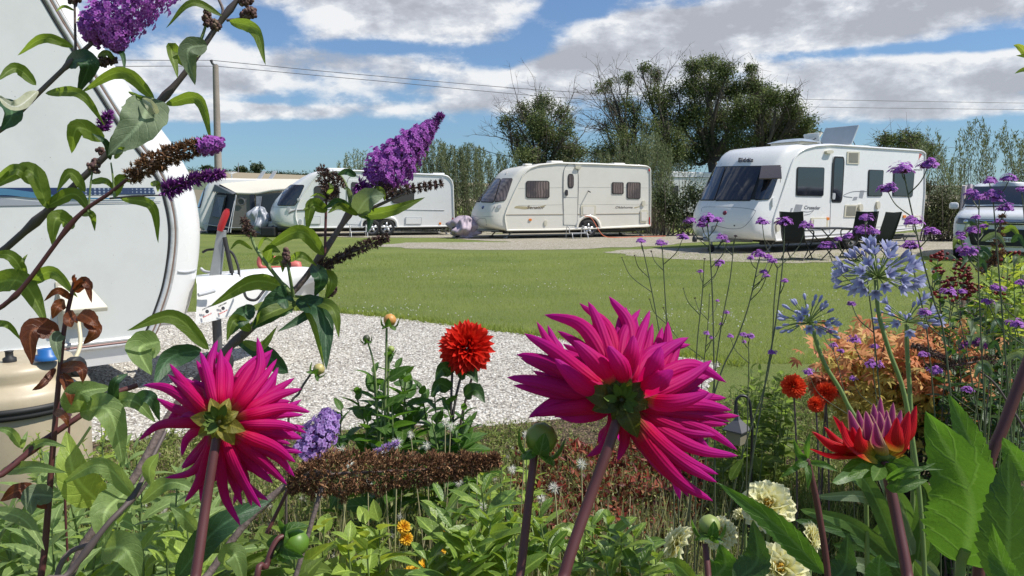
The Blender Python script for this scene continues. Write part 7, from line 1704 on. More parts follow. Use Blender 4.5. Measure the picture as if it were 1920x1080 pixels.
# thin bud stem left of it
t = empty('dahlia_bud', 'thin dark dahlia stem topped by a small star of bracts left of the opening dahlia', 'flower bud', 'dahlia buds')
mb = MB(); add_tube(mb, wstem([(1560, 1250, .85), (1552, 1080, .85), (1535, 960, .85), (1518, 880, .85), (1512, 862, .85)], 30), np.linspace(.0042, .0034, 30), 10); mb.build('stem', STEMP, t)
mb = MB()
for q in [((1512, 862), (1498, 850), (1488, 822), 16), ((1510, 864), (1485, 880), (1462, 896), 14), ((1514, 860), (1514, 835), (1520, 808), 12), ((1516, 866), (1545, 872), (1572, 884), 14), ((1512, 868), (1516, 890), (1514, 920), 14), ((1514, 862), (1500, 868), (1490, 870), 22)]:
    leaf_spine(mb, wpath([(*q[0], .85), (*q[1], .84), (*q[2], .84)], 10), px2m(q[3], .85), .2, .4, 'lance', 5)
mb.build('bracts', DAHL, t)
# ---- big dahlia leaves bottom right
t = empty('dahlia_foliage', 'big bright veined dahlia leaves at the bottom right corner', 'plant')
mb = MB(); add_tube(mb, wstem([(1800, 1300, .80), (1800, 1080, .80), (1812, 1030, .79)], 16), .005, 10); mb.build('stem', STEMG, t)
mb = MB(); add_tube(mb, wstem([(1900, 1300, .7), (1885, 1080, .7), (1880, 1000, .7)], 16), .005, 10); mb.build('stem', STEMG, t)
for q in [((1808, 1058, .80), (1818, 930, .76), (1735, 770, .74), 156, DAHL, .08, 'ovate'), ((1885, 1110, .68), (1892, 980, .66), (1890, 850, .66), 100, DAHD, .4, 'ovate'), ((1850, 900, .85), (1815, 820, .84), (1778, 738, .84), 54, DAHL, -.2, 'lance'),
          ((1930, 900, .72), (1905, 860, .72), (1880, 820, .72), 50, DAHL, .2, 'ovate'), ((1650, 1110, .8), (1648, 1070, .8), (1650, 1040, .8), 50, DAHL, .1, 'ovate'), ((1545, 1075, .95), (1455, 985, .93), (1345, 905, .92), 50, DAHL, .1, 'lance'),
          ((1380, 1090, .9), (1420, 1050, .9), (1412, 975, .9), 60, DAHD, .2, 'ovate'), ((1920, 1120, .6), (1880, 1060, .62), (1860, 980, .62), 50, DAHL, .3, 'lance'), ((1560, 1090, .9), (1585, 1060, .9), (1590, 1000, .9), 50, DAHD, .2, 'ovate'),
          ((1330, 1090, .95), (1360, 1060, .95), (1350, 1020, .95), 60, DAHL, .2, 'ovate'), ((1300, 1090, .9), (1270, 1060, .9), (1240, 1050, .9), 34, GLOSSY, .2, 'ovate'), ((1370, 900, .95), (1380, 880, .95), (1395, 858, .95), 20, BUDL, .2, 'lance')]:
    leafpx(t, q[0], q[1], q[2], q[3], q[4], q[5], .28, q[6], serr=.09, nser=13, seg=60, across=11, wave=.03)
t = empty('dahlia_stalk', 'bare thick purple stalk leaning in from the right edge', 'stem'); mb = MB(); add_tube(mb, wstem([(1830, 1150, .85), (1848, 900, .85), (1885, 790, .85), (1935, 660, .85)], 30), .0062, 12); mb.build('stem', STEMP, t)

# ---- agapanthus
AGP = petalmat('agapanthus_petal', (.26, .24, .44), (.40, .41, .66), (.56, .58, .82), .35, rough=.5)
def agapanthus(label, c, d, R, stem_pts, nopen, nbud, seed, flat=.9):
    r_ = np.random.RandomState(seed); t = empty('agapanthus', label, 'flower', 'blue agapanthus umbels'); sx = d / FPX; C0 = P(*c, d)
    mb = MB(); add_tube(mb, wstem(stem_pts, 30), np.linspace(.0042, .0036, 30) * d / 1.3, 10); mb.build('stem', mat('agapanthus_stem', (.17, .24, .07), .5), t)
    hd = MB(); pd = MB()
    n = nopen + nbud; tips = []
    for k in range(n):
        z = 1 - (k + .5) / n * 1.45; a = k * 2.39996; s_ = math.sqrt(max(0, 1 - z * z)); v = nz(np.array([s_ * math.cos(a), s_ * math.sin(a), z * flat]) + r_.normal(0, .08, 3))
        L_ = R * sx * r_.uniform(.60, .78); q = spline([C0, C0 + v * L_ * .55 + [0, 0, .002], C0 + v * L_], 7); add_tube(pd, q, .0009 * d / 1.3, 5, cap=False); tips.append((q[-1], v))
    head = pd.build('umbel', mat('agapanthus_pedicel', (.20, .27, .08), .5), t)
    fl = MB(); bd = MB()
    order = r_.permutation(n)
    for i, k in enumerate(order):
        p, v = tips[k]; Lf = R * sx * r_.uniform(.26, .35)
        if i < nopen:
            u = nz(np.cross(v, r_.normal(0, 1, 3))); w_ = np.cross(v, u); ang = np.arange(6) * pi / 3
            dv = np.cos(ang)[:, None] * u + np.sin(ang)[:, None] * w_
            fl = MB(); leaf_batch(fl, p + dv * .0005, nz(v + dv * .22), -dv, Lf * 1.0, Lf * .34, .75, 5, 'obov', -.2, rnd=r_.rand(6), across=3); fl.build('floret', AGP, head)
        else:
            bd = MB(); add_tube(bd, np.array([p, p + v * Lf * .2, p + v * Lf * .6, p + v * Lf * .8]), np.array([.0011, .0022, .003, .0006]) * d / 1.3, 7, rnd=r_.rand()); bd.build('floret_bud', AGP, head)
    return t
agapanthus('large round blue agapanthus umbel in front of the garden chairs', (1645, 520), 1.3, 80, [(1730, 1000, 1.3), (1700, 760, 1.3), (1668, 660, 1.3), (1648, 590, 1.3), (1642, 525, 1.3)], 38, 26, 1)
agapanthus('sparser blue agapanthus umbel, mostly buds, left of the large one', (1516, 606), 1.35, 62, [(1620, 860, 1.35), (1585, 750, 1.35), (1545, 680, 1.35), (1520, 605, 1.35)], 7, 34, 2)
agapanthus('lower agapanthus umbel with few drooping florets below the large one', (1700, 604), 1.5, 66, [(1712, 900, 1.5), (1706, 740, 1.5), (1701, 660, 1.5), (1700, 608, 1.5)], 9, 22, 3, .5)

# ---- tall verbena
VBP = petalmat('verbena_floret', (.30, .06, .36), (.42, .13, .55), (.62, .32, .74), .3, rough=.6); VBD = rndmat('verbena_calyx', [(0., (.06, .02, .045)), (1., (.17, .05, .10))], .7, bs=300)
VST = mat('verbena_stem', (.085, .10, .05), .6, var=.25, vs=30)
def verbena(label, d, stem, heads, r=.0016):
    t = empty('verbena', label, 'flower', 'tall purple verbena stems'); sp = wstem([(x, y, d) for x, y in stem], 90); mb = MB(); add_tube(mb, sp, np.linspace(r * 1.25, r * .7, 90), 6); main = mb.build('stem', VST, t)
    ppx = np.array([[960 + FPX * np.dot(q - CAM, RT) / np.dot(q - CAM, FWD), 540 - FPX * np.dot(q - CAM, UP) / np.dot(q - CAM, FWD)] for q in sp])
    for hq in heads:
        x, y, w_ = hq[:3]; dark = len(hq) > 3; dd = d + rs.uniform(-.03, .03); tipx = ppx[-1]
        C0 = P(x, y + w_ * .22, dd)
        if math.hypot(x - tipx[0], y - tipx[1]) > 9:
            want = y + 16 + 1.0 * abs(x - np.interp(y + 40, ppx[::-1, 1], ppx[::-1, 0])); k = int(np.clip(np.argmin(np.abs(ppx[:, 1] - want)), 0, 88)); s0 = sp[k]
            mid = s0 * .45 + C0 * .55 + np.array([(C0[0] - s0[0]) * .15, 0, -.06 * np.linalg.norm(C0 - s0)])
            mb = MB(); add_tube(mb, spline([s0, mid, C0], 16), np.linspace(r * .7, r * .5, 16), 5); mb.build('side_stem', VST, t)
        R = w_ * .5 * dd / FPX; n = int(26 + w_ * 2.4)
        q = rs.normal(0, 1, (n, 3)); q = nz(q); q[:, 2] = np.abs(q[:, 2]); lob = 1 + .25 * np.sin(np.arctan2(q[:, 1], q[:, 0]) * 3 + x)
        p = C0 + q * np.array([R, R, R * .85]) * 1.08 * lob[:, None] * (rs.rand(n, 1) ** .25)
        cb = MB(); leaf_batch(cb, C0 + (p - C0) * .25 - [0, 0, R * .15], nz(p - C0 + [0, 0, R * .5]), rs.normal(0, 1, (n, 3)), R * .62, R * .2, .1, 2, 'lance', .8); hd = cb.build('flower_head', VBD, t)
        if not dark:
            fb = MB(); ax = nz(q + [0, 0, .7]); u = nz(np.cross(ax, rs.normal(0, 1, (n, 3)))); w2 = np.cross(ax, u); rr = rs.rand(n); sz = min(.0038, R * .4)
            for k in range(5):
                a = k * 2 * pi / 5; dv = u * math.cos(a) + w2 * math.sin(a); leaf_batch(fb, p, nz(dv + ax * .25), ax, sz, sz * .9, .5, 2, 'round', .1, rnd=rr)
            fb.build('florets', VBP, hd)
    return t
V_ = verbena
V_('verbena stem with three heads, farthest left, over the gravel by the cream caravan', 1.75, [(1262, 900), (1250, 720), (1234, 610), (1217, 520), (1204, 460)], [(1202, 450, 18), (1166, 482, 5, 1), (1190, 478, 6, 1)])
V_('verbena stem with an upright head above the lawn between two left stems', 1.7, [(1270, 900), (1257, 700), (1250, 600), (1245, 520), (1242, 464)], [(1240, 454, 22), (1280, 443, 20), (1218, 560, 6, 1), (1221, 470, 8, 1)])
V_('tall verbena stem carrying a wide cluster before the largest caravan front', 1.45, [(1340, 940), (1339, 710), (1336, 560), (1331, 470), (1326, 418)], [(1294, 413, 20), (1325, 408, 34), (1316, 420, 18), (1346, 411, 18), (1364, 452, 9), (1330, 400, 12, 1)])
V_('verbena stem with a single dark head right of the caravan nose', 1.6, [(1320, 900), (1347, 648), (1369, 522), (1376, 450)], [(1379, 441, 11, 1), (1353, 443, 19), (1363, 585, 11)])
V_('verbena stem leaning right, with a group of five heads before the chairs', 1.5, [(1300, 900), (1347, 714), (1380, 640), (1404, 572), (1420, 500), (1424, 484)], [(1424, 475, 24), (1407, 482, 13), (1441, 480, 15), (1449, 488, 15), (1432, 508, 14), (1437, 516, 12)])
V_('thin dark verbena stem with a single round head before the left chair', 1.35, [(1400, 940), (1435, 717), (1455, 600), (1467, 500), (1471, 424)], [(1471, 414, 30), (1471, 525, 13), (1448, 659, 15)])
V_('verbena stem with two round heads beside the caravan corner and chair back', 1.55, [(1380, 900), (1440, 700), (1452, 560), (1458, 500)], [(1429, 414, 25), (1511, 420, 25), (1456, 498, 6, 1)])
V_('low thin verbena stem with two heads over the middle of the lawn', 1.8, [(1305, 870), (1306, 670), (1316, 560), (1320, 500)], [(1350, 490, 17), (1347, 496, 12), (1312, 508, 11), (1321, 484, 9, 1), (1281, 540, 5, 1)])
V_('wispy verbena stem with small heads low on the lawn', 1.9, [(1300, 880), (1318, 700), (1328, 600), (1330, 550)], [(1325, 624, 12), (1334, 632, 9), (1345, 563, 8), (1352, 607, 8), (1303, 558, 8, 1), (1244, 576, 7, 1)])
V_('short verbena stem with a row of three little heads at the lawn edge', 1.9, [(1400, 880), (1402, 760), (1404, 680), (1403, 640)], [(1369, 629, 12), (1392, 626, 12), (1406, 629, 16), (1395, 640, 9)])
V_('tallest verbena stem with three branches before the caravan rear windows', 1.2, [(1790, 900), (1772, 645), (1750, 560), (1729, 482), (1707, 385), (1695, 326)], [(1740, 306, 34), (1691, 314, 40), (1664, 351, 32), (1712, 412, 32), (1745, 432, 25), (1734, 584, 20)])
V_('verbena stem with heads in front of the upright chair', 1.4, [(1660, 900), (1640, 640), (1626, 520), (1622, 415)], [(1624, 406, 24), (1619, 430, 34), (1640, 433, 18), (1590, 441, 18), (1571, 447, 14), (1550, 458, 26), (1597, 568, 15)])
V_('verbena stem behind the large blue umbel with a broad head', 1.5, [(1760, 900), (1740, 640), (1716, 520), (1707, 465)], [(1707, 458, 34), (1731, 663, 16), (1753, 693, 26)])
V_('verbena stem before the car headlight with stacked heads', 1.4, [(1850, 900), (1838, 600), (1834, 480), (1836, 375)], [(1836, 367, 28), (1820, 360, 22), (1813, 466, 34), (1800, 437, 15), (1824, 430, 22), (1829, 406, 15), (1843, 423, 15), (1802, 445, 14), (1815, 474, 22)])
V_('verbena stem before the windscreen of the car', 1.35, [(1900, 900), (1880, 600), (1868, 450), (1862, 372)], [(1862, 362, 28), (1855, 338, 22), (1892, 332, 26), (1886, 388, 28), (1870, 372, 20), (1870, 414, 14)])
V_('verbena stem at the extreme right edge beside the car windscreen', 1.4, [(1960, 900), (1940, 600), (1925, 450), (1916, 362)], [(1915, 354, 16), (1914, 529, 18), (1870, 538, 25), (1904, 604, 28), (1851, 564, 18)])
V_('short verbena stem with heads among the orange leaves', 2.0, [(1660, 900), (1650, 800), (1640, 720), (1637, 690)], [(1637, 680, 28), (1602, 635, 25), (1599, 708, 13), (1640, 648, 14)])
V_('short verbena stem with small heads at the right end of the lawn', 2.1, [(1600, 900), (1590, 780), (1575, 700), (1562, 655)], [(1562, 646, 14), (1576, 657, 12), (1542, 615, 14), (1556, 621, 13), (1515, 695, 20)])
V_('verbena stem with flat heads over the dark bush', 1.9, [(1850, 900), (1820, 700), (1800, 600), (1790, 555)], [(1778, 545, 28), (1805, 545, 15), (1814, 729, 20), (1760, 690, 14)])
# ---- right-hand shrubs
DKL = rndmat('dark_shrub_leaf', [(0., (.02, .035, .014)), (.5, (.05, .08, .03)), (.85, (.11, .15, .06)), (1., (.20, .24, .12))], .5, .25, bs=60)
t = leafy('berried_shrub', 'dark leafy shrub with small crimson flowers in front of the silver car', 'shrub', spread_tops(1740, 1930, 480, 640, 2.6, 3.0, 46), 1830, DAHD, .075, .032, 32, 'ovate', .002, .85, sm=STEMD, curl=.4, seg=4, across=3)
for _ in range(34):
    mb = MB(); q = P(rs.uniform(1750, 1920), rs.uniform(478, 560), 2.55) + rs.normal(0, .010, (8, 3)); blobs(mb, q, .0065, (1, 1, .8), .2)
    mb.build('flower_cluster', rndmat('crimson', [(0., (.10, .010, .012)), (1., (.36, .03, .025))], .5), t)
leafy('dark_shrub', 'dense dark green shrub filling the right edge below the verbena', 'shrub', spread_tops(1760, 1940, 600, 760, 2.2, 2.7, 40), 1860, DAHD, .085, .034, 30, 'lance', .002, .8, sm=STEMD, curl=.5, seg=4, across=3)
leafy('yellow_green_spray', 'spray of yellow-green leaves below the car bumper', 'plant', spread_tops(1840, 1930, 478, 520, 1.9, 2.1, 12), 1890, BRIGHT, .07, .022, 12, 'lance', .002, .25, curl=.6)
F__ = empty('butterfly_bush', 'butterfly bush with thin dark purple spikes and long green leaves by the right edge', 'shrub', 'butterfly bushes in the flower bed')
branch(F__, [(1960, 900, 1.6), (1880, 740, 1.6), (1830, 690, 1.6)], .004, .002, STEMD)
spike(F__, [(1710, 648, 1.6), (1745, 660, 1.6), (1786, 682, 1.6)], [5, 7, 6], 200, BUDS, .004, style='husk'); spike(F__, [(1735, 690, 1.6), (1790, 685, 1.6), (1868, 672, 1.6)], [6, 10, 9], 420, BUDS, .0036, style='husk'); spike(F__, [(1800, 650, 1.6), (1830, 640, 1.6), (1850, 650, 1.6)], [6, 8, 5], 110, FLD, .0036)
spike(F__, [(1866, 500, 1.5), (1872, 450, 1.5), (1880, 400, 1.5)], [9, 8, 5], 260, SEED, .0035, style='husk', whorls=9, name='seed_spike'); spike(F__, [(1840, 510, 1.5), (1858, 490, 1.5), (1885, 470, 1.5)], [6, 6, 4], 160, SEED, .0035, style='husk', name='seed_spike')
for q in spread_tops(1800, 1925, 430, 700, 1.45, 1.7, 30):
    a = rs.uniform(-1, 1) * 50; leafpx(F__, q, (q[0] + a * .6, q[1] - 12, q[2] - .02), (q[0] + a, q[1] + 12, q[2] - .03), 13, [BUDL, BUDG, BUDD][rs.randint(3)], rs.uniform(-.4, .4), seg=10, across=5)
# leaf at the top right corner
t = empty('leaning_shoot', 'yellowish leaf tips reaching in at the top right corner', 'plant')
for q in [((1940, 120), (1915, 90), (1900, 84), 14), ((1945, 130), (1920, 130), (1902, 138), 10), ((1940, 110), (1925, 105), (1905, 104), 10)]: leafpx(t, (*q[0], 1.3), (*q[1], 1.3), (*q[2], 1.3), q[3], BRIGHT, .2)
mb = MB(); add_tube(mb, wstem([(2100, 400, 1.3), (1980, 180, 1.3), (1935, 100, 1.3)], 12), .002, 6); mb.build('stem', STEMG, t)
# orange and yellow maple
def palmate(mb, p, d, n, L_, k=5):
    N = len(p); s = nz(np.cross(d, n))
    for j in range(k):
        a = (j - (k - 1) / 2) * .62; dv = d * math.cos(a) + s * math.sin(a); leaf_batch(mb, p, dv, n, L_ * (1 - .12 * abs(j - (k - 1) / 2)), L_ * .26, .5, 3, 'lance', .2, across=3, rnd=_r)
t = empty('orange_maple', 'low orange and golden-leaved maple bush behind the agapanthus stems', 'shrub')
st = MB(); of = MB(); yf = MB()
for k in range(60):
    x = rs.uniform(1585, 1800); yy = rs.uniform(640, 780); d = rs.uniform(2.5, 3.1)
    if k < 26: yy = rs.uniform(628, 690)
    tip = P(x, yy, d); b = P(1700, 700, 2.9); b[2] = 0; q = spline([b, (b * .4 + tip * .6) + rs.normal(0, .05, 3), tip], 8); add_tube(st, q, np.linspace(.006, .002, 8), 5, cap=False)
    n = 22; p = tip + rs.normal(0, 1, (n, 3)) * [.07, .07, .045]; dr = nz(rs.normal(0, .6, (n, 3)) + [0, -.3, -.35]); _r = np.clip(rs.normal(.5, .25, n), 0, 1)
    palmate(of if yy < 715 + rs.normal(0, 14) and rs.rand() < .9 else yf, p, dr, nz(rs.normal(0, .4, (n, 3)) + [0, -.4, 1]), .046)
for k in range(60):
    x = rs.uniform(1600, 1800); yy = rs.uniform(690, 800); tip = P(x, yy, rs.uniform(2.6, 3.0)); n = 16; p = tip + rs.normal(0, 1, (n, 3)) * [.07, .07, .045]; dr = nz(rs.normal(0, .6, (n, 3)) + [0, -.3, -.2]); _r = np.clip(rs.normal(.5, .3, n), 0, 1)
    palmate(yf, p, dr, nz(rs.normal(0, .4, (n, 3)) + [0, -.4, 1]), .042)
st.build('stems', STEMD, t); of.build('orange_foliage', ORANGEL, t); yf.build('golden_foliage', YELLOWL, t)
t = empty('orange_seedling', 'small tuft of orange leaves just above the pompom dahlias', 'plant'); mb = MB(); n = 60; p = np.array([P(rs.uniform(1525, 1575), rs.uniform(703, 730), 2.7) for _ in range(n)]); _r = rs.rand(n) * .4
palmate(mb, p, nz(rs.normal(0, .6, (n, 3)) + [0, -.3, -.2]), nz(rs.normal(0, .4, (n, 3)) + [0, -.4, 1]), .05); mb.build('foliage', ORANGEL, t); mb = MB(); b = P(1550, 720, 2.7); g = b.copy(); g[2] = 0; add_tube(mb, np.array([g, b]), .004, 5); mb.build('stem', STEMD, t)
# rose shoot with bronze leaves
t = empty('rose_shoot', 'upright red rose shoot with bronze leaves in front of the water container', 'plant')
mb = MB(); add_tube(mb, wstem([(70, 1200, .95), (85, 1020, .95), (96, 880, .95), (108, 740, .95), (120, 620, .95), (137, 540, .95), (141, 520, .95)], 50), np.linspace(.0052, .002, 50), 10); mb.build('stem', STEMP, t)
for q in [((134, 560), (108, 545), (82, 565), 14, BRONZE), ((122, 570), (108, 575), (98, 598), 24, BRONZE), ((140, 548), (160, 528), (172, 568), 20, BRONZE), ((146, 530), (164, 532), (172, 545), 20, BRONZE), ((142, 590), (130, 600), (134, 614), 28, BRONZE), ((150, 588), (170, 598), (184, 612), 30, BRONZE), ((160, 592), (178, 620), (156, 646), 26, BRONZE),
          ((112, 622), (60, 620), (60, 685), 42, BRONZE), ((116, 625), (105, 640), (112, 680), 24, BUDG), ((104, 690), (80, 720), (60, 732), 14, BRONZE), ((112, 690), (150, 690), (156, 718), 24, BRONZE), ((118, 700), (130, 730), (134, 760), 22, BRONZE), ((140, 530), (138, 520), (141, 514), 7, BRONZE),
          ((100, 930), (60, 930), (60, 965), 40, BUDG), ((95, 950), (40, 920), (0, 940), 34, BRONZE), ((100, 770), (120, 780), (128, 800), 16, BRONZE)]:
    leafpx(t, (*q[0], .95), (*q[1], .93), (*q[2], .93), q[3], q[4], rs.uniform(-.3, .3), .25, 'ovate', serr=.06, nser=16)
t = empty('pink_rose', 'small pink bloom beside the rose shoot', 'flower'); ball(t, (131, 762), 1.15, 17, petalmat('pink_petal', (.7, .2, .24), (.75, .32, .36), (.8, .45, .5), .35), 40, (-.6, -.5, .2), 'round', .8, seed=5)
mb = MB(); add_tube(mb, wstem([(120, 900, 1.15), (128, 830, 1.15), (131, 770, 1.15)], 10), .002, 6); mb.build('stem', STEMP, t)
# marigolds
MG = petalmat('marigold_petal', (.65, .22, .02), (.80, .42, .02), (.85, .55, .05), .3)
for i, (x, y, r_) in enumerate(((757, 988, 12), (762, 1010, 12), (838, 1000, 14), (800, 1066, 20), (828, 1028, 10), (770, 1078, 16), (838, 972, 8))):
    t = empty('marigold', ['single orange marigold directly below the brown dead spike', 'orange marigold just under the topmost marigold', 'orange marigold beside the glossy seedling', 'largest orange marigold at the bottom edge', 'small orange marigold low beside the glossy seedling', 'orange marigold cut by the bottom edge', 'tiny marigold above the glossy seedling'][i], 'flower', 'orange marigolds')
    ball(t, (x, y), 1.75, r_, MG, 36, None, 'round', .6, seed=40 + i, flat=.4); mb = MB(); c = P(x, y, 1.76); g = c.copy(); g[2] = 0; add_tube(mb, np.array([g, c]), .0018, 5); mb.build('stem', STEMG, t)
# shepherd's hook lantern
t = empty('garden_lantern', 'small pale lantern hanging from a black shepherd hook right of the largest dahlia', 'lantern')
mb = MB(); dL = 2.6; g = P(1412, 800, dL); g[2] = 0
add_tube(mb, spline([g, P(1410, 830, dL), P(1409, 790, dL), P(1405, 752, dL), P(1392, 742, dL), P(1381, 750, dL), P(1378, 776, dL)], 40), .005, 8); mb.build('hook', BLK, t)
mb = MB(); c = P(1382, 806, dL); s_ = dL / FPX * .82; add_lathe(mb, c, [(.001, 40 * s_), (8 * s_, 24 * s_), (34 * s_, 2 * s_), (33 * s_, -1 * s_), (.001, -1 * s_)], 4); mb.build('lantern_roof', mat('lantern_metal', (.10, .10, .11), .5), t, False)
mb = MB(); add_box(mb, c - [0, 0, 17 * s_], (36 * s_, 36 * s_, 28 * s_), .78); mb.build('lantern_glass', mat('frosted_glass', (.24, .22, .16), .25), t, False, .002); mb = MB(); add_tube(mb, np.array([P(1382, 760, dL), P(1382, 776, dL)]), .003, 6); mb.build('hanger', BLK, t)

# ---- ground cover of the bed
STRAW = rndmat('dry_stem', [(0., (.14, .17, .04)), (.4, (.34, .35, .11)), (.8, (.60, .54, .28)), (1., (.74, .66, .42))], .8, .3)
WEED = rndmat('weed_leaf', [(0., (.10, .15, .035)), (.5, (.25, .33, .07)), (.9, (.44, .49, .14)), (1., (.62, .62, .30))], .6, .45)
LITTER = rndmat('leaf_litter', [(0., (.05, .03, .02)), (.5, (.14, .09, .05)), (1., (.30, .21, .13))], .9)
def xyz(n, px0, px1, y0, y1, hf):
    y = y0 + (y1 - y0) * rs.rand(n) ** .8; px = rs.uniform(px0, px1, n); x = (px - 960) / FPX * y
    return x, y
def hmax(x, y, px):
    h = np.clip(.38 - (y - 2.0) * .16, .05, .38); return h
def cover(n, px0, px1, y0, y1, hk, stemm, ns, leafm, nl, ls, lw, name, lab):
    y = rs.uniform(y0, y1, n); px = rs.uniform(px0, px1, n); x = (px - 960) / FPX * y; k = in_poly(x, y, near_bed); x, y, px = x[k], y[k], px[k]; n = len(x)
    clump = .5 + .5 * np.sin(x * 5.1 + 1.3 * np.sin(y * 4.3)) * np.sin(y * 5.7 + x * 2.)
    h = hmax(x, y, px) * hk * (.45 + .75 * clump) * rs.uniform(.6, 1.1, n)
    b = np.stack([x, y, np.zeros(n)], 1); tip = b + np.stack([rs.normal(0, .22, n) * h, rs.normal(0, .22, n) * h, h], 1)
    mb = MB(); s = np.arange(n)[:ns]; w_ = .0016
    for dx in ((1, 0, 0), (0, 1, 0)):
        dv = np.array(dx, float) * w_; m_ = (b + tip) / 2 + rs.normal(0, .012, (n, 3)); v = np.stack([b - dv, b + dv, m_ - dv, m_ + dv, tip - dv * .6, tip + dv * .6], 1)
        a = np.zeros(v.shape); a[..., 2] = rs.rand(n)[:, None]
        f = (np.array([[0, 1, 3, 2], [2, 3, 5, 4]])[None] + (np.arange(n) * 6)[:, None, None]).reshape(-1, 4); mb.add(v.reshape(-1, 3), f, a.reshape(-1, 3))
    tag(mb.build(name + '_stems', stemm), lab + ' (stems)', kind='stuff')
    i = rs.randint(0, n, nl); f = rs.rand(nl, 1); p = b[i] * (1 - f) + tip[i] * f + rs.normal(0, .008, (nl, 3)); p[:, 2] = np.abs(p[:, 2])
    mb = MB(); leaf_batch(mb, p, nz(rs.normal(0, 1, (nl, 3)) + [0, 0, .5]), nz(rs.normal(0, .6, (nl, 3)) + [0, 0, 1]), ls * rs.uniform(.5, 1.4, nl), lw * rs.uniform(.6, 1.3, nl), .5, 2, 'lance', .3, across=3)
    tag(mb.build(name + '_leaves', leafm), lab, kind='stuff'); return tip
tp = cover(3600, -150, 1000, 1.9, 4.2, 1., STRAW, 0, WEED, 46000, .030, .011, 'meadow_weeds', 'straw-coloured and green weeds with fine stalks')
cover(1100, 960, 1330, 2.6, 3.9, .75, STRAW, 0, REDL_, 7000, .042, .022, 'red_foliage', 'low red-brown foliage under the magenta dahlia')
cover(2400, 900, 1420, 1.9, 4.4, .95, STRAW, 0, WEED, 17000, .02, .007, 'weed_mix', 'yellow-green weeds among the red foliage')
cover(3600, 1350, 1760, 2.4, 5.6, .8, WEED, 0, WEED, 26000, .018, .007, 'herb_carpet', 'pale green feathery herbs at the right')
cover(2500, 1330, 2000, 3.6, 9.0, 3.2, WEED, 0, WEED, 16000, .03, .010, 'border_grass', 'rough grass and herbs at the far edge of the bed')
# seed heads
tw = tp[(tp[:, 2] > .12)]; tw = tw[rs.choice(len(tw), min(len(tw), 120), False)]
mb = MB()
for c in tw:
    n = 70; v = nz(rs.normal(0, 1, (n, 3))); r = rs.uniform(.009, .014); leaf_batch(mb, c + v * r * .15, v, nz(rs.normal(0, 1, (n, 3))), r, r * .20, 0, 1, 'strap', 0, across=2)
tag(mb.build('seed_fluff', mat('seed_fluff', (.55, .53, .46), .9)), 'small white fluffy seed heads among the weeds', kind='stuff')
n = 9000; y = rs.uniform(1.9, 5.6, n); x = rs.uniform(-.8, .9, n) * y; k = in_poly(x, y, near_bed); x, y = x[k], y[k]; n = len(x); mb = MB()
leaf_batch(mb, np.stack([x, y, np.full(n, .016)], 1), nz(np.stack([rs.normal(0, 1, n), rs.normal(0, 1, n), rs.normal(0, .25, n)], 1)), nz(rs.normal(0, .3, (n, 3)) + [0, 0, 1]), rs.uniform(.015, .05, n), rs.uniform(.006, .016, n), .5, 2, 'ovate', .3, across=3)
tag(mb.build('bark_litter', LITTER), 'bark chips and dead leaves on the soil', kind='stuff')
# rough taller grass along the edge of the lawn and gravel
n = 4200; q = np.array([G(a, b)[:2] for a, b in ((480, 583), (600, 584), (760, 600), (980, 628), (1180, 655), (1400, 690))]); s = rs.rand(n) * 5; k = s.astype(int); f = (s - k)[:, None]; c = q[k] * (1 - f) + q[np.minimum(k + 1, 5)] * f + rs.normal(0, .05, (n, 2)) + [0, .05]
mb = MB(); leaf_batch(mb, np.stack([c[:, 0], c[:, 1], np.zeros(n)], 1), nz(rs.normal(0, .4, (n, 3)) + [0, 0, 1]), nz(rs.normal(0, 1, (n, 3))), rs.uniform(.04, .10, n), .008, .9, 2, 'strap', .1, across=2)
tag(mb.build('edge_grass', GR), 'longer grass along the gravel edge', kind='stuff')
leafy('broad_leaf_plant', 'low leafy clump hiding the right-hand end of the gravel', 'plant', spread_tops(1330, 1420, 720, 800, 3.0, 3.4, 16), 1380, BUDL, .08, .04, 12, 'ovate', group=GP_, span=.4)
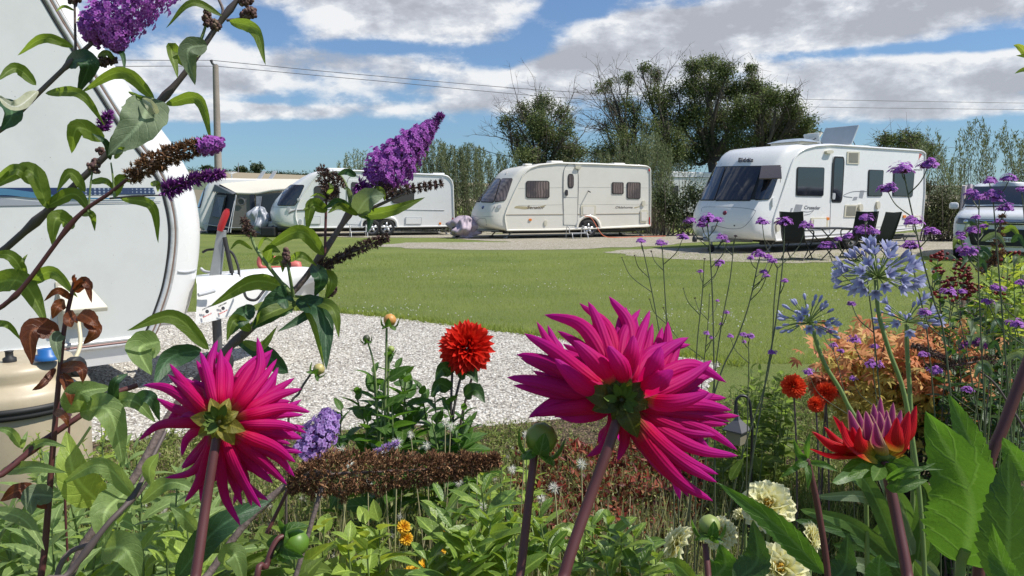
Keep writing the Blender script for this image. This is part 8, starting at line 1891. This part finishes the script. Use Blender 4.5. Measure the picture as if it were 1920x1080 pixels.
leafy('bright_leaf_plant', 'yellow-green weeds clump at the left beside the water container', 'plant', spread_tops(60, 260, 790, 880, 2.2, 2.7, 16), 160, BRIGHT, .06, .022, 16, 'lance', group=GP_, span=.35)
leafy('bright_leaf_plant', 'light green weeds clump between the brown spike and the green bud', 'plant', spread_tops(900, 1010, 840, 930, 2.0, 2.5, 14), 960, BRIGHT, .06, .026, 14, 'lance', group=GP_, span=.3)
leafy('bright_leaf_plant', 'light green weeds under the red dahlia plant', 'plant', spread_tops(720, 900, 800, 870, 2.4, 2.9, 20), 800, BRIGHT, .05, .02, 14, 'lance', group=GP_, span=.3)
# tall dry flower stalks with seed clocks between the plants, each one its own
FLUFF = mat('seed_fluff_white', (.78, .76, .68), .9)
spots = [(690, 905), (745, 830), (770, 815), (655, 870), (720, 850), (800, 835), (845, 800), (835, 792), (895, 860), (960, 880), (1015, 935), (1040, 915), (1090, 870), (860, 905), (905, 950), (640, 842), (600, 925), (985, 815)]
wh = ['left end of the brown spike', 'red dahlia plant', 'weeds beside the red dahlia', 'lilac spike', 'middle of the brown spike', 'right half of the brown spike', 'red dahlia stems', 'gravel edge under the red dahlia', 'tip of the brown spike', 'foot of the bud stem', 'red-brown foliage by the magenta stem', 'red-brown foliage near the bud', 'magenta bloom underside', 'glossy seedling tops', 'glossy rosettes', 'dahlia leaves by the gravel', 'bottom of the left dahlia bloom', 'gravel left of the magenta bloom']
for (x, y), wv_ in zip(spots, wh):
    d = rs.uniform(1.45, 1.9); t = empty('dandelion_clock', 'small white seed clock on a thin stalk near the ' + wv_, 'seed head', 'white seed clocks among the weeds')
    c = P(x, y, d); g = c + [rs.normal(0, .03), rs.normal(0, .03), 0]; g[2] = 0
    mb = MB(); add_tube(mb, spline([g, (g + c) / 2 + rs.normal(0, .012, 3), c], 10), .0014, 5); mb.build('stalk', mat('dry_stalk', (.42, .38, .2), .8), t)
    n = 110; v = nz(rs.normal(0, 1, (n, 3))); r = rs.uniform(.010, .014); mb = MB(); leaf_batch(mb, c + v * r * .2, v, nz(rs.normal(0, 1, (n, 3))), r, r * .22, 0, 1, 'strap', 0, across=2); mb.build('seed_ball', FLUFF, t)
